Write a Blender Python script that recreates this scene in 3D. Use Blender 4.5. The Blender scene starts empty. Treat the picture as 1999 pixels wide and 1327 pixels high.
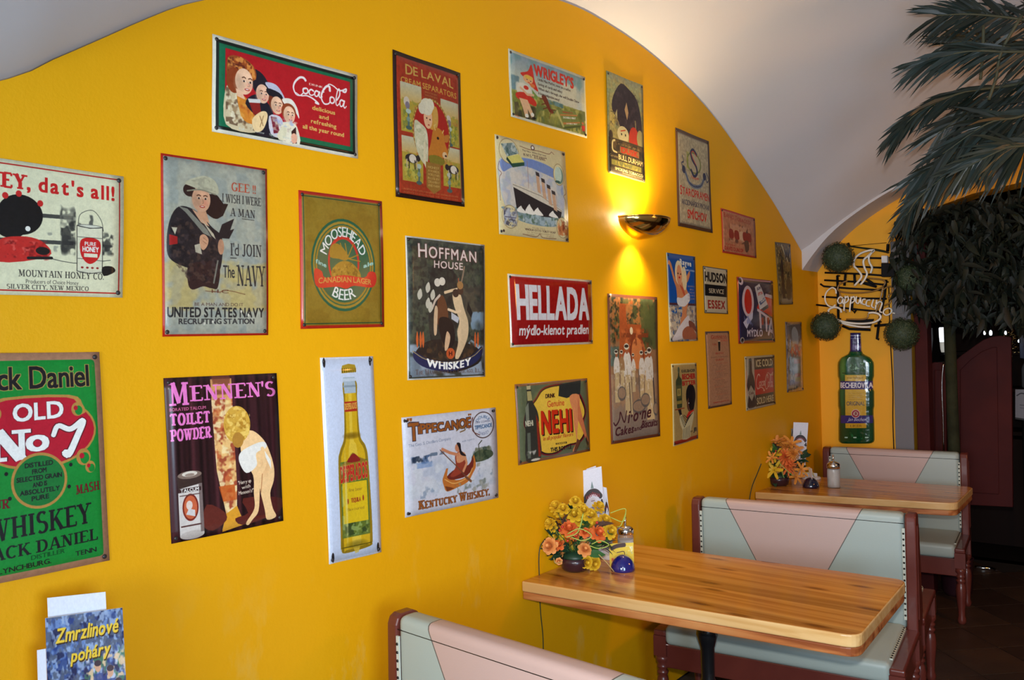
# Cafe corner: yellow wall hung with printed tin plates, pine tables, upholstered benches, vaulted ceiling.
import bpy, bmesh, math, random
import numpy as np
from mathutils import Vector, Matrix, noise as mnoise

sc = bpy.context.scene
COL = sc.collection
PI = math.pi

# ------------------------------------------------------------------ camera
F_PX = 1640.0
CAM = Vector((2.1, 0.0, 1.75))
YAW, PITCH, ROLL = math.radians(39.2), math.radians(0.1), math.radians(-1.5)
_fwd = Vector((-math.sin(YAW) * math.cos(PITCH), math.cos(YAW) * math.cos(PITCH), math.sin(PITCH)))
_rt0 = Vector((math.cos(YAW), math.sin(YAW), 0))
_up0 = _rt0.cross(_fwd)
_rt = _rt0 * math.cos(ROLL) + _up0 * math.sin(ROLL)
_up = _up0 * math.cos(ROLL) - _rt0 * math.sin(ROLL)
cd = bpy.data.cameras.new('camera')
cam = bpy.data.objects.new('camera', cd)
COL.objects.link(cam)
cd.sensor_fit = 'HORIZONTAL'
cd.sensor_width = 36.0
cd.lens = 36.0 * F_PX / 1999.0
cd.clip_start = 0.05
cam.matrix_world = Matrix(((_rt.x, _up.x, -_fwd.x, CAM.x), (_rt.y, _up.y, -_fwd.y, CAM.y), (_rt.z, _up.z, -_fwd.z, CAM.z), (0, 0, 0, 1)))
sc.camera = cam

# ------------------------------------------------------------------ world, lights, exposure
w = bpy.data.worlds.new('world'); sc.world = w; w.use_nodes = True
w.node_tree.nodes['Background'].inputs[0].default_value = (0.55, 0.62, 0.75, 1)
w.node_tree.nodes['Background'].inputs[1].default_value = 0.05
sc.view_settings.view_transform = 'Standard'
sc.view_settings.look = 'None'
sc.view_settings.gamma = 1.0
sc.view_settings.use_curve_mapping = False
sc.view_settings.exposure = 0.0


def area_light(name, loc, target, size, power, color, size_y=None):
    d = bpy.data.lights.new(name, 'AREA')
    d.energy = power; d.color = color; d.size = size
    if size_y:
        d.shape = 'RECTANGLE'; d.size_y = size_y
    o = bpy.data.objects.new(name, d); COL.objects.link(o)
    o.location = loc
    o.rotation_euler = (Vector(target) - Vector(loc)).to_track_quat('-Z', 'Y').to_euler()
    return o


# built-in flash just above the camera, the street window behind it, a second, unseen window on the right
fl = bpy.data.lights.new('camera_flash', 'SPOT'); fl.energy = 222; fl.color = (1.0, 0.965, 0.93); fl.spot_size = math.radians(104); fl.spot_blend = 1.0; fl.shadow_soft_size = 0.03
fo_ = bpy.data.objects.new('camera_flash', fl); COL.objects.link(fo_); fo_.location = (2.12, -0.02, 1.90)
fo_.rotation_euler = (Vector((0.45, 4.6, 1.62)) - fo_.location).to_track_quat('-Z', 'Y').to_euler()
area_light('window_light', (2.1, -2.95, 1.7), (0.9, 2.2, 2.3), 1.8, 112, (0.78, 0.89, 1.0), 1.5)
area_light('side_window', (3.08, 0.25, 1.45), (0.3, 0.55, 2.2), 1.1, 70, (0.54, 0.77, 1.0), 1.1)
area_light('warm_fill', (3.0, 4.2, 2.3), (0.2, 4.6, 1.2), 0.35, 15, (1.0, 0.42, 0.10))  # added warm fill, no visible source, turns the far wall end more orange


# ------------------------------------------------------------------ pixel helpers (where sight lines meet real planes)
def ray(px, py):
    return (_rt * ((px - 999.5) / F_PX) - _up * ((py - 663.5) / F_PX) + _fwd)


def on_x(px, py, X=0.0):
    v = ray(px, py); return CAM + v * ((X - CAM.x) / v.x)


def on_y(px, py, Y):
    v = ray(px, py); return CAM + v * ((Y - CAM.y) / v.y)


def on_z(px, py, Z):
    v = ray(px, py); return CAM + v * ((Z - CAM.z) / v.z)


# ------------------------------------------------------------------ object helpers
def tag(o, label=None, cat=None, group=None, kind=None):
    if label: o['label'] = label
    if cat: o['category'] = cat
    if group: o['group'] = group
    if kind: o['kind'] = kind
    return o


def empty(name, loc, label, cat, group=None, rz=0):
    o = bpy.data.objects.new(name, None); COL.objects.link(o)
    o.location = loc; o.rotation_euler = (0, 0, rz)
    o.empty_display_size = 0.05
    return tag(o, label, cat, group)


class MB:
    """collects geometry for ONE mesh object"""
    def __init__(s): s.v = []; s.f = []; s.m = []; s.sm = []; s.uv = {}

    def add(s, vs, fs, m=0, smooth=False):
        b = len(s.v); s.v += [tuple(p) for p in vs]
        for f in fs:
            s.f.append(tuple(b + i for i in f)); s.m.append(m); s.sm.append(smooth)
        return b

    def box(s, c, d, m=0, R=None, taper=1.0):
        hx, hy, hz = d[0] / 2, d[1] / 2, d[2] / 2
        vs = []
        for z in (-hz, hz):
            t = taper if z < 0 else 1
            for x, y in ((-hx, -hy), (hx, -hy), (hx, hy), (-hx, hy)):
                p = Vector((x * t, y * t, z))
                if R: p = R @ p
                vs.append(p + Vector(c))
        s.add(vs, [(0, 3, 2, 1), (4, 5, 6, 7), (0, 1, 5, 4), (1, 2, 6, 5), (2, 3, 7, 6), (3, 0, 4, 7)], m)

    def prism(s, pts, ext, m=0, smooth=False):
        """pts: planar closed outline of 3D points, ext: extrusion vector"""
        n = len(pts); e = Vector(ext)
        vs = [Vector(p) for p in pts] + [Vector(p) + e for p in pts]
        s.add(vs, [tuple(range(n - 1, -1, -1)), tuple(range(n, 2 * n))], m)
        b = len(s.v) - 2 * n
        for i in range(n):
            j = (i + 1) % n
            s.f.append((b + i, b + j, b + n + j, b + n + i)); s.m.append(m); s.sm.append(smooth)

    def lathe(s, prof, c=(0, 0, 0), n=20, m=0, R=None, cap=True):
        """prof: (radius, z) from bottom to top"""
        vs = []
        for r, z in prof:
            for k in range(n):
                a = 2 * PI * k / n
                p = Vector((r * math.cos(a), r * math.sin(a), z))
                if R: p = R @ p
                vs.append(p + Vector(c))
        fs = []
        for i in range(len(prof) - 1):
            for k in range(n):
                k2 = (k + 1) % n
                fs.append((i * n + k, i * n + k2, (i + 1) * n + k2, (i + 1) * n + k))
        b = s.add(vs, fs, m, True)
        if cap:
            s.f.append(tuple(b + k for k in range(n - 1, -1, -1))); s.m.append(m); s.sm.append(False)
            l = (len(prof) - 1) * n
            s.f.append(tuple(b + l + k for k in range(n))); s.m.append(m); s.sm.append(False)

    def tube(s, pts, r, n=6, m=0, closed=False):
        pts = [Vector(p) for p in pts]; N = len(pts)
        if N < 2: return
        rs = r if isinstance(r, (list, tuple)) else [r] * N
        vs = []; up = None
        for i, p in enumerate(pts):
            a = pts[i - 1] if (i > 0 or closed) else p
            b = pts[(i + 1) % N] if (i < N - 1 or closed) else p
            t = (b - a)
            if t.length < 1e-9: t = Vector((0, 0, 1))
            t.normalize()
            if up is None:
                up = Vector((0, 0, 1)) if abs(t.z) < 0.9 else Vector((1, 0, 0))
            u = (up - t * up.dot(t))
            if u.length < 1e-6: u = t.orthogonal()
            u.normalize(); up = u
            w_ = t.cross(u)
            for k in range(n):
                an = 2 * PI * k / n
                vs.append(p + (u * math.cos(an) + w_ * math.sin(an)) * rs[i])
        fs = []
        M = N if closed else N - 1
        for i in range(M):
            j = (i + 1) % N
            for k in range(n):
                k2 = (k + 1) % n
                fs.append((i * n + k, i * n + k2, j * n + k2, j * n + k))
        b0 = s.add(vs, fs, m, True)
        if not closed:
            s.f.append(tuple(b0 + k for k in range(n - 1, -1, -1))); s.m.append(m); s.sm.append(False)
            s.f.append(tuple(b0 + (N - 1) * n + k for k in range(n))); s.m.append(m); s.sm.append(False)

    def sphere(s, c, r, n=10, m=0, sc_=(1, 1, 1), R=None):
        vs = []; fs = []; h = max(4, n // 2 + 1)
        for i in range(h + 1):
            th = PI * i / h
            for k in range(n):
                a = 2 * PI * k / n
                p = Vector((math.sin(th) * math.cos(a) * r * sc_[0], math.sin(th) * math.sin(a) * r * sc_[1], math.cos(th) * r * sc_[2]))
                if R: p = R @ p
                vs.append(p + Vector(c))
        for i in range(h):
            for k in range(n):
                k2 = (k + 1) % n
                fs.append((i * n + k, (i + 1) * n + k, (i + 1) * n + k2, i * n + k2))
        s.add(vs, fs, m, True)

    def mesh(s, name, mats):
        me = bpy.data.meshes.new(name)
        me.from_pydata(s.v, [], s.f)
        for mt in (mats if isinstance(mats, (list, tuple)) else [mats]): me.materials.append(mt)
        me.polygons.foreach_set('material_index', s.m)
        me.polygons.foreach_set('use_smooth', s.sm)
        me.update()
        return me

    def build(s, name, mats, parent=None, bevel=0, seg=2, weld=False):
        me = s.mesh(name, mats)
        if bevel or weld:
            bm = bmesh.new(); bm.from_mesh(me)
            bmesh.ops.remove_doubles(bm, verts=bm.verts, dist=1e-5)
            bmesh.ops.recalc_face_normals(bm, faces=bm.faces)
            if bevel:
                es = [e for e in bm.edges if len(e.link_faces) == 2 and e.calc_face_angle(0) > 0.6]
                bmesh.ops.bevel(bm, geom=es, offset=bevel, segments=seg, affect='EDGES', profile=0.5)
            bm.to_mesh(me); bm.free()
        o = bpy.data.objects.new(name, me); COL.objects.link(o)
        if parent: o.parent = parent
        return o


def link_mesh(name, me, parent=None, loc=None, rot=None, scale=None):
    o = bpy.data.objects.new(name, me); COL.objects.link(o)
    if parent: o.parent = parent
    if loc is not None: o.location = loc
    if rot is not None: o.rotation_euler = rot
    if scale is not None: o.scale = scale
    return o


def copy_tree(o, parent=None):
    c = o.copy(); COL.objects.link(c)
    if parent: c.parent = parent
    for ch in list(o.children): copy_tree(ch, c)
    return c


def spline(pts, n=8):
    """Catmull-Rom through points (tuples of any dimension)"""
    P = [np.array(p, float) for p in pts]
    P = [2 * P[0] - P[1]] + P + [2 * P[-1] - P[-2]]
    out = []
    for i in range(1, len(P) - 2):
        for k in range(n):
            t = k / n
            out.append(0.5 * ((2 * P[i]) + (-P[i - 1] + P[i + 1]) * t + (2 * P[i - 1] - 5 * P[i] + 4 * P[i + 1] - P[i + 2]) * t * t + (-P[i - 1] + 3 * P[i] - 3 * P[i + 1] + P[i + 2]) * t ** 3))
    out.append(P[-2])
    return out


# ------------------------------------------------------------------ materials
def mat(name, col, rough=0.5, metal=0.0, spec=0.5, coat=0.0, emis=None, trans=0.0, bump=None, var=None, ior=1.45, alpha=None):
    """bump: (scale, strength); var: (scale, second colour, contrast)"""
    m = bpy.data.materials.new(name); m.use_nodes = True
    nt = m.node_tree; b = nt.nodes['Principled BSDF']
    b.inputs['Base Color'].default_value = (*col, 1)
    b.inputs['Roughness'].default_value = rough
    b.inputs['Metallic'].default_value = metal
    b.inputs['Specular IOR Level'].default_value = spec
    b.inputs['Coat Weight'].default_value = coat
    b.inputs['Coat Roughness'].default_value = 0.08
    b.inputs['Transmission Weight'].default_value = trans
    b.inputs['IOR'].default_value = ior
    if emis:
        b.inputs['Emission Color'].default_value = (*emis[0], 1); b.inputs['Emission Strength'].default_value = emis[1]
    tc = nt.nodes.new('ShaderNodeTexCoord')
    if var:
        n = nt.nodes.new('ShaderNodeTexNoise'); n.inputs['Scale'].default_value = var[0]; n.inputs['Detail'].default_value = 6
        nt.links.new(tc.outputs['Object'], n.inputs['Vector'])
        r = nt.nodes.new('ShaderNodeValToRGB')
        k = var[2] if len(var) > 2 else 0.2
        r.color_ramp.elements[0].position = 0.5 - k; r.color_ramp.elements[1].position = 0.5 + k
        r.color_ramp.elements[0].color = (*col, 1); r.color_ramp.elements[1].color = (*var[1], 1)
        nt.links.new(n.outputs['Fac'], r.inputs[0]); nt.links.new(r.outputs[0], b.inputs['Base Color'])
    if bump:
        n2 = nt.nodes.new('ShaderNodeTexNoise'); n2.inputs['Scale'].default_value = bump[0]; n2.inputs['Detail'].default_value = 4
        nt.links.new(tc.outputs['Object'], n2.inputs['Vector'])
        bp = nt.nodes.new('ShaderNodeBump'); bp.inputs['Strength'].default_value = bump[1]; bp.inputs['Distance'].default_value = 0.01
        nt.links.new(n2.outputs['Fac'], bp.inputs['Height']); nt.links.new(bp.outputs[0], b.inputs['Normal'])
    return m


def srgb(r, g, b):
    f = lambda c: (c / 255 / 12.92) if c / 255 <= 0.04045 else ((c / 255 + 0.055) / 1.055) ** 2.4
    return (f(r), f(g), f(b))
# ================================================================== THE ROOM
YB = 6.06      # far wall plane
YR = 5.76      # front of the arched rib
WALL_PTS = [(0.0, 2.06), (0.35, 2.19), (0.755, 2.373), (0.867, 2.447), (0.99, 2.532), (1.125, 2.626), (1.274, 2.713), (1.75, 2.93), (2.3, 3.10), (2.951, 3.214),
            (3.403, 3.216), (3.893, 3.15), (4.482, 2.982), (5.2, 2.642), (5.5, 2.47), (5.76, 2.315)]
_wy = np.array([p[0] for p in spline(WALL_PTS, 6)]); _wz = np.array([p[1] for p in spline(WALL_PTS, 6)])


def z_wall(y):
    if y < 0: return min(3.2, 2.06 - 14 * y)
    return float(np.interp(y, _wy, _wz))


def z_rib(x):          # rise of the vault above the wall arch
    t = min(max(x, 0) / 1.6, 2.0)
    return 0.6 * (1 - (1 - t) ** 2) if t <= 2 else 0


XR = 3.2               # right wall
wall_m = bpy.data.materials.new('yellow_paint'); wall_m.use_nodes = True
nt = wall_m.node_tree; b = nt.nodes['Principled BSDF']; b.inputs['Roughness'].default_value = 0.5
b.inputs['Specular IOR Level'].default_value = 0.2
tc = nt.nodes.new('ShaderNodeTexCoord')


def _n(nt, scale, detail=5, rough=0.5, src=None):
    n = nt.nodes.new('ShaderNodeTexNoise'); n.inputs['Scale'].default_value = scale; n.inputs['Detail'].default_value = detail
    n.inputs['Roughness'].default_value = rough
    nt.links.new(src or tc.outputs['Object'], n.inputs['Vector']); return n


def _ramp(nt, src, stops):
    r = nt.nodes.new('ShaderNodeValToRGB'); e = r.color_ramp.elements
    while len(e) < len(stops): e.new(0.5)
    for el, (p, c) in zip(e, stops): el.position = p; el.color = (*c, 1)
    nt.links.new(src, r.inputs[0]); return r


def _mix(nt, a, b_, fac, mode='MIX'):
    m = nt.nodes.new('ShaderNodeMix'); m.data_type = 'RGBA'; m.blend_type = mode
    for i, s_ in ((6, a), (7, b_), (0, fac)):
        if isinstance(s_, bpy.types.NodeSocket): nt.links.new(s_, m.inputs[i])
        elif i == 0: m.inputs[0].default_value = s_
        else: m.inputs[i].default_value = (*s_, 1)
    return m


YEL = (0.78, 0.375, 0.002)
n1 = _n(nt, 0.8, 3); r1 = _ramp(nt, n1.outputs['Fac'], [(0.35, YEL), (0.7, (0.76, 0.35, 0.002))])
# worn, greyed patches low on the wall where chairs and backs rub
sep = nt.nodes.new('ShaderNodeSeparateXYZ'); nt.links.new(tc.outputs['Object'], sep.inputs[0])
mr = nt.nodes.new('ShaderNodeMapRange'); mr.inputs[1].default_value = 1.15; mr.inputs[2].default_value = 0.75; mr.clamp = True
nt.links.new(sep.outputs[2], mr.inputs[0])
mp = nt.nodes.new('ShaderNodeMapping'); mp.inputs['Scale'].default_value = (1, 1, 0.45); nt.links.new(tc.outputs['Object'], mp.inputs[0])
n2 = _n(nt, 5.5, 8, 0.62, mp.outputs[0]); r2 = _ramp(nt, n2.outputs['Fac'], [(0.56, (0, 0, 0)), (0.74, (0.5, 0.5, 0.5))])
mul = nt.nodes.new('ShaderNodeMath'); mul.operation = 'MULTIPLY'
nt.links.new(r2.outputs[0], mul.inputs[0]); nt.links.new(mr.outputs[0], mul.inputs[1])
mx = _mix(nt, r1.outputs[0], (0.62, 0.50, 0.16), mul.outputs[0])
nt.links.new(mx.outputs[2], b.inputs['Base Color'])
n3 = _n(nt, 7, 8, 0.6); bp = nt.nodes.new('ShaderNodeBump'); bp.inputs['Strength'].default_value = 0.22; bp.inputs['Distance'].default_value = 0.012
n4 = _n(nt, 120, 2); ad = nt.nodes.new('ShaderNodeMath'); ad.operation = 'MULTIPLY_ADD'; ad.inputs[1].default_value = 0.12
nt.links.new(n4.outputs['Fac'], ad.inputs[0]); nt.links.new(n3.outputs['Fac'], ad.inputs[2])
nt.links.new(ad.outputs[0], bp.inputs['Height']); nt.links.new(bp.outputs[0], b.inputs['Normal'])

white_m = mat('white_plaster', (0.56, 0.555, 0.58), 0.7, bump=(7, 0.12), var=(1.5, (0.53, 0.525, 0.55)))
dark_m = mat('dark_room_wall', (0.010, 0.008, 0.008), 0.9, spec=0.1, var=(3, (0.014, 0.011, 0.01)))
orange_m = mat('orange_paint', (0.92, 0.42, 0.012), 0.5, bump=(9, 0.15), var=(2.0, (0.88, 0.39, 0.012)))


def struct(name, mb, mats, **k):
    o = mb.build(name, mats, **k); o['kind'] = 'structure'; return o


# left wall: a slab whose top follows the arch
ys = list(np.linspace(-3.2, -0.1, 12)) + list(np.linspace(0, YR, 120))
m = MB()
outl = [(0, -3.2, 0), (0, YB + 0.2, 0), (0, YB + 0.2, 2.6), (0, YR, 2.6)] + [(0, y, z_wall(y) + (0.0)) for y in reversed(ys)]
outl[3] = (0, YR + 0.001, 2.6)
m.prism([(-0.001 * 0, y, z) for x, y, z in outl], (-0.15, 0, 0))
wl = struct('wall_left', m, wall_m)
# vault: translational shell
m = MB(); xs = list(np.linspace(-0.02, XR, 42)); g = []
for y in ys:
    for x in xs:
        g.append((x, y, z_wall(y) + z_rib(x)))
nx = len(xs); fs = []
for i in range(len(ys) - 1):
    for j in range(nx - 1):
        fs.append((i * nx + j, (i + 1) * nx + j, (i + 1) * nx + j + 1, i * nx + j + 1))
m.add(g, fs, 0, True)
ceil = struct('ceiling', m, white_m)
# arched rib before the far wall
m = MB()
low = spline([(-0.15, 1.98), (0, 2.19), (0.09, 2.305), (0.183, 2.405), (0.304, 2.50), (0.493, 2.612), (0.695, 2.705), (0.925, 2.785), (1.3, 2.87), (1.6, 2.89), (2.0, 2.86), (2.6, 2.62), (3.2, 2.2)], 5)
pts = [(p[0], YR - 0.002, p[1]) for p in low]
top = [(x, YR - 0.002, 2.315 + z_rib(x) + 0.03) for x in np.linspace(XR, -0.15, 40)]
m.prism(pts + top, (0, YB + 0.25 - YR, 0))
for i in range(len(m.sm)): pass
struct('trim_1', m, white_m)
# far wall: orange lunette and pier with the opening to the dark bar
m = MB()
XO = 0.615; ZO = 2.52
m.prism([(-0.1, YB, 0), (XO, YB, 0), (XO, YB, 2.50), (0.75, YB, 2.55), (1.0, YB, 2.62), (1.3, YB, 2.66), (XR, YB, 2.68), (XR, YB, 3.3), (-0.1, YB, 3.3)], (0, 0.22, 0))
struct('wall_far', m, orange_m)
# grey pilaster strip painted/recessed panel on the far wall
grey_m = mat('grey_panel', (0.17, 0.165, 0.18), 0.55, bump=(12, 0.1))
m = MB(); a = on_y(1743, 640, YB); c2 = on_y(1779, 640, YB)
zt_ = on_y(1760, 470, YB).z; m.box(((a.x + c2.x) / 2, YB - 0.004, zt_ / 2), (c2.x - a.x, 0.012, zt_))
struct('trim_2', m, grey_m, bevel=0.002)
# floor slab
grout_m = mat('dark_grout', (0.03, 0.022, 0.018), 0.8)
m = MB(); m.box((1.6, 2.0, -0.06), (3.6, 10.6, 0.1))
floor = struct('floor', m, grout_m)
tile_m = [mat('brown_tile_%s' % k, c, 0.45, spec=0.3, bump=(14, 0.1), var=(6, c2_)) for k, c, c2_ in
          (('dark', (0.050, 0.026, 0.017), (0.036, 0.019, 0.013)), ('mid', (0.06, 0.032, 0.02), (0.045, 0.023, 0.015)), ('warm', (0.072, 0.037, 0.021), (0.05, 0.027, 0.018)))]
random.seed(4)
T = 0.33; tm = []
for tmx in tile_m:
    mm = MB(); mm.box((0, 0, -0.004), (T - 0.008, T - 0.008, 0.012)); tm.append(mm.mesh('tile', tmx))
for i in range(-30, 40):
    for j in range(-30, 40):
        x = (i - j) * T * 0.7071 + 0.05; y = (i + j) * T * 0.7071 + 0.1
        if 0.27 < x < 2.9 and 3.2 < y < 6.9 and not (x > XR - 0.3):
            link_mesh('tile', random.choice(tm), floor, (x, y, 0.0), (0, 0, PI / 4))
# side and rear walls of the room, never in view, close the light in
m = MB(); m.box((XR + 0.08, 1.6, 1.8), (0.15, 9.8, 3.9)); struct('wall_right', m, white_m)
m = MB()
m.box((0.55, -3.27, 1.8), (1.4, 0.15, 3.9)); m.box((XR - 0.1, -3.27, 1.8), (0.5, 0.15, 3.9)); m.box((2.1, -3.27, 0.4), (1.9, 0.15, 1.0)); m.box((2.1, -3.27, 3.0), (1.9, 0.15, 1.4))
struct('wall_rear', m, white_m)
# bar room behind the opening
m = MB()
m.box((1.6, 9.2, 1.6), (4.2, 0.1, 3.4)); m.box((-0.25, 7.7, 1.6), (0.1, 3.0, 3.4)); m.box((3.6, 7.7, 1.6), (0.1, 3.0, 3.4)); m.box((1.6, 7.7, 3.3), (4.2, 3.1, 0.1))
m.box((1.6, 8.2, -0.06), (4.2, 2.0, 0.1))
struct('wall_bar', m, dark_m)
# ================================================================== FLAT PRINT, painted procedurally into arrays for the tin plates
_gc = {}


def glyph(ch):
    """outline edges of a glyph of the built-in font: (edges[n,4], x0, x1)"""
    if ch in _gc: return _gc[ch]
    c = bpy.data.curves.new('t', 'FONT'); c.body = ch; c.fill_mode = 'NONE'; c.resolution_u = 3
    o = bpy.data.objects.new('t', c); COL.objects.link(o)
    bpy.context.view_layer.update()
    me = o.evaluated_get(bpy.context.evaluated_depsgraph_get()).to_mesh()
    vs = np.array([(v.co.x, v.co.y) for v in me.vertices]) if len(me.vertices) else np.zeros((0, 2))
    es = np.array([(*vs[e.vertices[0]], *vs[e.vertices[1]]) for e in me.edges]) if len(me.edges) else np.zeros((0, 4))
    bpy.data.objects.remove(o); bpy.data.curves.remove(c)
    if len(es): r = (es, float(vs[:, 0].min()), float(vs[:, 0].max()))
    else: r = (es, 0.0, 0.22)
    _gc[ch] = r
    return r


CAPH = None


def cap_h():
    global CAPH
    if CAPH is None:
        e = glyph('H')[0]; CAPH = float(e[:, [1, 3]].max())
    return CAPH


# own serif capitals: strokes on a unit cell, T thick, t thin; arcs as polylines; then serif ticks
def _arc(cx, cy, rx, ry, a0, a1, n=12):
    return [(cx + rx * math.cos(math.radians(a0 + (a1 - a0) * k / n)), cy + ry * math.sin(math.radians(a0 + (a1 - a0) * k / n))) for k in range(n + 1)]


SERIF = {
 'A': (.95, [('T', [(.52, 1), (.82, 0)]), ('t', [(.46, 1), (.15, 0)]), ('t', [(.27, .33), (.7, .33)])], [(.15, 0), (.82, 0)]),
 'B': (.8, [('T', [(.2, 0), (.2, 1)]), ('m', [(.2, .97), (.45, .97)] + _arc(.45, .75, .22, .22, 90, -90) + [(.2, .53)]), ('m', [(.45, .53)] + _arc(.48, .28, .25, .26, 90, -90) + [(.2, .03)])], [(.15, 0), (.15, 1)]),
 'C': (.85, [('m', _arc(.47, .5, .34, .48, 50, 310))], [(.7, .88)]),
 'D': (.9, [('T', [(.2, 0), (.2, 1)]), ('m', [(.2, .97)] + _arc(.42, .5, .36, .47, 90, -90) + [(.2, .03)])], [(.15, 0), (.15, 1)]),
 'E': (.8, [('T', [(.2, 0), (.2, 1)]), ('t', [(.2, .97), (.7, .97)]), ('t', [(.2, .52), (.55, .52)]), ('t', [(.2, .03), (.72, .03)]), ('t', [(.7, .97), (.7, .8)]), ('t', [(.72, .03), (.72, .22)])], [(.15, 0), (.15, 1)]),
 'F': (.75, [('T', [(.2, 0), (.2, 1)]), ('t', [(.2, .97), (.68, .97)]), ('t', [(.2, .52), (.52, .52)]), ('t', [(.68, .97), (.68, .78)])], [(.2, 0), (.15, 1)]),
 'G': (.9, [('m', _arc(.47, .5, .34, .48, 50, 320)), ('T', [(.75, .42), (.75, .08)])], [(.72, .42), (.7, .88)]),
 'H': (.95, [('T', [(.2, 0), (.2, 1)]), ('T', [(.75, 0), (.75, 1)]), ('t', [(.2, .5), (.75, .5)])], [(.2, 0), (.2, 1), (.75, 0), (.75, 1)]),
 'I': (.42, [('T', [(.21, 0), (.21, 1)])], [(.21, 0), (.21, 1)]),
 'J': (.6, [('T', [(.4, 1), (.4, .2)]), ('m', _arc(.24, .2, .16, .2, 0, -150))], [(.4, 1)]),
 'K': (.95, [('T', [(.2, 0), (.2, 1)]), ('t', [(.72, .98), (.25, .42)]), ('T', [(.42, .58), (.8, 0)])], [(.2, 0), (.2, 1), (.72, 1), (.8, 0)]),
 'L': (.75, [('T', [(.2, 0), (.2, 1)]), ('t', [(.2, .03), (.68, .03)]), ('t', [(.68, .03), (.68, .26)])], [(.2, 1), (.15, 0)]),
 'M': (1.15, [('t', [(.2, 0), (.22, 1)]), ('T', [(.24, 1), (.55, .1)]), ('t', [(.55, .1), (.88, 1)]), ('T', [(.92, 0), (.9, 1)])], [(.2, 0), (.2, 1), (.92, 0), (.92, 1)]),
 'N': (.98, [('t', [(.2, 0), (.2, 1)]), ('T', [(.22, 1), (.76, .02)]), ('t', [(.78, 0), (.78, 1)])], [(.2, 0), (.17, 1), (.78, 1)]),
 'O': (.95, [('m', _arc(.47, .5, .35, .48, 0, 360, 20))], []),
 'P': (.8, [('T', [(.2, 0), (.2, 1)]), ('m', [(.2, .97), (.45, .97)] + _arc(.45, .72, .25, .25, 90, -90) + [(.2, .47)])], [(.2, 0), (.15, 1)]),
 'R': (.88, [('T', [(.2, 0), (.2, 1)]), ('m', [(.2, .97), (.45, .97)] + _arc(.45, .74, .23, .23, 90, -90) + [(.2, .51)]), ('T', [(.42, .5), (.76, 0)])], [(.2, 0), (.15, 1), (.77, 0)]),
 'S': (.75, [('m', _arc(.38, .74, .24, .24, 40, 240) + _arc(.38, .26, .26, .25, 70, -140))], []),
 'T': (.85, [('T', [(.42, 0), (.42, 1)]), ('t', [(.08, .97), (.77, .97)]), ('t', [(.08, .97), (.08, .78)]), ('t', [(.77, .97), (.77, .78)])], [(.42, 0)]),
 'U': (.92, [('T', [(.2, 1), (.2, .3)]), ('m', _arc(.46, .3, .27, .28, 180, 360)), ('t', [(.74, .3), (.74, 1)])], [(.2, 1), (.74, 1)]),
 'V': (.92, [('T', [(.16, 1), (.45, 0)]), ('t', [(.47, 0), (.76, 1)])], [(.16, 1), (.76, 1)]),
 'W': (1.25, [('T', [(.14, 1), (.38, 0)]), ('t', [(.4, 0), (.6, .95)]), ('T', [(.6, .95), (.84, 0)]), ('t', [(.86, 0), (1.08, 1)])], [(.14, 1), (.6, 1), (1.08, 1)]),
 'X': (.9, [('T', [(.17, 1), (.75, 0)]), ('t', [(.73, 1), (.17, 0)])], [(.17, 1), (.73, 1), (.17, 0), (.75, 0)]),
 'Y': (.88, [('T', [(.13, 1), (.44, .45)]), ('t', [(.74, 1), (.45, .47)]), ('T', [(.44, .48), (.44, 0)])], [(.13, 1), (.74, 1), (.44, 0)]),
 'Z': (.8, [('t', [(.14, .97), (.66, .97)]), ('T', [(.64, .97), (.14, .03)]), ('t', [(.14, .03), (.68, .03)])], []),
}


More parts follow.
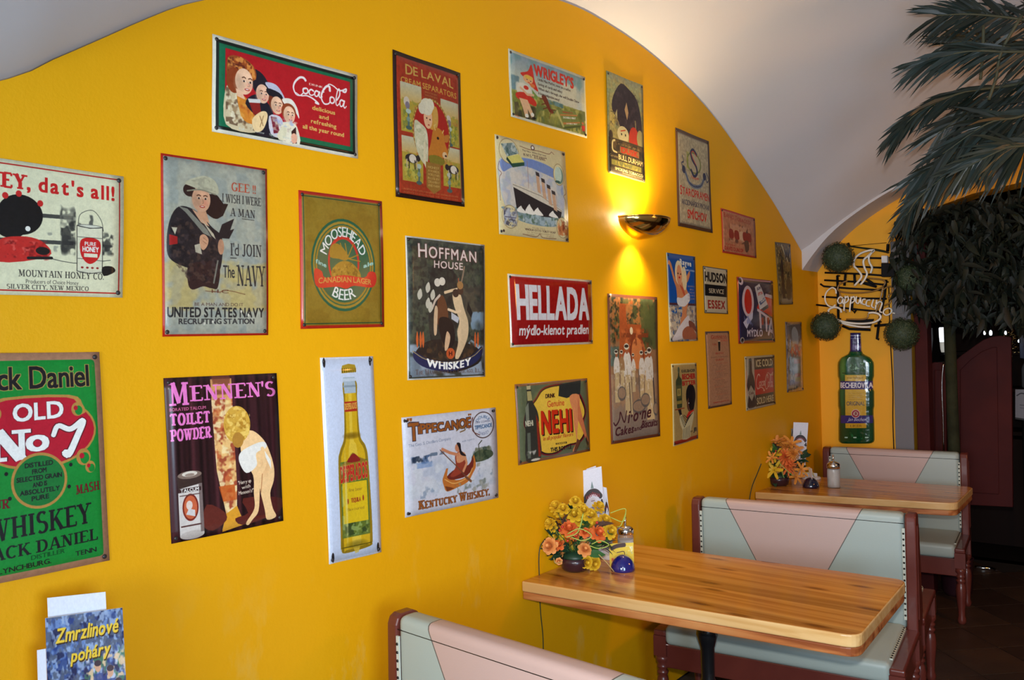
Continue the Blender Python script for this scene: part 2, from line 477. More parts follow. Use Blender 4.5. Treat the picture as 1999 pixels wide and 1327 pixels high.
class CV:
    """canvas with percent coordinates (0..100, y down), stored at 2x and halved at the end"""
    def __init__(s, W, H, bg):
        s.W, s.H = int(W * 2), int(H * 2)
        s.a = np.zeros((s.H, s.W, 3), np.float32); s.a[:] = np.array(bg, np.float32) / 255
        s.rng = np.random.default_rng(int(W * 7 + H))

    def mask(s, E):
        """even-odd coverage of edge list E[n,4] in canvas pixels -> (mask, y0, x0)"""
        E = np.asarray(E, float)
        if len(E) == 0: return None
        y0 = max(0, int(math.floor(E[:, [1, 3]].min()))); y1 = min(s.H, int(math.ceil(E[:, [1, 3]].max())) + 1)
        x0 = max(0, int(math.floor(E[:, [0, 2]].min()))); x1 = min(s.W, int(math.ceil(E[:, [0, 2]].max())) + 1)
        if y1 <= y0 or x1 <= x0: return None
        d = np.zeros((y1 - y0, x1 - x0 + 1), np.int16)
        for xa, ya, xb, yb in E:
            if ya == yb: continue
            if ya > yb: xa, ya, xb, yb = xb, yb, xa, ya
            r0 = max(y0, math.ceil(ya - 0.5)); r1 = min(y1 - 1, math.ceil(yb - 0.5) - 1)
            if r1 < r0: continue
            rr = np.arange(r0, r1 + 1)
            xi = xa + (rr + 0.5 - ya) * (xb - xa) / (yb - ya)
            ci = np.clip(np.ceil(xi - 0.5).astype(int) - x0, 0, x1 - x0)
            np.add.at(d, (rr - y0, ci), 1)
        return (np.cumsum(d, 1)[:, :-1] & 1).astype(bool), y0, x0

    def put(s, mk, col, al=1.0):
        if mk is None: return
        m, y0, x0 = mk
        v = s.a[y0:y0 + m.shape[0], x0:x0 + m.shape[1]]
        c = np.array(col, np.float32) / 255
        if m.dtype == bool: v[m] = v[m] * (1 - al) + c * al
        else: v[:] = v * (1 - m[..., None] * al) + c * (m[..., None] * al)

    def P(s, pts): return [(x * s.W / 100, y * s.H / 100) for x, y in pts]

    def poly(s, pts, col, al=1.0, smooth=0):
        if smooth:
            q = list(pts) + [pts[0]]
            P_ = [np.array(p, float) for p in q]; P_ = [P_[-2]] + P_ + [P_[1]]; o = []
            for i in range(1, len(P_) - 2):
                for k in range(smooth):
                    t = k / smooth
                    o.append(tuple(0.5 * ((2 * P_[i]) + (-P_[i - 1] + P_[i + 1]) * t + (2 * P_[i - 1] - 5 * P_[i] + 4 * P_[i + 1] - P_[i + 2]) * t * t + (-P_[i - 1] + 3 * P_[i] - 3 * P_[i + 1] + P_[i + 2]) * t ** 3)))
            pts = o
        p = s.P(pts); s.put(s.mask([(*p[i], *p[(i + 1) % len(p)]) for i in range(len(p))]), col, al)

    def rect(s, x0, y0, x1, y1, col, al=1.0): s.poly([(x0, y0), (x1, y0), (x1, y1), (x0, y1)], col, al)

    def frame(s, i0, i1, col, ar=None):
        """border band between insets i0..i1 (percent of width)"""
        k = s.W / s.H
        for r in ((i0, i0 * k, 100 - i0, i1 * k), (i0, 100 - i1 * k, 100 - i0, 100 - i0 * k), (i0, i0 * k, i1, 100 - i0 * k), (100 - i1, i0 * k, 100 - i0, 100 - i0 * k)):
            s.rect(*r, col)

    def ell(s, cx, cy, rx, ry, col, al=1.0, rot=0, n=36, a0=0, a1=360):
        c, q = math.cos(math.radians(rot)), math.sin(math.radians(rot)); k = s.W / s.H
        pts = []
        for i in range(n):
            a = math.radians(a0 + (a1 - a0) * i / (n if a1 - a0 == 360 else n - 1)); x, y = rx * math.cos(a), ry * math.sin(a) / k
            pts.append((cx + x * c - y * q, cy + (x * q + y * c) * k))
        s.poly(pts, col, al)

    def soft(s, cx, cy, rx, ry, col, al=1.0):
        X = (np.arange(s.W) + .5) / s.W * 100; Y = (np.arange(s.H) + .5) / s.H * 100
        d = ((X[None, :] - cx) / rx) ** 2 + ((Y[:, None] - cy) / ry) ** 2
        m = np.clip(1 - d, 0, 1).astype(np.float32)
        s.put((m, 0, 0), col, al)

    def grad(s, x0, y0, x1, y1, c0, c1, al=1.0):
        """vertical gradient of printed ink"""
        X0, Y0, X1, Y1 = int(x0 * s.W / 100), int(y0 * s.H / 100), int(x1 * s.W / 100), int(y1 * s.H / 100)
        t = np.linspace(0, 1, max(1, Y1 - Y0), dtype=np.float32)[:, None, None]
        c = (np.array(c0, np.float32) * (1 - t) + np.array(c1, np.float32) * t) / 255
        v = s.a[Y0:Y1, X0:X1]; v[:] = v * (1 - al) + c[:v.shape[0]] * al

    def noise(s, n, m):
        g = s.rng.random((n + 2, m + 2)).astype(np.float32)
        yy = np.linspace(0, n, s.H); xx = np.linspace(0, m, s.W)
        yi = yy.astype(int); xi = xx.astype(int); fy = (yy - yi)[:, None]; fx = (xx - xi)[None, :]
        fy = fy * fy * (3 - 2 * fy); fx = fx * fx * (3 - 2 * fx)
        return g[yi][:, xi] * (1 - fy) * (1 - fx) + g[yi + 1][:, xi] * fy * (1 - fx) + g[yi][:, xi + 1] * (1 - fy) * fx + g[yi + 1][:, xi + 1] * fy * fx

    def mottle(s, x0, y0, x1, y1, cols, n=14, th=0.5, al=0.8, shape=None):
        """painterly patches: each colour thresholded out of its own noise, inside a box or a polygon"""
        M = None
        if shape:
            p = s.P(shape); mk = s.mask([(*p[i], *p[(i + 1) % len(p)]) for i in range(len(p))])
            if mk is None: return
            M = np.zeros((s.H, s.W), bool); M[mk[1]:mk[1] + mk[0].shape[0], mk[2]:mk[2] + mk[0].shape[1]] = mk[0]
        else:
            X = (np.arange(s.W) + .5) / s.W * 100; Y = (np.arange(s.H) + .5) / s.H * 100
            fa = np.ones(s.W, np.float32); fb = np.ones(s.H, np.float32); e = .14
            if x0 > 4: fa *= np.clip((X - x0) / (e * (x1 - x0)), 0, 1)
            if x1 < 96: fa *= np.clip((x1 - X) / (e * (x1 - x0)), 0, 1)
            if y0 > 4: fb *= np.clip((Y - y0) / (e * (y1 - y0)), 0, 1)
            if y1 < 96: fb *= np.clip((y1 - Y) / (e * (y1 - y0)), 0, 1)
            fa *= (X >= x0) & (X <= x1); fb *= (Y >= y0) & (Y <= y1)
            M = fb[:, None] * fa[None, :]
            M = np.clip(M * 1.6 - .9 * s.noise(int(40 * s.H / s.W) + 1, 40) * (M < .99), 0, 1)
        for i, c in enumerate(cols):
            k = n + 3 * i
            z = s.noise(int(k * s.H / s.W) + 1, k) * .65 + s.noise(int(2.3 * k * s.H / s.W) + 1, int(2.3 * k)) * .35
            m = np.clip((z - th) * 7, 0, 1) * M
            s.put((m.astype(np.float32), 0, 0), c, al)

    def stroke(s, pts, w_, col, al=1.0, w2=None, closed=False, n=0):
        """polyline with round joins; w in percent of width; w2 end width"""
        if n: pts = [tuple(p) for p in spline(pts, n)]
        p = np.array(s.P(pts)); N = len(p)
        r0 = w_ * s.W / 200; r1 = (w2 if w2 is not None else w_) * s.W / 200
        acc = np.zeros((s.H, s.W), bool); anyp = False
        for i in range(N - 1):
            a, b_ = p[i], p[i + 1]; d = b_ - a; L = math.hypot(*d)
            if L < 1e-6: continue
            ra = r0 + (r1 - r0) * i / max(1, N - 1); rb = r0 + (r1 - r0) * (i + 1) / max(1, N - 1)
            nn = np.array([-d[1], d[0]]) / L; dd = d / L
            q = [a + nn * ra, b_ + nn * rb, b_ + nn * rb * .5 + dd * rb * .6, b_ - nn * rb * .5 + dd * rb * .6, b_ - nn * rb, a - nn * ra, a - nn * ra * .5 - dd * ra * .6, a + nn * ra * .5 - dd * ra * .6]
            mk = s.mask([(*q[k], *q[(k + 1) % 8]) for k in range(8)])
            if mk: acc[mk[1]:mk[1] + mk[0].shape[0], mk[2]:mk[2] + mk[0].shape[1]] |= mk[0]; anyp = True
        if anyp: s.put((acc, 0, 0), col, al)

    def text(s, t, x0, x1, yt, yb, col, al=1.0, font='sans', bold=0.0, slant=0.0, slope=0.0, arc=0.0, gap=0.09, outline=None, ow=0.0, grow=0.0, small=0.0, shadow=None, vflip=False):
        """t spans x0..x1, cap height from yt (top) to yb (baseline).
        slope: extra y at x1; arc: y sag (+ down) of the middle; grow: taller at both ends; small: size of the non-initial capitals"""
        if shadow:
            s.text(t, x0 + shadow[0], x1 + shadow[0], yt + shadow[1], yb + shadow[1], shadow[2], al, font, bold, slant, slope, arc, gap, None, 0, grow, small)
        if outline:
            s.text(t, x0, x1, yt, yb, outline, al, font, bold + ow, slant, slope, arc, gap - ow * (.75 if font != 'serif' else 1.6), None, 0, grow, small)
        items = []; x = 0.0; ch_ = cap_h(); first = True
        gap = gap + (bold * .75 if font != 'serif' else bold * 1.6)
        for ch in t:
            sz = 1.0
            if ch == ' ': x += 0.38; first = True; continue
            if small and not first: sz = small
            first = False
            if font == 'serif' and ch in SERIF:
                wd, st, tk = SERIF[ch]; items.append(('s', x, sz, st, tk)); x += wd * sz + gap * 0.3
            else:
                e, a, b_ = glyph(ch); items.append(('g', x - a / ch_ * sz, sz, e / ch_)); x += (b_ - a) / ch_ * sz + gap
        tot = max(x - gap, 1e-3)
        kx = s.W / 100 * (x1 - x0); H = s.H / 100; ph = (yb - yt) * H

        def mp(u, v):
            tt = u / tot; q = 4 * tt * (1 - tt)
            hh = ph * (1 + grow * (1 - q))
            X = x0 * s.W / 100 + tt * kx + slant * v * hh
            Y = yb * H + slope * H * tt + arc * H * q - v * hh
            return X, Y
        th = (0.19 + bold) ; tn = 0.075 + bold * .8; md = 0.14 + bold
        for it in items:
            if it[0] == 'g':
                _, ox, sz, e = it; E = []
                for xa, ya, xb, yb_ in e:
                    E.append((*mp(ox + xa * sz, ya * sz), *mp(ox + xb * sz, yb_ * sz)))
                mk = s.mask(E)
                if mk is None: continue
                if bold > 0:
                    k1 = int(round(bold * kx / tot * 0.5)); k2 = int(round(bold * ph * 0.35)); m0, y0, x0_ = mk
                    k = max(1, k1, k2); m = np.pad(m0, k); out = m.copy()
                    for dx in range(-max(1, k1), max(1, k1) + 1): out |= np.roll(m, dx, 1)
                    m = out.copy()
                    for dy in range(-k2, k2 + 1): out |= np.roll(m, dy, 0)
                    ya_, xa_ = y0 - k, x0_ - k
                    cy, cx = max(0, -ya_), max(0, -xa_)
                    out = out[cy:cy + s.H - max(0, ya_), cx:cx + s.W - max(0, xa_)]
                    mk = (out[:s.H - max(0, ya_), :s.W - max(0, xa_)], max(0, ya_), max(0, xa_))
                s.put(mk, col, al)
            else:
                _, ox, sz, st, tk = it; ua = kx / tot
                for kd, pl in st:
                    wq = {'T': th, 't': tn, 'm': md}[kd] * sz
                    for i in range(len(pl) - 1):
                        a, b_ = np.array(pl[i]), np.array(pl[i + 1]); d = b_ - a; L = math.hypot(*d)
                        if L < 1e-6: continue
                        nn = np.array([-d[1], d[0]]) / L * wq / 2
                        if kd == 'm': nn = nn * (0.45 + 0.75 * abs(d[1]) / L)
                        ex = d / L * (0.02 if len(pl) > 2 else 0)
                        Q = [mp(*(np.array((ox, 0)) + c * sz + o_)) for c, o_ in ((a - ex, nn), (b_ + ex, nn), (b_ + ex, -nn), (a - ex, -nn))]
                        s.put(s.mask([(*Q[k], *Q[(k + 1) % 4]) for k in range(4)]), col, al)
                for tx, ty in tk:
                    hw, hh = 0.17 * sz + bold * .6, 0.035 + bold * .3
                    cy = min(max(ty, hh), 1 - hh)
                    Q = [mp(ox + (tx + a) * sz, cy * sz + b_) for a, b_ in ((-hw, -hh), (hw, -hh), (hw, hh), (-hw, hh))]
                    s.put(s.mask([(*Q[k], *Q[(k + 1) % 4]) for k in range(4)]), col, al)

    def ringtext(s, t, cx, cy, rx, ry, a0, a1, h, col, font='sans', bold=0.0, inside=False):
        """letters along an ellipse from angle a0 to a1 (degrees, 90 = top); h = letter height as a share of the radius"""
        adv = []; x = 0; ch_ = cap_h()
        for ch in t:
            if ch == ' ': adv.append((ch, x, .35)); x += .35; continue
            e, a, b_ = glyph(ch); wd = (b_ - a) / ch_ + .1; adv.append((ch, x, wd)); x += wd
        for ch, ox, wd in adv:
            if ch == ' ': continue
            e, a, b_ = glyph(ch); E = []

            def mp(u, v):
                tt = (ox + (u - a) / ch_) / x; an = math.radians(a0 + (a1 - a0) * tt)
                r = 1 + h * (v / ch_) * (1 if not inside else -1)
                return ((cx + rx * r * math.cos(an)) * s.W / 100, (cy - ry * r * math.sin(an)) * s.H / 100)
            for xa, ya, xb, yb_ in e: E.append((*mp(xa, ya), *mp(xb, yb_)))
            mk = s.mask(E)
            if mk and bold:
                m, y0, x0 = mk; k = max(1, int(bold)); o = np.pad(m, k)
                o2 = o.copy()
                for dx in range(-k, k + 1): o2 |= np.roll(o, dx, 1)
                if x0 - k >= 0 and y0 - k >= 0: mk = (o2[:s.H - y0 + k, :s.W - x0 + k], y0 - k, x0 - k)
            s.put(mk, col)

    def cir(s, cx, cy, rx, ry, col, al=1.0, rot=0):
        s.ell(cx, cy, rx, ry * s.W / s.H, col, al, rot)

    def face(s, cx, cy, r, skin, lip=(176, 56, 50), turn=.15, tilt=0, smile=True):
        """generic painted face; r = half width in percent of the width"""
        k = s.W / s.H; dk = tuple(c * .78 for c in skin); lt = tuple(min(255, c * 1.08) for c in skin); t = turn * r
        s.cir(cx, cy, r, r * 1.28, skin); s.soft(cx - r * .55, cy + r * .3 * k, r * .7, r * 1.1 * k, dk, .6); s.soft(cx + t + r * .3, cy + r * .35 * k, r * .5, r * .45 * k, (232, 140, 120), .5); s.soft(cx + t, cy - r * .6 * k, r * .6, r * .5 * k, lt, .7)
        for e in (-.36, .36):
            s.cir(cx + t + e * r, cy - r * .08, r * .17, r * .09, (235, 225, 215)); s.cir(cx + t + e * r, cy - r * .06, r * .1, r * .1, (44, 26, 22)); s.stroke([(cx + t + (e - .22) * r, cy - r * .34 * k), (cx + t + e * r, cy - r * .44 * k), (cx + t + (e + .2) * r, cy - r * .34 * k)], r * .1, (90, 54, 40))
        s.stroke([(cx + t * 1.4, cy), (cx + t * 1.7 + r * .06, cy + r * .36 * k), (cx + t * 1.2, cy + r * .42 * k)], r * .09, dk)
        s.cir(cx + t, cy + r * .74 * k, r * .3, r * .12, lip)
        if smile: s.cir(cx + t, cy + r * .72 * k, r * .2, r * .05, (240, 232, 224))

    def head(s, cx, cy, r, skin, hair, lips=(170, 50, 50), hat=None, dx=0.25, bob=1.0):
        """small generic painted head: hair mass, face, shadow, eyes, lips"""
        s.ell(cx - r * .1, cy - r * .1, r * 1.25 * bob, r * 1.25, hair)
        s.ell(cx + r * dx, cy + r * .15, r * .82, r * 1.0, skin)
        s.soft(cx + r * (dx - .35), cy + r * .4, r * .7, r * .9 * s.W / s.H, tuple(c * .75 for c in skin), .5)
        k = s.W / s.H
        for e in (-.28, .32): s.ell(cx + r * (dx + e), cy - r * .02 * k, r * .13, r * .08, (40, 25, 20))
        s.ell(cx + r * (dx + .05), cy + r * .62 * k, r * .26, r * .11, lips)
        if hat: s.ell(cx, cy - r * .85 * k, r * 1.35, r * .62, hat)

    def wear(s, amt=0.06, n=40):
        z = s.noise(int(n * s.H / s.W) + 1, n) - .5
        s.a *= (1 + amt * 2 * z[..., None])

    def image(s, name):
        g_ = s.noise(int(170 * s.H / s.W) + 1, 170) * .5 + s.noise(int(46 * s.H / s.W) + 1, 46) * .5 - .5
        s.a *= (1 + .10 * g_[..., None]); s.a += .02 * (s.noise(int(90 * s.H / s.W) + 1, 90) - .5)[..., None]
        a = np.clip(s.a, 0, 1).reshape(s.H // 2, 2, s.W // 2, 2, 3).mean((1, 3))
        h, w_ = a.shape[:2]
        img = bpy.data.images.new(name, w_, h)
        px = np.ones((h, w_, 4), np.float32); px[..., :3] = a[::-1]
        img.pixels.foreach_set(px.ravel()); img.update(); img.pack()
        return img


def print_mat(name, img, rough=0.3, coat=0.3, metal=0.0, bump=0.0):
    m = bpy.data.materials.new(name); m.use_nodes = True; nt = m.node_tree; b = nt.nodes['Principled BSDF']
    t = nt.nodes.new('ShaderNodeTexImage'); t.image = img; t.interpolation = 'Cubic'; t.extension = 'EXTEND'
    nt.links.new(t.outputs[0], b.inputs['Base Color'])
    b.inputs['Roughness'].default_value = rough; b.inputs['Coat Weight'].default_value = coat; b.inputs['Coat Roughness'].default_value = 0.12
    b.inputs['Metallic'].default_value = metal
    if bump:
        tc = nt.nodes.new('ShaderNodeTexCoord'); n = nt.nodes.new('ShaderNodeTexNoise'); n.inputs['Scale'].default_value = 18
        nt.links.new(tc.outputs['Object'], n.inputs['Vector']); bp = nt.nodes.new('ShaderNodeBump'); bp.inputs['Strength'].default_value = bump; bp.inputs['Distance'].default_value = 0.01
        nt.links.new(n.outputs['Fac'], bp.inputs['Height']); nt.links.new(bp.outputs[0], b.inputs['Normal'])
    return m


# Flowing script of the soft drink plates, x 0..1, y 0..1 down, (points, start width, end width)
SCRIPT = [
 ([(.235, .14), (.20, .05), (.13, .08), (.05, .3), (.02, .55), (.06, .78), (.13, .80), (.19, .66)], 3.2, 1.2),
 ([(.06, .72), (.14, .80), (.25, .74), (.36, .80), (.46, .95), (.40, .93)], 1.0, 2.6),
 ([(.23, .45), (.19, .5), (.19, .63), (.23, .67), (.27, .58), (.26, .46), (.23, .44)], 2.2, 1.8),
 ([(.37, .48), (.33, .44), (.295, .52), (.30, .65), (.34, .67), (.38, .6)], 2.2, 1.4),
 ([(.46, .46), (.42, .44), (.39, .54), (.40, .66), (.44, .64), (.475, .46)], 2.2, 1.6),
 ([(.48, .44), (.47, .6), (.49, .68), (.53, .62)], 2.2, 1.2),
 ([(.535, .42), (.56, .40)], 2.0, 1.6),
 ([(.67, .30), (.66, .12), (.60, .16), (.53, .42), (.51, .68), (.56, .88), (.64, .84), (.68, .7)], 3.2, 1.4),
 ([(.62, .12), (.66, .02), (.74, .05), (.82, .15), (.90, .14), (.985, .02), (.97, .16), (.92, .17)], 1.2, 2.4),
 ([(.71, .52), (.675, .58), (.675, .74), (.71, .78), (.75, .7), (.745, .56), (.71, .52)], 2.2, 1.8),
 ([(.80, .6), (.855, .36), (.85, .12), (.815, .2), (.785, .55), (.785, .76), (.81, .82), (.845, .72)], 2.0, 1.4),
 ([(.93, .56), (.89, .54), (.86, .64), (.87, .8), (.91, .78), (.945, .58)], 2.2, 1.6),
 ([(.95, .54), (.935, .74), (.955, .84), (.99, .74)], 2.2, 1.2),
]


def cola(cv, x0, y0, x1, y1, col, w_=1.0, slope=0.0):
    for pts, a, b_ in SCRIPT:
        q = [(x0 + (x1 - x0) * p[0], y0 + (y1 - y0) * p[1] + slope * p[0]) for p in pts]
        cv.stroke(q, a * w_ * 0.42 * (x1 - x0) / 50, col, w2=b_ * w_ * 0.42 * (x1 - x0) / 50, n=5)
# ================================================================== PRINTED TIN PLATES ON THE LEFT WALL
K = (28, 26, 28); WH = (232, 230, 222); SKIN = (228, 180, 140)


def art_honey(c):
    c.a[:] = np.array((224, 220, 186)) / 255
    c.frame(2.2, 3.0, (190, 45, 40))
    c.text("HONEY, dat's all!", 8, 94, 10, 21, (200, 35, 35), bold=.08, font='serif', gap=.16)
    # fence post and rails, hills
    for y in (37, 57):
        c.poly([(5, y + 2), (70, y), (70, y + 3), (5, y + 5)], (70, 70, 66))
    c.mottle(62, 28, 72, 70, [(60, 60, 58), (120, 118, 105), (40, 40, 40)], 20, .42)
    c.mottle(72, 34, 82, 46, [(60, 60, 60)], 22, .45); c.mottle(86, 46, 95, 68, [(70, 74, 70), (40, 42, 42)], 26, .45)
    c.mottle(54, 48, 62, 68, [(150, 150, 136)], 30, .55)
    c.stroke([(2, 71), (40, 68), (70, 74), (92, 70)], .4, (70, 70, 66), n=4)
    # dark rounded hair with red bows above a red check shirt, seen from behind
    c.ell(41, 40, 12, 15, (24, 22, 22)); c.ell(36, 50, 8, 8, (24, 22, 22))
    for x, y in ((40, 24.5), (51.5, 30), (33, 27)): c.ell(x, y, 1.6, 2.4, (200, 40, 38))
    c.poly([(30, 60), (44, 56), (54, 60), (56, 70), (30, 76)], (196, 44, 38), smooth=4); c.mottle(30, 58, 58, 74, [(120, 22, 22), (225, 90, 80)], 34, .55)
    c.ell(53, 66, 3.8, 3, (34, 26, 26)); c.ell(45, 50, 1.4, 2, WH)
    c.stroke([(45, 72), (58, 71)], 1.6, (30, 28, 28))
    # pail
    c.stroke([(72.5, 45), (74, 35), (81, 31), (86, 38), (87.5, 47)], .35, (70, 70, 66), n=5)
    c.rect(72, 44, 87, 80, (222, 218, 190)); c.ell(79.5, 44, 7.5, 1.5, (120, 118, 110)); c.ell(79.5, 80, 7.5, 1.7, (214, 210, 184)); c.ell(79.5, 44, 6.4, 1.0, (216, 214, 196))
    for y in (44, 80): c.stroke([(72, y), (79.5, y + 1.6), (87, y)], .35, K)
    for x in (72, 87): c.stroke([(x, 44), (x, 80)], .4, K)
    c.stroke([(72.4, 53), (86.6, 53)], .3, (60, 60, 60)); c.stroke([(72.4, 70), (86.6, 71)], .3, (60, 60, 60))
    c.poly([(74, 56), (79.5, 53), (85.5, 56), (85, 68), (79.5, 74), (74.5, 68)], (200, 35, 35), smooth=4)
    c.text('PURE', 76.5, 83, 56.5, 59.5, WH, bold=.1); c.text('HONEY', 75.2, 84.6, 60.4, 64.2, WH, bold=.16)
    c.rect(76, 65.6, 84, 68.6, (226, 222, 196))
    for x in (75, 78, 81, 84): c.ell(x, 77, .8, .8, (150, 40, 40))
    c.poly([(87, 76), (93, 75), (95, 79), (88, 83)], (30, 28, 28), smooth=3)
    c.text('MOUNTAIN HONEY CO.', 40, 88, 81, 86, (70, 66, 60), font='serif')
    c.text('Producers of Choice Honey', 44, 73, 88, 91, (90, 86, 78))
    c.text('SILVER CITY, NEW MEXICO', 34, 79, 92, 95.4, (70, 66, 60), font='serif')


def art_daniel(c):
    c.a[:] = np.array((168, 122, 92)) / 255
    c.wear(.04)
    k = c.W / c.H; G = (22, 128, 48)
    x0, x1, y0, y1 = 4.5, 95.5, 3.4, 97
    r = 3
    c.poly([(x0 + r, y0), (x1 - r, y0), (x1 - .6, y0 + .6), (x1, y0 + r * k), (x1, y1 - r * k), (x1 - .6, y1 - .6), (x1 - r, y1), (x0 + r, y1), (x0, y1 - r), (x0, y0 + r)], G)
    c.text('Jack Daniel', 8, 90, 6.5, 16.2, K, bold=.05, slope=-.4, gap=.06, outline=(168, 140, 70), ow=.08)
    c.ell(50, 36, 44, 16.6, (176, 128, 62)); c.ell(50, 36, 42.4, 15.4, (178, 24, 44)); c.poly([(14, 24), (26, 19.6), (74, 19.6), (84, 24), (80, 30), (20, 30)], (176, 128, 62), smooth=3); c.poly([(20, 25), (28, 20.8), (72, 20.8), (80, 25), (76, 32), (24, 32)], (178, 24, 44), smooth=3)
    for sx in (-1, 1):
        for x, y, r in ((30, 26.5, 4.6), (33, 49, 5.6), (38, 54, 4)): c.cir(50 + sx * x, y, r, r * 1.2, (176, 128, 62)); c.cir(50 + sx * (x + 1), y + .6, r * .62, r * .8, G); c.cir(50 + sx * (x - 1.2), y - .6, r * .34, r * .4, (178, 24, 44))
    c.text('OLD', 33, 69, 23, 30.4, WH, bold=.1, slope=-.7, outline=(110, 20, 30), ow=.05)
    c.text('N', 15, 39, 34, 47.5, WH, font='serif', bold=.1, outline=(90, 20, 30), ow=.04); c.text('o', 42, 57, 34, 44, WH, bold=.1, outline=(90, 20, 30), ow=.04); c.rect(43, 46, 56, 47.4, WH)
    for cc, ww in (((90, 20, 30), 1.6), (WH, 0)): c.stroke([(61, 38), (65, 33.6), (74, 35.6), (84, 32), (79, 39), (72, 47), (69, 46)], 3.6 + ww, cc, n=5, w2=5.6 + ww)
    c.ell(50, 57.6, 20, 12.6, (176, 128, 62)); c.ell(50, 57.6, 18, 11.3, (26, 110, 48))
    for i, (t, a, b) in enumerate((('DISTILLED', 40, 60), ('FROM', 45, 55), ('SELECTED GRAIN', 34, 66), ('AND IS', 45, 55), ('ABSOLUTELY', 36, 64), ('PURE', 44, 56))):
        c.text(t, a, b, 49.4 + i * 3.0, 51.4 + i * 3.0, K, bold=.05, slope=-.4)
    for x, y in ((27, 53), (73, 52), (29, 64), (71, 62)): c.cir(x, y, 1.3, 1.5, K)
    c.text('SOUR', 8, 28, 64, 68, (110, 20, 30), font='serif', bold=.04); c.text('MASH', 76, 94, 62, 66.2, (110, 20, 30), font='serif', bold=.05, slope=-.8)
    c.text('WHISKEY', 14, 86, 72.5, 82, K, font='serif', bold=.02, slope=-1.6)
    c.text('JACK DANIEL', 10, 91, 85, 90.4, K, font='serif', bold=.02, slope=-1.5)
    c.text('DISTILLER', 42, 66, 90.6, 92.6, (10, 70, 30), bold=.04, slope=-.5)
    c.text('LYNCHBURG.', 20, 56, 94.0, 96.2, K, bold=.02, slope=-.6); c.text('TENN', 74, 90, 92.6, 94.8, K, bold=.04, slope=-.3)


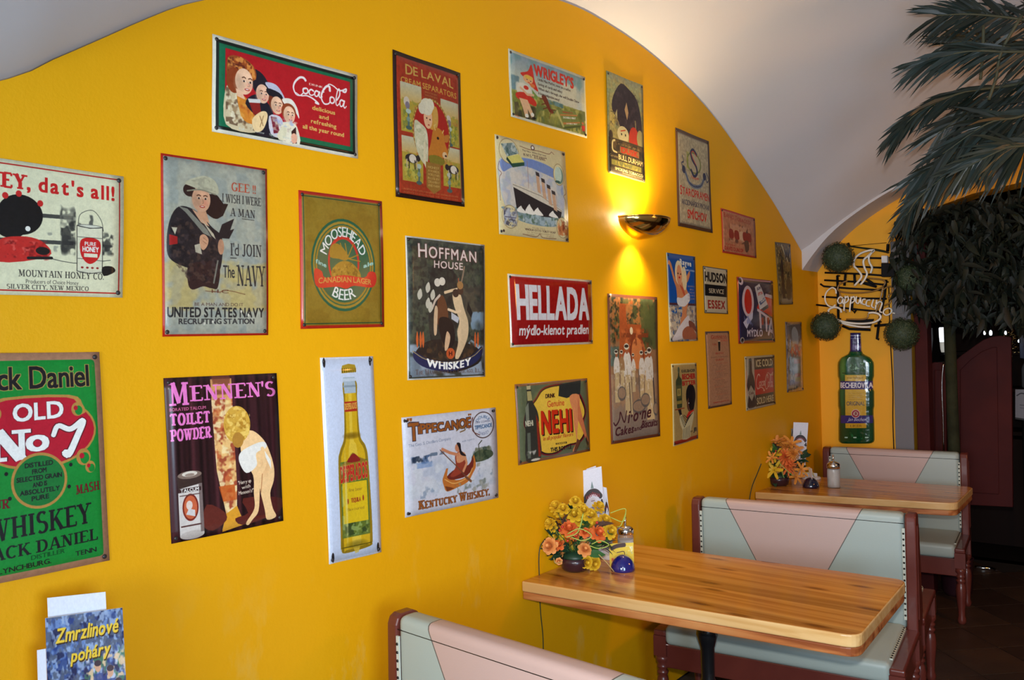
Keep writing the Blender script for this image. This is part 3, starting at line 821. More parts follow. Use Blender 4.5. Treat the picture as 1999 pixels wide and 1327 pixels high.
def art_seasons(c):
    c.a[:] = np.array((214, 210, 190)) / 255
    c.frame(2.0, 3.8, (18, 26, 22)); k = c.W / c.H
    c.rect(3.8, 3.8 * k, 96.2, 100 - 3.8 * k, (20, 100, 66))
    c.rect(7.5, 11, 94, 87.5, (176, 26, 34))
    # four women of the seasons, smallest to the right
    FUR = (152, 74, 34)
    c.poly([(8, 52), (13, 50), (20, 60), (26, 78), (26, 93), (8, 90)], (206, 190, 152), smooth=4); c.mottle(0, 0, 0, 0, [(150, 120, 84), (232, 222, 190), (96, 70, 50)], 30, .54, .8, shape=[(8, 50), (20, 60), (26, 92), (8, 88)])
    c.poly([(15, 54), (22, 60), (27, 74), (25, 84), (19, 82), (16, 70)], (208, 128, 44), smooth=4); c.mottle(0, 0, 0, 0, [(176, 84, 34), (226, 160, 70)], 30, .5, .7, shape=[(15, 56), (27, 74), (24, 84), (17, 80)])
    c.poly([(20, 64), (26, 52), (33, 56), (38, 70), (36, 94), (26, 93), (29, 80)], (30, 28, 40), smooth=4)
    c.cir(29.5, 40, 5.4, 5.6, (34, 30, 36)); c.mottle(0, 0, 0, 0, [(120, 116, 120)], 40, .6, .8, shape=[(25, 26), (34, 32), (36, 44), (27, 44)])
    c.poly([(24, 26), (31, 28), (37, 42), (40, 50), (33, 50), (26, 44)], (34, 30, 40), smooth=4); c.face(31, 49.5, 4.2, (230, 184, 152), turn=.2)
    c.poly([(33, 36), (40, 36), (45, 46), (46, 54), (40, 48), (35, 42)], (186, 186, 202), smooth=4); c.cir(40, 55, 5.2, 6, (116, 50, 28)); c.poly([(34, 42), (42, 44), (44, 50), (35, 49)], (30, 28, 36), smooth=3); c.face(40.4, 58.5, 4.0, (236, 190, 154), turn=.15)
    c.poly([(44, 50), (50, 48), (54, 56), (55.5, 68), (52, 60), (46, 56)], (226, 222, 206), smooth=4); c.cir(48.2, 63, 5, 5, (140, 64, 34)); c.face(48.6, 66, 3.9, (238, 192, 156), turn=.2)
    c.poly([(35, 72), (42, 70), (45, 80), (44, 93), (36, 91)], (206, 200, 206), smooth=3); c.poly([(36, 72), (40, 72), (42, 88), (38, 90)], (120, 34, 50)); c.poly([(43, 78), (49, 74), (54, 78), (56, 97), (44, 96)], (228, 222, 196), smooth=3); c.mottle(35, 70, 56, 96, [(160, 170, 206), (240, 226, 190), (190, 170, 150)], 40, .58, .7)
    c.poly([(9, 20), (17, 16), (25, 22), (27, 34), (22, 40), (15, 36), (9, 42)], FUR, smooth=5); c.mottle(0, 0, 0, 0, [(206, 120, 50), (90, 34, 24), (226, 150, 70)], 40, .5, .8, shape=[(9, 20), (17, 16), (25, 22), (27, 36), (15, 37), (9, 42)])
    c.cir(13, 42, 4.8, 7, (140, 62, 30)); c.face(19.2, 41, 5.6, (236, 192, 156), turn=.35); c.poly([(14, 50), (18, 52), (20, 60), (15, 58)], (230, 186, 150))
    c.poly([(22, 60), (29, 58), (30, 72), (25, 74)], (136, 34, 32)); c.poly([(21.5, 58), (29.4, 56), (29.6, 60), (22.4, 62)], (206, 206, 200))
    c.poly([(24, 80), (29, 70), (33, 68), (34, 74), (31, 88), (26, 92)], (236, 204, 150), smooth=4); c.stroke([(29, 74), (31, 84)], .5, (150, 110, 70)); c.stroke([(31.4, 73), (29, 86)], .4, (150, 110, 70))
    c.poly([(40, 92), (44, 80), (47, 84), (44, 96)], (220, 214, 180), smooth=2); c.poly([(50, 84), (53, 78), (54, 96), (51, 97)], (56, 30, 28)); c.cir(52, 91, 2.2, 3, (230, 170, 140))
    c.text('DRINK', 63, 73, 24.5, 27, (226, 200, 180), bold=.03)
    cola(c, 51, 19, 91.5, 47, (232, 222, 218), 1.5, slope=1)
    for t, a, b, y in (('delicious', 65, 82, 49.5), ('and', 70, 77, 57.5), ('refreshing', 64, 83, 65), ('all the year round', 58, 89, 73)):
        c.text(t, a, b, y, y + 4.6, (214, 176, 90), bold=.09)
    for t, a, b in (('Fall', 16, 19), ('Winter', 26, 32), ('Spring', 35, 41), ('Summer', 44, 51)): c.text(t, a, b, 90.5, 92.8, (200, 206, 190))


def art_navy(c):
    c.a[:] = np.array((176, 182, 176)) / 255
    c.mottle(0, 0, 100, 100, [(160, 172, 176), (192, 194, 184)], 8, .45, .7)
    c.mottle(0, 55, 100, 88, [(196, 184, 140), (202, 186, 126)], 6, .42, .8); c.mottle(3, 25, 12, 60, [(200, 190, 150)], 6, .4, .6)
    c.frame(0, 1.8, (206, 40, 24))
    N = (42, 36, 42)
    # young woman in a sailor's jacket and white cap
    c.poly([(16, 28), (30, 30), (44, 38), (54, 44), (53, 60), (46, 64), (22, 62), (6, 57), (4, 46), (8, 34)], N, smooth=5)
    c.poly([(24, 60), (50, 58), (50, 72), (44, 73), (36, 72), (26, 74), (22, 70)], (56, 36, 38), smooth=4)
    c.mottle(0, 0, 0, 0, [(74, 60, 66), (26, 22, 28), (92, 70, 62)], 22, .55, .6, shape=[(8, 34), (44, 38), (52, 46), (50, 70), (24, 70), (6, 56)])
    c.poly([(22, 17), (50, 21), (56, 27), (50, 33), (40, 31), (24, 21)], (44, 28, 28), smooth=4)
    c.poly([(48, 28), (56, 24), (60, 24), (55, 31), (50, 33)], (50, 34, 34))
    c.poly([(26, 29), (36, 32), (42, 38), (34, 36)], (220, 172, 144)); c.poly([(28, 26), (38, 28), (42, 36), (34, 34)], (214, 164, 134))
    c.ell(24, 18.5, 5.5, 3.6, (52, 32, 30)); c.poly([(42, 20), (50, 20), (54, 26), (50, 32), (44, 32), (41, 28)], (48, 30, 30), smooth=4); c.face(34.5, 23, 8.4, (226, 176, 148), turn=.1)
    c.poly([(20, 15), (26, 12), (38, 9.5), (48, 12), (50, 19), (36, 18), (24, 16)], (200, 200, 180), smooth=5); c.mottle(0, 0, 0, 0, [(172, 172, 156)], 26, .5, .8, shape=[(22, 14), (38, 10), (48, 14), (48, 18), (30, 17)])
    c.stroke([(22, 19), (34, 17.6), (48, 19.4)], 1.2, (150, 148, 132), n=4)
    c.poly([(14, 28), (22, 29), (40, 40), (44, 44), (36, 42), (20, 31)], (136, 138, 132)); c.poly([(34, 34), (46, 42), (48, 45), (44, 43)], (206, 198, 180))
    c.poly([(6, 44), (13, 45), (13, 49), (6, 50)], (180, 36, 36)); c.poly([(8, 40), (13, 40), (11, 44)], (210, 206, 190))
    c.poly([(33, 44), (37, 42.6), (41, 45), (40, 49), (36, 51.6), (33, 49)], (222, 170, 140), smooth=3); c.stroke([(36, 44.5), (39.6, 46)], .5, (160, 110, 90)); c.stroke([(35.6, 46.4), (39.4, 48)], .5, (160, 110, 90)); c.poly([(28, 49), (33, 48), (35, 54), (29, 53)], (196, 190, 176)); c.ell(53, 49, 3, 4.5, (206, 154, 126))
    c.poly([(50, 43), (54, 36), (66, 32), (62, 39), (66, 38), (61, 44), (52, 44)], N)
    c.stroke([(46, 70), (50, 57)], 1.4, (130, 130, 124))
    R_ = (196, 84, 62)
    c.text('GEE !!', 63, 88, 11, 16, R_, font='serif'); D = (56, 54, 58)
    c.text('I WISH I WERE', 54, 93.5, 18.2, 23, D, font='serif', gap=.05); c.text('A MAN', 62, 87, 26, 30.6, D, font='serif'); c.stroke([(74, 31.6), (86, 31.9)], .5, D)
    c.text("I'd JOIN", 62, 93, 46.5, 53.5, D, font='serif'); c.stroke([(62, 55), (68, 55)], .6, D); c.text('The', 55, 66, 59.5, 66.5, D, bold=.04); c.text('NAVY', 68, 96.5, 59, 71, D, font='serif', gap=.02)
    c.stroke([(38, 74.5), (50, 75), (60, 74), (76, 76)], .5, (120, 70, 50), n=4); c.text('H.C', 44, 60, 73.5, 75.5, (110, 64, 50))
    c.text('BE A MAN AND DO IT', 28, 74, 81.2, 83, (96, 70, 64)); c.text('UNITED STATES NAVY', 4, 95, 84, 89.3, (44, 44, 48), bold=.1, gap=.1); c.text('RECRUITING STATION', 14, 85, 90.2, 93.2, (60, 60, 64), bold=.08)
    for x, y in ((72, 86), (79, 88), (45, 92), (37, 93)): c.ell(x, y, 1, .9, (230, 230, 226))
    c.wear(.04)


def art_moose(c):
    c.a[:] = np.array((146, 116, 34)) / 255; k = c.W / c.H
    c.mottle(0, 0, 100, 100, [(138, 106, 30), (152, 124, 42)], 5, .45, .6)
    c.frame(0, 2.8, (196, 44, 26)); c.frame(4.2, 4.9, (20, 74, 50))
    G = (10, 92, 66)
    c.ell(50, 52.5, 38.5, 35, G); c.ell(50, 52.5, 36.4, 33, (164, 132, 46)); c.ell(50, 52.5, 34.4, 31, G); c.ell(50, 52.5, 33.6, 30.2, (150, 120, 40))
    c.ell(50, 52.5, 31.6, 28.4, G)
    c.ell(50, 50, 19, 20, (196, 40, 40)); c.ell(50, 50.6, 16.6, 17.6, G)
    M = (160, 122, 36)
    c.poly([(34, 40), (40, 36.5), (48, 38.5), (56, 46), (52, 49), (44, 48), (34, 47)], M, smooth=4)
    for a, b in (((56, 45), (62, 36)), ((58, 47), (68, 44)), ((54, 44), (52, 36)), ((60, 48), (70, 49)), ((50, 44), (46, 36))): c.stroke([(52, 47), a, b], 1.2, M)
    c.poly([(36, 56), (46, 50), (58, 50), (68, 56), (70, 62), (62, 65), (54, 66), (44, 65), (36, 62)], M, smooth=4); c.mottle(0, 0, 0, 0, [(116, 84, 22), (184, 146, 56)], 34, .5, .8, shape=[(36, 55), (58, 50), (70, 60), (56, 67), (38, 63)])
    c.ringtext('MOOSEHEAD', 50, 51.5, 21.4, 20.4, 163, 17, .37, WH, bold=2)
    c.ringtext('BEER', 50, 52, 29.5, 27.2, 240, 300, .3, WH, bold=2, inside=True)
    R_ = (206, 44, 36)
    c.poly([(16, 56), (24, 58), (28, 62.5), (50, 60), (74, 61.5), (80, 57), (88, 57), (90, 63), (84, 69), (62, 68), (52, 70.5), (42, 69), (20, 70), (15, 64)], R_, smooth=3)
    c.text('CANADIAN LAGER', 20, 83, 63, 67, (206, 150, 70), bold=.04, arc=-1.6)
    c.text('fine', 17, 29, 49, 52, (150, 200, 190), bold=.08, slope=3); c.text('ale', 74, 86, 51, 54, (150, 200, 190), bold=.08, slope=-3)


def art_toilet(c):
    c.a[:] = np.array((62, 30, 34)) / 255
    rg = np.random.default_rng(3); X = np.arange(c.W) / c.W
    f = .75 + .35 * np.sin(X * 52) * np.sin(X * 17 + 1) + .12 * np.sin(X * 131)
    c.a *= np.clip(f, .35, 1.5)[None, :, None].astype(np.float32)
    c.poly([(38, 2), (57, 2), (57, 70), (56, 84), (62, 96), (42, 98), (46, 88), (40, 60)], (206, 150, 92))
    c.mottle(0, 0, 0, 0, [(190, 90, 50), (232, 190, 120), (150, 60, 40), (236, 214, 160)], 14, .52, .85, shape=[(38, 14), (57, 14), (57, 70), (56, 84), (46, 88), (40, 60)])
    c.mottle(38, 0, 57, 13, [(120, 60, 44)], 10, .3); c.rect(50, 14, 56, 40, (238, 208, 130), .6); c.poly([(46, 88), (56, 84), (62, 97), (42, 99)], (216, 152, 44)); c.poly([(41, 70), (55, 70), (55, 80), (44, 80)], (190, 84, 30), .8)
    c.poly([(30, 80), (44, 86), (46, 92), (34, 97), (26, 92)], (96, 40, 32), smooth=3); c.poly([(62, 80), (66, 90), (54, 92), (60, 97), (80, 96), (98, 92), (98, 84)], (92, 36, 30), smooth=3)
    c.poly([(70, 5), (98, 5), (98, 94), (72, 93)], (48, 22, 30), .35)
    P_ = (228, 120, 190)
    c.text("ENNEN'S", 20.5, 97, 5.5, 15, P_, font='serif', bold=.03, gap=.03); c.text('M', 3, 18, 3, 17, P_, font='serif', bold=.04)
    c.text('BORATED TALCUM', 3, 33, 18.4, 20.2, (190, 90, 130), bold=.08); c.text('TOILET', 3, 35, 22, 29, P_, font='serif', bold=.12); c.text('POWDER', 3, 35.5, 31.5, 38.5, P_, font='serif', bold=.12)
    # powder tin
    c.rect(7, 65, 27, 97, (206, 198, 190)); c.ell(17, 97, 10, 2.6, (190, 180, 172)); c.poly([(6, 60), (27, 60), (27, 66), (7, 68)], (60, 44, 40)); c.ell(17, 60, 10, 2.4, (128, 108, 96)); c.ell(17, 59.4, 6.4, 1.6, (216, 206, 190)); c.ell(17, 60, 4, .9, (150, 130, 116))
    c.rect(24, 66, 27, 96, (120, 104, 100)); c.rect(7, 68, 26, 70.4, (60, 40, 40)); c.text('TALCUM', 9, 24, 68.3, 70.2, WH, bold=.1); c.ell(16.5, 80, 6.6, 8.4, (120, 40, 30)); c.ell(16.5, 80, 5.4, 7.2, (196, 96, 60)); c.ell(15.6, 78.6, 2.6, 2.8, (220, 200, 186)); c.poly([(12.6, 84), (15, 80.6), (20, 82), (20, 86)], (206, 200, 196)); c.rect(8, 90.6, 25, 91.6, (90, 60, 56)); c.rect(8, 72, 25, 72.6, (90, 60, 56))
    # small child seen peeping through the curtain
    S_ = (238, 196, 140)
    c.poly([(66, 38), (74, 37), (84, 44), (90, 54), (93, 64), (92, 72), (88, 80), (90, 90), (93, 96), (84, 97), (82, 90), (79, 80), (78, 76), (76, 90), (70, 95), (66, 98), (64, 96), (72, 88), (72, 78), (72, 66), (64, 56), (62, 46)], S_, smooth=4)
    c.stroke([(81, 66), (79, 78)], .8, (190, 130, 84)); c.soft(84, 60, 5, 10, (206, 150, 100), .4)
    c.poly([(62, 50), (74, 46), (84, 45), (86, 49), (76, 52), (76, 60), (66, 64), (60, 56)], (226, 222, 212), smooth=4); c.poly([(80, 46), (90, 58), (90, 64), (84, 54)], (232, 228, 216)); c.stroke([(82, 49), (84, 60), (80, 65)], 3.4, S_)
    c.ell(60, 32, 12, 12, (206, 160, 62)); c.mottle(0, 0, 0, 0, [(168, 118, 36), (236, 200, 104)], 30, .5, .8, shape=[(48, 26), (60, 20), (72, 26), (72, 38), (62, 44), (50, 38)]); c.ell(60, 42, 5, 5, (176, 126, 50))
    for i, t in enumerate(('"Hurry up', 'with', "Mennen's!\"")): c.text(t, 58 + 3 * (i == 1), 70 - 2 * (i == 1) + i, 68.5 + i * 3.3, 70.8 + i * 3.3, (206, 190, 170), bold=.04, slope=-.5)


def art_beer(c):
    c.a[:] = np.array((204, 212, 226)) / 255
    c.frame(0, 2.4, (236, 238, 240)); Y = (214, 170, 28); D = (120, 96, 28)
    B = [(38, 12), (62, 12), (63, 22), (66, 39), (76, 45), (80, 54), (82, 90), (81.5, 93.5), (76, 95.5), (30, 96.5), (23, 94), (22, 92), (22, 54), (26, 46), (35, 39), (37, 22)]
    c.poly(B, (150, 118, 20), smooth=5)
    c.poly([(41, 16), (60, 16), (62, 39), (72, 46), (75, 54), (77, 91), (70, 94), (34, 95), (28, 92), (27, 54), (30, 47), (39, 39)], Y, smooth=4)
    c.poly([(46, 18), (52, 18), (52, 40), (60, 48), (60, 92), (44, 93), (42, 50), (46, 40)], (236, 200, 70), .7, smooth=3)
    c.poly([(38, 10), (60, 10), (61, 15), (61, 18), (39, 18)], (170, 184, 190)); c.rect(36.6, 10.6, 62, 12, (196, 206, 212)); c.rect(37, 14, 61, 15, (140, 154, 160))
    c.poly([(36, 6), (38, 4.2), (50, 3.4), (62, 4), (64, 6), (64, 7.6), (36, 8)], (176, 142, 30)); 
    for x in range(37, 64, 4): c.rect(x, 5.6, x + 1.6, 7.8, (90, 70, 20))
    c.rect(38, 22, 62, 27, (178, 50, 30)); c.text('DESPERADOS', 38.5, 61.5, 23, 26, (222, 170, 70), bold=.08, slope=-.3)
    c.soft(50, 39, 20, 2, (100, 70, 10), .7)
    c.rect(25.5, 51.5, 77.5, 89, (96, 112, 40)); c.mottle(26, 80, 78, 89, [(40, 60, 30), (150, 170, 90)], 12, .5); c.poly([(28, 53), (40, 51), (50, 47.5), (62, 50), (76, 52), (76, 55), (28, 56)], (146, 110, 34), smooth=3)
    c.poly([(40, 52), (44, 49.5), (52, 48), (60, 49.6), (64, 52)], (140, 34, 30), smooth=3)
    c.rect(28, 62, 75, 82, (222, 184, 26)); c.text('DESPERADOS', 25.5, 77, 54, 61.5, (190, 36, 34), bold=.12, slope=-1, outline=(214, 160, 60), ow=.08, gap=.05)
    c.text('TEQUILA', 44, 62, 70, 72, (160, 60, 26), bold=.1); c.text('fine beer', 40, 66, 65, 66.6, (150, 116, 30)); c.text('flavoured', 36, 68, 74.6, 76, (150, 116, 30))
    c.ell(38, 71.2, 1.4, 1.4, (160, 60, 26)); c.ell(67, 70.6, 1.4, 1.4, (160, 60, 26)); c.mottle(26, 50, 32, 90, [(200, 210, 150)], 8, .5, .4)
    c.soft(35, 70, 3, 28, (240, 226, 150), .55); c.rect(24, 93.4, 80, 94, (110, 90, 20)); c.soft(52, 93, 24, 2.4, (90, 80, 20), .6)
    for x, y in ((6, 2.5), (93, 2.5), (7, 97.2), (93, 97)): c.ell(x, y, 2.4, 2.4, (40, 36, 36))


def art_separator(c):
    c.a[:] = np.array((164, 54, 32)) / 255; c.wear(.08)
    c.frame(0, 4.4, (44, 20, 18))
    c.text('DE LAVAL', 17, 87, 8.5, 14, (206, 166, 84), bold=.05, arc=-1.2, grow=.3); c.text('CREAM SEPARATORS', 10, 92, 16.6, 20.6, (206, 160, 70), bold=.06)
    for bx in ((9, 20, 38, 54), (66, 24, 95, 57), (9, 57, 38, 88), (68, 58, 95, 87)):
        c.rect(*bx, (178, 158, 60)); x0, y0, x1, y1 = bx; c.grad(x0, y0, x1, y0 + (y1 - y0) * .36, (196, 196, 176), (206, 176, 110))
        c.mottle(x0, y0 + (y1 - y0) * .3, x1, y0 + (y1 - y0) * .55, [(186, 120, 60), (150, 150, 70)], 20, .5)
        c.mottle(x0, y0 + (y1 - y0) * .5, x1, y1, [(150, 150, 40), (196, 190, 90), (116, 128, 60)], 24, .52)
    for x, y in ((17, 33), (78, 38)): c.ell(x, y, 4, 3.4, (206, 196, 186)); c.ell(x + 1, y + 2.5, 3, 2.6, (130, 120, 140))
    for x, y in ((19, 45), (80, 50), (32, 82), (77, 84)): c.stroke([(x, y - 5), (x, y + 6)], 2.6, (84, 110, 110)); c.ell(x, y - 5.5, 3.4, 1.7, (176, 196, 190)); c.ell(x, y + 6, 4, 1.4, (70, 96, 96)); c.ell(x - .3, y, 2.4, 1.8, (120, 146, 140))
    for x, y, s_ in ((12, 71, 1), (73, 73, -1)):
        c.ell(x + 10, y + 1, 9, 3.2, (44, 40, 44)); c.ell(x + 11, y + 1, 5, 3, (222, 214, 204)); c.ell(x + 10 + 9 * s_, y, 3, 2.2, (40, 36, 40))
        for d in (3, 6, 14, 17): c.stroke([(x + d, y + 2), (x + d, y + 8)], 1.3, (196, 176, 160) if d % 2 else (60, 50, 50))
    c.rect(42, 21, 62, 30, (150, 60, 34)); 
    for i in range(4): c.text('butter of the highest', 43, 61, 21.8 + i * 2.2, 23 + i * 2.2, (190, 130, 70))
    c.ell(52, 50.5, 28.4, 24.2, (150, 110, 50)); c.ell(52, 50.5, 26.4, 22.6, (172, 36, 30))
    for i in range(46):
        a = 2 * PI * i / 46; c.ell(52 + 27.3 * math.cos(a), 50.5 + 23.4 * math.sin(a), .8, .8, (206, 170, 90))
    # milkmaid in a frilled white cap with a brown cow
    c.poly([(27, 45), (36, 46), (44, 50), (46, 60), (44, 74), (34, 71), (27, 60)], (206, 204, 178), smooth=4); c.mottle(0, 0, 0, 0, [(170, 176, 150), (232, 228, 206)], 26, .5, .7, shape=[(27, 45), (44, 50), (46, 64), (40, 72), (28, 60)])
    c.ell(52, 39, 8.5, 9.5, (206, 150, 60)); c.ell(46.5, 41, 6.4, 7.4, (234, 186, 150)); c.ell(45, 33, 9, 6, (222, 218, 200)); c.ell(38, 35, 5, 4, (216, 212, 196)); c.ell(50, 31, 6, 4.4, (228, 224, 206)); c.ell(58, 39, 4, 8, (206, 160, 80))
    c.ell(44.5, 41, 1, .6, (60, 34, 30)); c.ell(49.4, 41.6, 1, .6, (60, 34, 30)); c.ell(47.4, 45.6, 1.2, .5, (180, 50, 44)); c.poly([(40, 58), (42, 58), (42, 77), (38, 72)], (224, 214, 186))
    c.poly([(54, 48), (62, 46), (70, 49), (72, 56), (76, 62), (74, 66), (66, 67), (60, 66), (52, 70), (46, 66), (50, 58)], (198, 124, 44), smooth=4); c.poly([(70, 51), (78, 49), (77, 54), (72, 55)], (190, 120, 50), smooth=3); c.ell(61, 53.4, 1.8, 1, (40, 24, 20)); c.ell(71, 64.6, 3.6, 2.4, (222, 190, 150)); c.ell(72.6, 65, 1.6, .8, (60, 40, 36)); c.stroke([(57, 48), (55, 45), (58, 44)], 1.4, (220, 190, 110)); c.stroke([(68, 49), (70, 46.6)], 1.3, (220, 190, 110))
    c.poly([(46, 68), (58, 66), (70, 68), (68, 72), (52, 73.5)], (130, 120, 40), smooth=3)
    c.poly([(42, 72), (64, 72), (64, 90), (54, 94), (43, 90)], (150, 110, 50))
    for i, t in enumerate(('HIGHEST', 'AWARDS', 'WORLD FAIRS', 'IN USE BY', 'CREAMERY', 'AND FARM')): c.text(t, 45, 62, 74.5 + i * 2.6, 76.2 + i * 2.6, (206, 176, 110))
    for i in range(2): c.text('AGENCIES EVERYWHERE THE WORLD OVER', 10, 90, 93 + i * 2.2, 94.2 + i * 2.2, (190, 110, 70))


def art_forest(c):
    c.a[:] = np.array((58, 62, 54)) / 255
    c.mottle(0, 0, 100, 80, [(40, 46, 42), (74, 84, 60), (34, 32, 32), (86, 88, 70)], 16, .52, .5); c.poly([(30, 20), (60, 24), (58, 70), (28, 74)], (34, 30, 32), .5, smooth=4)
    c.mottle(60, 30, 98, 62, [(84, 74, 60), (56, 54, 50)], 9, .45, .7); c.mottle(78, 50, 98, 66, [(126, 150, 168)], 5, .3, .9)
    c.mottle(3, 74, 98, 98, [(110, 122, 134), (140, 152, 164)], 8, .38, .9)
    c.poly([(64, 80), (80, 72), (96, 78), (94, 84), (70, 84)], (150, 166, 176), .7)
    c.poly([(10, 80), (30, 72), (70, 74), (92, 80), (90, 90), (50, 96), (14, 88)], (40, 34, 32), smooth=4); c.mottle(10, 72, 90, 88, [(84, 60, 40), (50, 44, 36)], 20, .5)
    for x in (10, 14, 17, 84, 88): c.poly([(x, 72), (x + 1.6, 66), (x + 3, 72), (x + 1.6, 78)], (190, 90, 44), smooth=3)
    # plain group of dancing figures
    def fig(x, y, s_, pts, col): c.poly([(x + a * s_, y + b * s_) for a, b in pts], col, smooth=4)
    fig(62, 34, 1, [(-6, 4), (0, 0), (5, 6), (8, 14), (13, 24), (12, 32), (6, 38), (2, 46), (-2, 52), (-4, 50), (0, 40), (-1, 32), (2, 24), (-4, 14)], (206, 178, 138))
    fig(70, 36, 1, [(-4, 10), (2, 16), (6, 24), (5, 34), (-2, 44), (-8, 50), (-10, 48), (-4, 36), (-4, 26)], (198, 172, 134))
    fig(40, 38, 1, [(-3, 6), (3, 2), (8, 8), (10, 18), (4, 24), (-4, 22)], (96, 60, 40)); fig(34, 46, 1, [(0, 2), (3, 4), (2, 16), (1, 22), (-2, 22), (-2, 10)], (196, 164, 128))
    fig(46, 60, 1, [(-6, -4), (8, -2), (12, 12), (6, 18), (-2, 16), (-8, 4)], (34, 28, 28)); fig(48, 66, 1, [(0, 0), (4, 4), (1, 12), (-3, 14), (-3, 8)], (196, 160, 124))
    c.stroke([(46, 38), (56, 36), (64, 35)], 2.6, (210, 180, 140)); c.stroke([(50, 50), (60, 52), (66, 51)], 2.4, (216, 186, 148)); c.stroke([(30, 50), (34, 44), (40, 40)], 2.4, (190, 170, 150)); c.stroke([(66, 34), (70, 24), (72, 18)], 1.8, (130, 110, 90)); c.stroke([(64, 32), (64, 27)], 1.4, (150, 80, 60))
    for x, y, h in ((37, 31, (200, 190, 172)), (43, 30, (206, 196, 176)), (66, 36, (70, 50, 40)), (66, 32, (150, 110, 66)), (60, 38, (60, 44, 38))): c.ell(x, y, 4, 3, h)
    for x, y in ((24, 35), (24, 46), (30, 40), (14, 40), (27, 49)): c.poly([(x - 2, y), (x + 2, y - 4), (x + 4, y + 1), (x, y + 4)], (186, 180, 160), smooth=3)
    c.poly([(54, 52), (64, 56), (62, 60), (54, 57)], (176, 176, 180)); c.poly([(76, 44), (82, 52), (80, 56), (74, 50)], (36, 34, 34))
    T_ = (206, 190, 180)
    c.text('HOFFMAN', 14, 88, 4.5, 14, T_, bold=.04, small=.82, arc=-.4, gap=.2, outline=(110, 50, 50), ow=.06); c.text('HOUSE', 33, 70, 15.5, 20.5, T_, bold=.04, gap=.2, outline=(110, 50, 50), ow=.06)
    c.poly([(8, 80), (22, 85), (50, 88), (80, 84), (95, 77), (95, 84), (80, 91), (50, 95), (22, 92), (8, 86)], (36, 40, 74), smooth=4)
    c.stroke([(6, 80), (22, 86), (50, 88.6), (80, 85), (96, 78)], .8, (150, 130, 90), n=4)
    c.text('WHISKEY', 23, 79, 85.4, 90.4, WH, bold=.12, arc=3, gap=.14); c.ell(52, 82, 5.5, 4, (180, 80, 40)); c.text('H', 50, 54, 80.5, 83.5, (60, 20, 20), bold=.1)
    c.text('THE HAMBURGER CO. CHICAGO, ILL.', 9, 93, 93, 96.4, (90, 66, 60), font='serif', small=.75); c.frame(0, 1.2, (196, 196, 188))


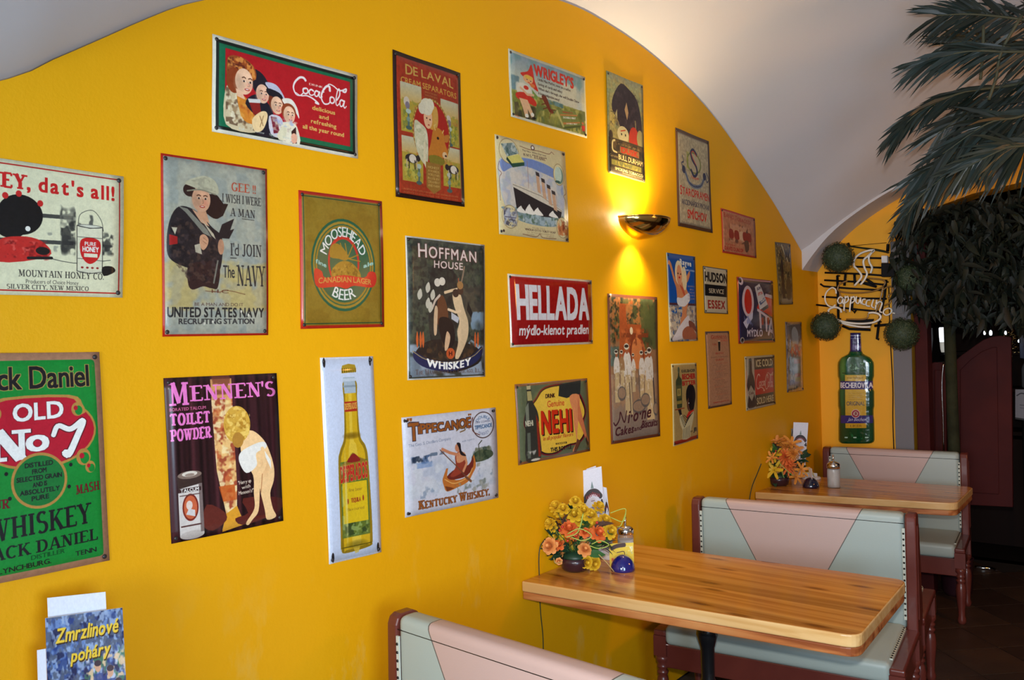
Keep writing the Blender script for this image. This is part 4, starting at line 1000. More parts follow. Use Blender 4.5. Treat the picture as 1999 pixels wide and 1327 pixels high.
def art_canoe(c):
    c.a[:] = np.array((206, 206, 212)) / 255
    c.mottle(3, 42, 97, 86, [(180, 190, 202), (190, 198, 206), (210, 214, 214)], 9, .45, .7)
    B = (150, 84, 34)
    c.text('"', 5, 9, 2, 9, B, bold=.1); c.text('TIPPECANOE', 7, 70, 8, 18, B, bold=.12, small=.86, arc=0, slope=0, outline=(40, 40, 60), ow=.1, gap=.04, font='sans', grow=.22)
    c.text('T', 6, 15, 7, 24, B, bold=.1, outline=(40, 40, 60), ow=.1); c.text('"', 68, 71, 4, 9, B, bold=.1)
    c.stroke([(54, 20), (60, 17), (64, 20), (58, 22)], .9, (120, 90, 50), n=4)
    c.text('The Geo. S. Distillers Company', 5, 48, 27.5, 30.5, (120, 130, 150), slope=-2)
    c.text('sole agents', 60, 74, 31, 33, (130, 140, 156), slope=-1)
    for sh in ((84.5, 16.4, (90, 60, 50)),):
        c.ell(84.5, 17.5, 12.6, 14.5, (80, 56, 50)); c.ell(84.5, 17.5, 11.6, 13.4, (206, 210, 216))
    Bl = (50, 90, 130)
    c.ringtext('DOUBLE', 84.5, 17.5, 7.2, 7.6, 150, 30, .38, Bl); c.text('FIRE COPPER', 76, 93, 13, 15, (90, 90, 110)); c.text('TIPPECANOE', 74.6, 94.5, 17.5, 21.5, Bl, bold=.06, slope=-1); c.ringtext('WHISKEY', 84.5, 18, 9.6, 10.6, 222, 318, .3, (110, 120, 150), inside=True)
    c.stroke([(68, 20), (73, 8), (72, 22), (80, 28)], .7, (110, 60, 50), n=3)
    c.mottle(6, 40, 28, 50, [(50, 80, 120), (30, 44, 60)], 22, .48); c.mottle(6, 47, 30, 54, [(120, 150, 190)], 16, .45, .7); c.mottle(24, 39, 42, 43, [(80, 100, 120)], 26, .45)
    c.poly([(70, 50), (78, 44), (92, 46), (94, 52), (84, 56), (72, 56)], (70, 84, 60), smooth=4); c.mottle(70, 40, 94, 57, [(40, 56, 40), (96, 100, 70)], 26, .45); c.stroke([(79, 50), (78, 38), (82, 34)], .8, (60, 60, 40)); c.mottle(74, 57, 84, 62, [(110, 100, 60)], 20, .5, .5)
    # canoe and paddler
    c.poly([(38, 68), (44, 66), (52, 72), (64, 70), (69, 62), (72, 48), (74, 60), (70, 68), (64, 76), (52, 80), (42, 82), (39, 76)], (190, 110, 44), smooth=4)
    c.poly([(43, 66), (52, 60), (66, 58), (71, 50), (71, 60), (64, 69), (52, 71), (45, 70)], (110, 40, 30), smooth=3); c.poly([(38, 68), (42, 58), (44, 58), (42, 68)], (190, 110, 44)); c.stroke([(40, 69), (50, 75), (64, 71), (70, 62)], .7, (230, 170, 90), n=4); c.poly([(40, 76), (42, 82), (50, 80)], (120, 60, 30))
    c.poly([(52, 46), (58, 42), (63, 48), (64, 58), (60, 64), (50, 68), (46, 66), (52, 58)], (150, 60, 40), smooth=4); c.poly([(54, 44), (62, 44), (62, 52), (54, 54)], (206, 140, 96), smooth=3); c.stroke([(56, 46), (46, 42), (38, 37)], 2.2, (200, 130, 90)); c.stroke([(62, 46), (64, 56), (60, 64)], 2.2, (206, 140, 96))
    c.ell(55, 38, 3, 4.4, (196, 128, 90)); c.poly([(54, 33), (58, 34), (59, 42), (64, 48), (58, 46), (56, 38)], (34, 28, 32), smooth=3); c.stroke([(36, 37.6), (52, 56), (64, 72), (68, 76)], .8, (110, 70, 50)); c.stroke([(62, 70), (68, 76)], 2.0, (120, 76, 50))
    c.mottle(8, 70, 36, 86, [(120, 140, 160)], 26, .62, .6); c.mottle(48, 74, 92, 88, [(100, 110, 96), (150, 150, 130)], 24, .6, .7); c.mottle(74, 60, 95, 74, [(130, 150, 160)], 26, .62, .6)
    c.text('KENTUCKY WHISKEY.', 13, 89, 86, 95, B, bold=.1, font='serif', small=.8, outline=(50, 40, 50), ow=.06, gap=.03)
    for x, y in ((4.5, 4), (96.5, 3.5), (4, 97), (97, 97)): c.ell(x, y, 1.3, 1.3, (40, 36, 36))


def art_gum(c):
    c.a[:] = np.array((196, 200, 190)) / 255; c.grad(0, 0, 100, 45, (130, 150, 168), (196, 196, 176)); c.mottle(0, 0, 100, 30, [(150, 168, 184), (110, 150, 150)], 7, .48, .7); c.mottle(28, 18, 92, 62, [(206, 200, 176)], 5, .3, .9)
    c.grad(0, 58, 100, 100, (166, 160, 84), (110, 112, 60)); c.mottle(0, 56, 100, 100, [(150, 150, 60), (186, 176, 96), (96, 110, 60), (120, 120, 50)], 14, .5, .85)
    c.mottle(40, 56, 70, 64, [(70, 110, 120), (120, 150, 150)], 16, .45, .8); c.mottle(88, 56, 100, 74, [(90, 100, 50)], 12, .35)
    c.mottle(2, 34, 12, 60, [(90, 120, 130)], 10, .4); c.mottle(4, 74, 32, 96, [(60, 54, 40), (90, 80, 50)], 16, .4)
    R_ = (206, 50, 34)
    # little girl in a red bonnet
    c.poly([(13, 30), (22, 24), (27, 12), (30, 36), (34, 50), (26, 46), (18, 36)], R_, smooth=3); c.ell(22, 36, 6, 6.5, (230, 170, 120)); c.ell(23, 33, 5, 3, (222, 180, 70)); c.ell(20.6, 37, .8, .6, K); c.ell(25, 38, .8, .6, K); c.ell(22.6, 41, 1.4, .7, R_); c.ell(27, 44, 3, 3, (220, 120, 60))
    c.poly([(9, 48), (16, 44), (24, 50), (26, 60), (18, 62), (8, 60)], (220, 214, 196), smooth=4); c.poly([(7, 62), (18, 58), (30, 66), (30, 74), (20, 72), (8, 70)], R_, smooth=4); c.ell(19, 50, 3, 3, R_)
    c.poly([(10, 68), (20, 68), (26, 84), (28, 92), (25, 93), (20, 82), (21, 94), (17, 95), (14, 82)], (226, 180, 140)); c.ell(19, 92, 2.2, 3, WH); c.ell(26, 88, 2.2, 3, WH); c.ell(20, 96, 2.6, 1.4, K); c.ell(28, 92.5, 2.6, 1.4, K)
    c.poly([(26, 50), (33, 58), (32, 64), (27, 60)], (120, 150, 70)); c.stroke([(12, 52), (20, 60), (28, 58)], 1.8, (226, 180, 140))
    c.poly([(38, 56), (42, 52), (46, 58), (50, 70), (54, 74), (50, 78), (44, 68)], (120, 50, 30), smooth=3)
    for p in (((44, 64), (38, 68)), ((46, 70), (40, 74)), ((50, 72), (56, 70)), ((42, 58), (36, 60)), ((50, 76), (48, 86))): c.stroke(p, .8, (110, 50, 30))
    c.text("WRIGLEY'S", 30, 82, 10, 26, R_, bold=.11, gap=.07, slope=0)
    for i, (t, a) in enumerate((('Little Miss Muffet, now on a tuffet', 78), ('Eating of curds and whey', 66), ("When she's through, she will Double Chew", 90), ('It keeps indigestion away!', 62))): c.text(t, 34, a, 29 + i * 7, 32.8 + i * 7, (80, 66, 60), bold=.02)
    c.poly([(59, 68), (84, 62), (91, 82), (68, 92)], (130, 136, 70)); c.poly([(59, 68), (68, 92), (66, 94), (57, 72)], (190, 180, 110)); c.poly([(68, 92), (91, 82), (90, 86), (68, 95)], (90, 96, 50)); c.poly([(62, 74), (86, 67), (87, 69), (63, 76)], (196, 130, 70)); c.poly([(66, 86), (90, 77), (90, 79), (67, 89)], (196, 130, 70))
    c.text("WRIGLEY'S", 66, 80, 68, 70.6, (180, 60, 40), bold=.06, slope=-3); c.text('DOUBLE MINT', 67, 84, 76, 79, WH, bold=.06, slope=-4); c.text('DOUBLE MINT', 71, 86, 85, 87, WH, bold=.04, slope=-4)
    for i in range(9): c.stroke([(48 + i * 1.6, 92), (49 + i * 1.7, 76)], .4, (196, 186, 90))
    c.ell(94, 78, 1.8, 2, (196, 110, 60)); c.poly([(92, 82), (97, 81), (97, 90), (93, 91)], R_); c.frame(0, 1.8, (206, 204, 186)); c.text("Wrigley's", 4, 10, 95.6, 97.6, R_)


def art_ship(c):
    c.a[:] = np.array((206, 194, 150)) / 255
    c.poly([(4, 24), (30, 18), (54, 17), (80, 22), (93, 34), (95, 62), (90, 80), (70, 86), (30, 84), (10, 72), (3, 50)], (176, 184, 190), smooth=5)
    sh = [(4, 24), (30, 18), (54, 17), (80, 22), (93, 34), (95, 62), (90, 80), (70, 86), (30, 84), (10, 72), (3, 50)]
    c.mottle(0, 0, 0, 0, [(200, 196, 190), (176, 180, 200), (206, 200, 190)], 9, .45, .8, shape=sh); c.poly([(6, 24), (30, 18.4), (54, 17.6), (80, 22), (92, 33), (70, 30), (40, 26), (20, 30), (8, 36)], (90, 120, 190), .75, smooth=4); c.mottle(84, 36, 94, 50, [(120, 140, 190)], 8, .4, .7)
    c.poly([(4, 72), (30, 70), (60, 72), (92, 74), (90, 80), (70, 86), (30, 84), (10, 76)], (120, 144, 150), smooth=3); c.mottle(0, 0, 0, 0, [(200, 206, 200), (84, 110, 90), (160, 180, 190)], 20, .5, .9, shape=[(6, 70), (94, 72), (88, 81), (70, 86), (30, 84), (10, 77)])
    # liner
    c.poly([(20, 48), (90, 67), (88, 75), (60, 76), (24, 71)], (42, 38, 42)); c.poly([(19, 46), (40, 48), (60, 52), (91, 66), (90, 68), (20, 50)], (206, 200, 184)); c.stroke([(20, 47.5), (60, 54), (90, 67)], .4, (90, 84, 80))
    for i, x in enumerate((54, 62, 70, 77)): y = 30 + i * 5.5; c.poly([(x - 1, y), (x + 3.5, y + 1), (x + 6, y + 22), (x + 1, y + 20)], (196, 160, 130)); c.poly([(x - 1.4, y - 1), (x + 4, y), (x + 4.6, y + 4), (x - .6, y + 3)], (60, 54, 56))
    c.stroke([(41, 20), (42, 48)], .5, (150, 110, 100)); c.stroke([(82, 48), (83, 62)], .4, (150, 110, 100))
    for x, h in ((30, 6), (42, 9), (54, 7), (76, 6)): c.poly([(x - 6, 74), (x, 74 - h), (x + 2, 76 - h), (x + 8, 75)], WH, smooth=3)
    for cx, cy, rx, ry in ((17, 14, 13, 13), (88, 27, 8.5, 12), (15, 81, 11, 12), (90, 85, 9.5, 11.5)): c.ell(cx, cy, rx, ry, (150, 130, 90)); c.ell(cx, cy, rx - .7, (ry - .7), (214, 204, 160))
    c.poly([(7, 8), (24, 4), (30, 14), (14, 20)], (110, 130, 130)); c.mottle(0, 0, 0, 0, [(60, 90, 90), (190, 200, 196)], 26, .5, shape=[(7, 8), (24, 4), (30, 14), (14, 20)]); c.poly([(14, 20), (30, 15), (37, 22), (20, 26)], (206, 200, 110)); c.poly([(20, 26), (37, 22), (37, 25.5), (21, 30)], (40, 76, 60)); c.poly([(14, 20), (20, 26), (21, 30), (13, 23)], (30, 60, 50))
    c.ell(88.5, 28, 6.4, 9.4, (110, 140, 124)); c.ell(87.4, 27, 5.4, 8.6, (186, 206, 190)); c.ell(86, 35, 4, 1.4, (60, 90, 80))
    c.mottle(5, 71, 26, 92, [(110, 120, 150), (60, 60, 80), (180, 190, 210)], 26, .48); c.rect(8, 81, 23, 82, (70, 60, 80), .7); c.mottle(81, 75, 99, 95, [(176, 90, 44), (120, 50, 30), (206, 140, 90)], 24, .46); c.ell(87, 80, 2, 3.4, (206, 196, 150))
    c.text('The New White Star Liner', 35, 70, 8.6, 10.6, (80, 66, 60)); c.text('R.M.S.', 36, 48, 12.6, 15, (80, 60, 60), font='serif'); c.text('"TITANIC"', 49, 70, 12, 15.4, (90, 60, 60), font='serif', bold=.04)
    c.text('Vinolia Otto', 45, 64, 88.4, 89.6, (120, 100, 80)); c.text('VINOLIA OTTO TOILET SOAP', 35, 79, 90.4, 92.6, (90, 70, 60), bold=.06); c.text('for all first class passengers', 38, 76, 93.6, 94.8, (140, 120, 90)); c.text('LONDON', 38, 48, 96, 97, (140, 120, 90)); c.text('PARIS', 66, 76, 96, 97, (140, 120, 90))
    for p in ([(32, 6), (44, 7.4), (50, 7), (60, 6.6), (74, 7), (78, 4), (82, 6)], [(32, 97), (50, 98.4), (56, 95), (60, 98.4), (80, 98)], [(4, 26), (2, 34), (6, 38), (3, 44), (3, 66)], [(96, 38), (98, 46), (94, 50), (97, 56), (97, 74)]): c.stroke(p, .6, (130, 90, 70), n=4)
    c.ell(50, 4.6, 2.8, 2.8, (90, 60, 60)); c.ell(50, 4.6, 1.6, 1.6, WH)
    for x, y in ((3, 2.4), (96.5, 3), (6, 96), (96.5, 97.6)): c.ell(x, y, 1.4, 1.4, (70, 50, 46))


def art_soap(c):
    c.a[:] = np.array((150, 24, 22)) / 255; c.grad(0, 0, 100, 100, (158, 30, 22), (132, 18, 20)); c.frame(0, 1.5, (206, 196, 170)); c.wear(.03, 60)
    c.text('HELLADA', 8, 94, 15.5, 61, (206, 204, 206), bold=.13, gap=.06)
    c.text('mýdlo-klenot pradlen', 9, 93, 70, 84, (206, 206, 206), bold=.08, slant=.12, gap=.06)


def art_drink(c):
    c.a[:] = np.array((88, 96, 70)) / 255; c.frame(0, 2, (130, 84, 50)); Y = (214, 176, 60)
    bl = [(24, 20), (34, 8), (52, 4), (70, 6), (86, 18), (93, 32), (96, 46), (91, 60), (94, 74), (84, 86), (66, 88), (50, 95), (34, 94), (22, 84), (14, 76), (12, 62), (8, 50), (12, 34)]
    c.poly(bl, (110, 26, 34), smooth=5); c.poly([(50 + (x - 50) * .965, 50 + (y - 50) * .965) for x, y in bl], (34, 20, 24), smooth=5); c.poly([(50 + (x - 50) * .93, 50 + (y - 50) * .93) for x, y in bl], Y, smooth=5)
    c.soft(50, 30, 34, 28, (226, 190, 70), .6)
    # bottle
    c.poly([(14, 4), (19, 4), (20, 22), (26, 36), (28, 48), (26, 54), (28, 60), (29, 96), (10, 97), (10, 60), (9, 52), (9, 44), (13, 24)], (50, 50, 44), smooth=3); c.rect(14, 3, 19, 8, (170, 160, 120)); c.poly([(14, 10), (19, 10), (20, 22), (14, 22)], (190, 176, 110), .8)
    c.poly([(11, 30), (15, 24), (15, 46), (11, 52)], (130, 136, 116), .8); c.poly([(12, 62), (16, 62), (16, 94), (12, 94)], (110, 120, 104), .7); c.poly([(24, 40), (28, 52), (29, 94), (26, 94)], (150, 40, 24), .8); c.text('NEHI', 10.5, 20, 47, 53.5, (190, 186, 160), bold=.12, slant=-.1)
    c.mottle(10, 84, 24, 98, [(190, 190, 180)], 20, .55); c.ell(22, 97, 6, 1.6, (206, 206, 190))
    c.text('DRINK', 38, 51, 16, 21, (60, 34, 24), bold=.12); c.text('Genuine', 40, 64, 25, 33, (196, 84, 40), bold=.06); c.text('NEHI', 31.5, 73, 38, 66, (190, 44, 20), bold=.13, gap=.16, shadow=(1.2, 1.6, (34, 20, 20)), slope=1.5)
    c.text('in all popular flavors', 33, 74, 70, 75, (170, 76, 34), bold=.02, slant=.15); c.text('WATCH FOR', 49, 65, 80.5, 83, K, bold=.08, slope=.6); c.text('THIS BOTTLE', 42, 71, 86, 91, K, bold=.14, slope=.5)
    # skirt and legs
    c.poly([(58, 5), (90, 2), (88, 20), (76, 22), (68, 24), (56, 20)], (44, 46, 44)); S_ = (206, 132, 84)
    c.poly([(72, 22), (86, 21), (86, 36), (84, 48), (80, 78), (84, 84), (76, 96), (73, 94), (79, 82), (76, 60), (76, 44)], S_, smooth=3); c.poly([(84, 24), (89, 50), (94, 72), (98, 86), (96, 88), (90, 74), (82, 54)], (190, 110, 70)); c.poly([(94, 78), (98, 90), (96, 92), (93, 84)], (30, 24, 26)); c.poly([(80, 80), (86, 84), (78, 98), (74, 97)], (70, 40, 30), .8)


def art_tobacco(c):
    c.a[:] = np.array((130, 118, 70)) / 255; c.grad(0, 0, 100, 50, (146, 150, 110), (150, 132, 66)); c.mottle(0, 0, 100, 60, [(120, 130, 90), (166, 146, 84)], 8, .5, .6); c.wear(.1)
    c.poly([(12, 36), (16, 22), (38, 7), (60, 10), (80, 18), (92, 36), (92, 54), (60, 60), (40, 56), (26, 44)], (48, 40, 44), smooth=3); c.mottle(16, 10, 90, 56, [(74, 60, 62), (36, 30, 34)], 14, .5, .5)
    c.poly([(46, 32), (52, 24), (56, 34), (52, 42)], (160, 130, 90)); c.poly([(20, 40), (26, 34), (26, 44)], (150, 140, 100)); c.stroke([(74, 40), (76, 52)], 1.4, (150, 140, 90))
    c.ell(40, 58, 15, 8.4, (170, 158, 116)); c.stroke([(34, 55), (46, 53)], 1.6, (160, 60, 40)); c.ell(36, 58, 1.4, 1.2, K); c.ell(46, 58, 1.4, 1.2, K); c.ell(70, 61, 15, 14, (156, 50, 34)); c.ell(88, 57, 10, 9, (140, 130, 84)); c.mottle(4, 42, 20, 52, [(60, 50, 40)], 14, .5); c.rect(8, 38, 22, 39, (90, 80, 50)); c.ell(8, 62, 5, 5, (60, 50, 40))
    c.rect(2, 64, 98, 99, (62, 52, 36)); c.mottle(2, 64, 98, 80, [(90, 70, 44), (46, 40, 34)], 12, .5); c.text('GENUINE', 26, 90, 67.6, 69.6, (120, 100, 60)); c.rect(30, 70.5, 84, 77, (120, 84, 50)); c.text('DUSK', 34, 80, 71, 76.4, (150, 46, 30), bold=.1)
    c.stroke([(18, 66), (12, 68), (12, 76), (22, 78)], 3, (176, 160, 110), n=4)
    c.rect(2, 78.4, 98, 84.6, (50, 42, 34)); c.text('Genuine', 4, 24, 80.5, 83.2, (150, 130, 80)); c.text('BULL DURHAM', 26, 95, 79, 84, (196, 172, 110), bold=.06)
    c.rect(8, 85.6, 90, 90.8, (110, 104, 50)); c.mottle(8, 85.6, 90, 90.8, [(150, 130, 60), (80, 80, 50)], 20, .5)
    c.rect(2, 91.4, 98, 98, (56, 48, 36)); c.text('SMOKING TOBACCO', 16, 94, 92.4, 95.2, (206, 186, 120), bold=.05); c.text("The Standard of the World", 34, 90, 96, 97, (150, 130, 80))


def art_biscuits(c):
    c.a[:] = np.array((140, 104, 72)) / 255
    c.mottle(0, 0, 100, 36, [(66, 74, 44), (150, 84, 44), (90, 88, 54), (50, 50, 36), (166, 108, 60)], 10, .5, .9); c.poly([(22, 6), (34, 6), (36, 20), (60, 20), (84, 24), (84, 44), (20, 44)], (160, 78, 40), .9); c.mottle(60, 2, 98, 40, [(60, 70, 44), (84, 90, 52)], 9, .42, .9)
    c.rect(24, 26, 78, 29, (120, 60, 34)); c.ell(54, 38, 15, 12, (120, 56, 34)); c.ell(54, 40, 11, 11, (190, 116, 66)); c.mottle(20, 22, 84, 40, [(196, 110, 60), (120, 60, 36)], 18, .52, .7); c.ell(44, 24.5, 3, 2.6, (206, 190, 160)); c.mottle(3, 34, 20, 50, [(50, 54, 44), (90, 110, 100)], 12, .45)
    c.grad(3, 54, 97, 98, (146, 120, 96), (128, 116, 104)); c.mottle(3, 50, 97, 78, [(160, 124, 90), (120, 100, 80)], 8, .48, .7)
    for x, y, s_ in ((14, 40, .8), (34, 37, 1.1), (63, 41, .85), (73, 41, .7), (80, 40, 1.15), (24, 40, .7), (46, 42, .6)):
        big = s_ > 1
        c.poly([(x - 6 * s_, y + 5), (x, y + 1.5), (x + 6 * s_, y + 5), (x + 7 * s_, y + 16 * s_), (x + 4 * s_, y + 17 * s_), (x - 5 * s_, y + 17 * s_), (x - 7 * s_, y + 15 * s_)], (204, 200, 190) if x != 24 else (150, 116, 80), smooth=3)
        c.poly([(x - 4 * s_, y + 16 * s_), (x + 5 * s_, y + 16 * s_), (x + (8 if big else 5) * s_, y + 41 * s_), (x - 6 * s_, y + 41 * s_)], (196, 172, 126) if x > 60 else (186, 166, 124)); c.mottle(x - 6, y + 5, x + 6, y + 36 * s_, [(220, 212, 196), (160, 140, 104)], 30, .58, .6)
        c.ell(x, y, 3 * s_, 3 * s_, (150, 90, 60)); c.ell(x - .5, y - 1.6 * s_, 4.4 * s_, 2 * s_, (200, 196, 176)); c.ell(x - .5, y - 1.8 * s_, 3.6 * s_, 1 * s_, (60, 50, 44))
    c.stroke([(56, 52), (58, 70), (62, 74)], 1.2, (90, 84, 80)); c.stroke([(37, 60), (39, 84)], 1.4, (80, 70, 66)); c.stroke([(88, 58), (90, 76), (90, 84)], 2.0, (60, 54, 56))
    for x, y, r in ((56, 77, 14), (70, 73, 10), (22, 67, 8), (92, 80, 6)): c.ell(x, y, r, 5, (86, 82, 80), .8); c.ell(x, y - .3, r - 1.2, 3.6, (146, 122, 98))
    c.frame(0, 3, (112, 62, 40)); D = (70, 34, 40)
    c.stroke([(5, 86), (9, 88), (16, 84), (18, 79.5), (25, 86.5), (30, 79)], 1.8, D, n=5); c.text('i·o·ne', 32, 80, 79, 87.3, D, bold=.05, slant=.3, gap=.18, slope=-2)
    c.text('Cakes', 7, 43, 89.5, 95, D, bold=.1, slant=.25, slope=-.6); c.text('and', 45, 60, 90.5, 93.6, D, bold=.05, slant=.25, slope=-.3); c.text('Biscuits', 61, 94, 87.4, 92.4, D, bold=.1, slant=.25, slope=-.6)


def art_brewery(c):
    c.a[:] = np.array((166, 152, 120)) / 255; c.wear(.12); c.frame(0, 4.6, (84, 56, 40)); c.frame(4.6, 6, (126, 116, 96))
    G = (110, 116, 60); N = (44, 50, 76); R_ = (186, 34, 26)
    c.ell(50, 30, 21, 11.5, G); c.ell(50, 30, 18, 9.8, (168, 154, 122)); c.mottle(28, 18, 44, 40, [(120, 130, 50), (150, 150, 60)], 16, .5)
    c.stroke([(59, 20), (50, 16), (42, 20), (46, 27), (56, 33), (58, 40), (49, 44), (41, 38)], 4.0, N, n=5); c.stroke([(59, 22), (50, 17.6), (44, 21), (56, 32)], 1.2, R_, n=5); c.text('STAROPRAMEN', 40, 62, 44, 46.4, R_, arc=1)
    c.stroke([(20, 41), (26, 44), (34, 52), (50, 55), (68, 52), (78, 44), (84, 40)], 5.4, (110, 120, 130), n=5); c.stroke([(20, 40), (14, 34), (20, 32), (16, 26)], 1.8, N, n=4); c.stroke([(82, 40), (88, 46), (94, 42), (86, 36)], 1.8, N, n=4); c.stroke([(20, 41), (26, 44), (34, 52), (50, 55), (68, 52), (78, 44), (84, 40)], 1.2, N, n=5)
    c.text('PIVO Z PRAHY', 36, 68, 51.6, 54.0, N, arc=1.4); c.ell(20, 40, 5, 4, N); c.ell(80, 41, 5, 4, N)
    c.text('STAROPRAMEN', 8, 94, 57.5, 66.5, R_, bold=.04, gap=.1, small=.88); c.text('AKCIONÁŘSKÝ PIVOVAR', 11, 93, 71, 76.4, (50, 50, 70), bold=.03); c.text('SMÍCHOV', 26, 83, 81, 89.5, R_, bold=.06, gap=.1); c.text('Tisková registrace a ochranná známka', 9, 92, 94, 95.4, (100, 90, 80))


def art_brandy(c):
    c.a[:] = np.array((166, 112, 82)) / 255; c.wear(.1); c.frame(0, 2.2, (170, 50, 34))
    c.text('BANJO TOBACCO', 6, 84, 7, 18, (150, 56, 40), bold=.04, small=.8, slope=2); c.mottle(14, 24, 88, 76, [(110, 72, 54), (150, 90, 60), (90, 60, 50), (186, 140, 110)], 12, .48, .9)
    for x in (26, 42, 56, 66, 78): c.ell(x, 38, 4, 4, (176, 130, 96)); c.poly([(x - 6, 44), (x + 5, 44), (x + 6, 62), (x - 6, 62)], (130, 44, 34) if x != 56 else (190, 160, 130), smooth=3)
    c.poly([(62, 66), (74, 62), (76, 82), (66, 90)], (84, 60, 50), smooth=3); c.text('Finest', 10, 36, 76, 81, (160, 50, 40)); c.text('DAVID DUNLOP', 6, 58, 84, 92, (150, 40, 34), bold=.08)


def art_sunbath(c):
    c.a[:] = np.array((24, 78, 150)) / 255; c.grad(0, 0, 100, 48, (24, 74, 140), (20, 76, 156))
    c.mottle(0, 54, 100, 100, [(150, 130, 110), (176, 156, 130), (130, 120, 110), (190, 176, 150)], 14, .46, .9); c.rect(3, 56, 97, 58.5, (76, 44, 50)); S_ = (196, 128, 84)
    c.poly([(3, 13), (8, 14), (20, 30), (28, 38), (30, 48), (30, 56), (46, 58), (44, 68), (38, 76), (34, 84), (46, 80), (60, 74), (60, 66), (66, 58), (72, 48), (64, 40), (62, 34), (70, 30), (78, 22), (76, 18), (66, 24), (56, 30), (30, 30), (14, 12), (6, 8)], S_, smooth=3)
    c.ell(40, 21, 14, 14, (222, 206, 160)); c.ell(58, 27, 8, 14, (214, 196, 150)); c.ell(41, 24, 9, 12, (206, 142, 100)); c.ell(37, 22, 1.8, .9, K); c.ell(46, 22.6, 1.8, .9, K); c.ell(41.5, 26.6, 3, 1.1, (180, 30, 30))
    c.poly([(40, 34), (52, 38), (58, 46), (56, 50), (48, 42)], (170, 60, 40), .7); c.poly([(30, 50), (46, 50), (60, 46), (72, 44), (74, 52), (66, 56), (52, 60), (32, 58)], (206, 206, 204), smooth=4)
    c.poly([(30, 84), (48, 76), (66, 70), (72, 76), (72, 84), (56, 88), (44, 96), (14, 99), (8, 97), (20, 90)], (206, 200, 198), smooth=4); c.poly([(44, 88), (60, 83), (80, 84), (96, 94), (94, 98), (60, 98), (44, 96)], (156, 92, 64), smooth=4); c.poly([(68, 76), (90, 80), (96, 90), (80, 84), (70, 84)], (120, 70, 54), smooth=3)
    c.text('Rayve', 46, 84, 5, 11, (220, 216, 200), bold=.1, slope=1.4); c.text('+', 64, 68, 13, 15, (220, 216, 200), bold=.1); c.text('DREAM LOTION', 54, 96, 16, 18, (196, 206, 214), bold=.08, slope=.6)
    for i, t in enumerate(('SHAMPOO', 'IN', 'CREAM', 'OR NEW', 'LIQUID')): c.text(t, 68 + (i == 1) * 8, 96 - (i == 1) * 8, 35 + i * 3.6, 37 + i * 3.6, (140, 120, 140), bold=.06)
    c.stroke([(1, 0), (1, 100)], 2, (190, 190, 150))


def art_service(c):
    c.a[:] = np.array((172, 166, 140)) / 255; c.frame(0, 1.6, (60, 60, 56)); c.text('HUDSON', 5, 97, 12, 31, K, bold=.12); c.rect(3, 38, 97, 62.5, (20, 20, 24)); c.text('SERVICE', 20, 82, 46.5, 56, (176, 166, 140), bold=.05); c.text('ESSEX', 14, 87, 72, 89, (140, 44, 36), bold=.1, gap=.14)


def art_soap_box(c):
    c.a[:] = np.array((46, 40, 66)) / 255; c.grad(0, 0, 100, 20, (76, 66, 76), (56, 46, 66)); c.frame(0, 2.6, (150, 44, 30)); W_ = (206, 186, 190); R_ = (190, 40, 26)
    c.ell(26, 36, 15.5, 24, W_); c.ell(26, 36, 10, 19, R_)
    c.poly([(62, 26), (97, 30), (97, 60), (62, 50), (48, 46)], R_); c.poly([(74, 22), (97, 24), (97, 30), (72, 27)], W_); c.poly([(50, 46), (86, 60), (85, 64), (49, 50)], W_)
    for x in (54, 71): c.poly([(x, 52 + (x - 54) * .35), (x + 5, 53 + (x - 54) * .35), (x + 6, 78 + (x - 54) * .3), (x + 1, 77 + (x - 54) * .3)], W_); c.rect(x + 6, 60, x + 12, 72, (150, 40, 34))
    c.stroke([(80, 87), (90, 62), (97, 92)], 4.6, W_); c.stroke([(84, 80), (96, 84)], 4, W_)
    c.poly([(46, 13), (60, 7), (80, 40), (66, 46), (56, 48)], (206, 200, 196)); c.text('SUN', 52, 62, 14, 18, (60, 54, 80), bold=.1, slope=-3); c.text('OTTA', 54, 66, 22, 26, R_, bold=.1, slope=-3); c.poly([(56, 36), (71, 28), (74, 33), (59, 41)], (70, 90, 130)); c.text('SOAP', 60, 72, 33, 37, WH, bold=.1, slope=-4); c.poly([(60, 47), (80, 39), (82, 44), (66, 50)], (40, 36, 44))
    c.poly([(12, 68), (20, 62), (38, 52), (36, 62), (26, 70), (20, 78), (16, 74)], (196, 196, 214)); c.mottle(12, 56, 38, 76, [(120, 130, 176)], 16, .5, .7)
    c.ell(9, 6, 6, 6, W_); c.ell(7, 5, 3.6, 3.6, (60, 50, 60)); c.ell(9, 95, 5, 5, (150, 140, 130)); c.ell(9, 95, 3, 3, (30, 28, 40)); c.ell(94, 95, 3, 3, (120, 110, 110)); c.text('MÝDLO', 21, 62, 79.5, 89.5, (206, 196, 206), bold=.12)


def art_vine(c):
    c.a[:] = np.array((110, 84, 50)) / 255; c.mottle(0, 0, 100, 100, [(60, 46, 34), (140, 110, 60), (44, 36, 34), (150, 130, 80), (84, 76, 50)], 6, .48, .95); c.frame(0, 4, (96, 80, 50))
    c.stroke([(38, 4), (50, 14), (70, 26), (76, 30)], 7, (170, 160, 130)); c.stroke([(56, 12), (64, 22), (72, 12), (80, 22), (90, 12)], 8, (40, 36, 44)); c.rect(52, 30, 92, 46, (150, 120, 70), .6); c.poly([(24, 34), (40, 36), (44, 90), (26, 90)], (56, 40, 34), smooth=3); c.ell(32, 36, 9, 9, (60, 46, 40)); c.rect(20, 90, 94, 99, (140, 124, 96)); c.poly([(60, 60), (84, 58), (88, 88), (58, 90)], (90, 70, 44), smooth=3)


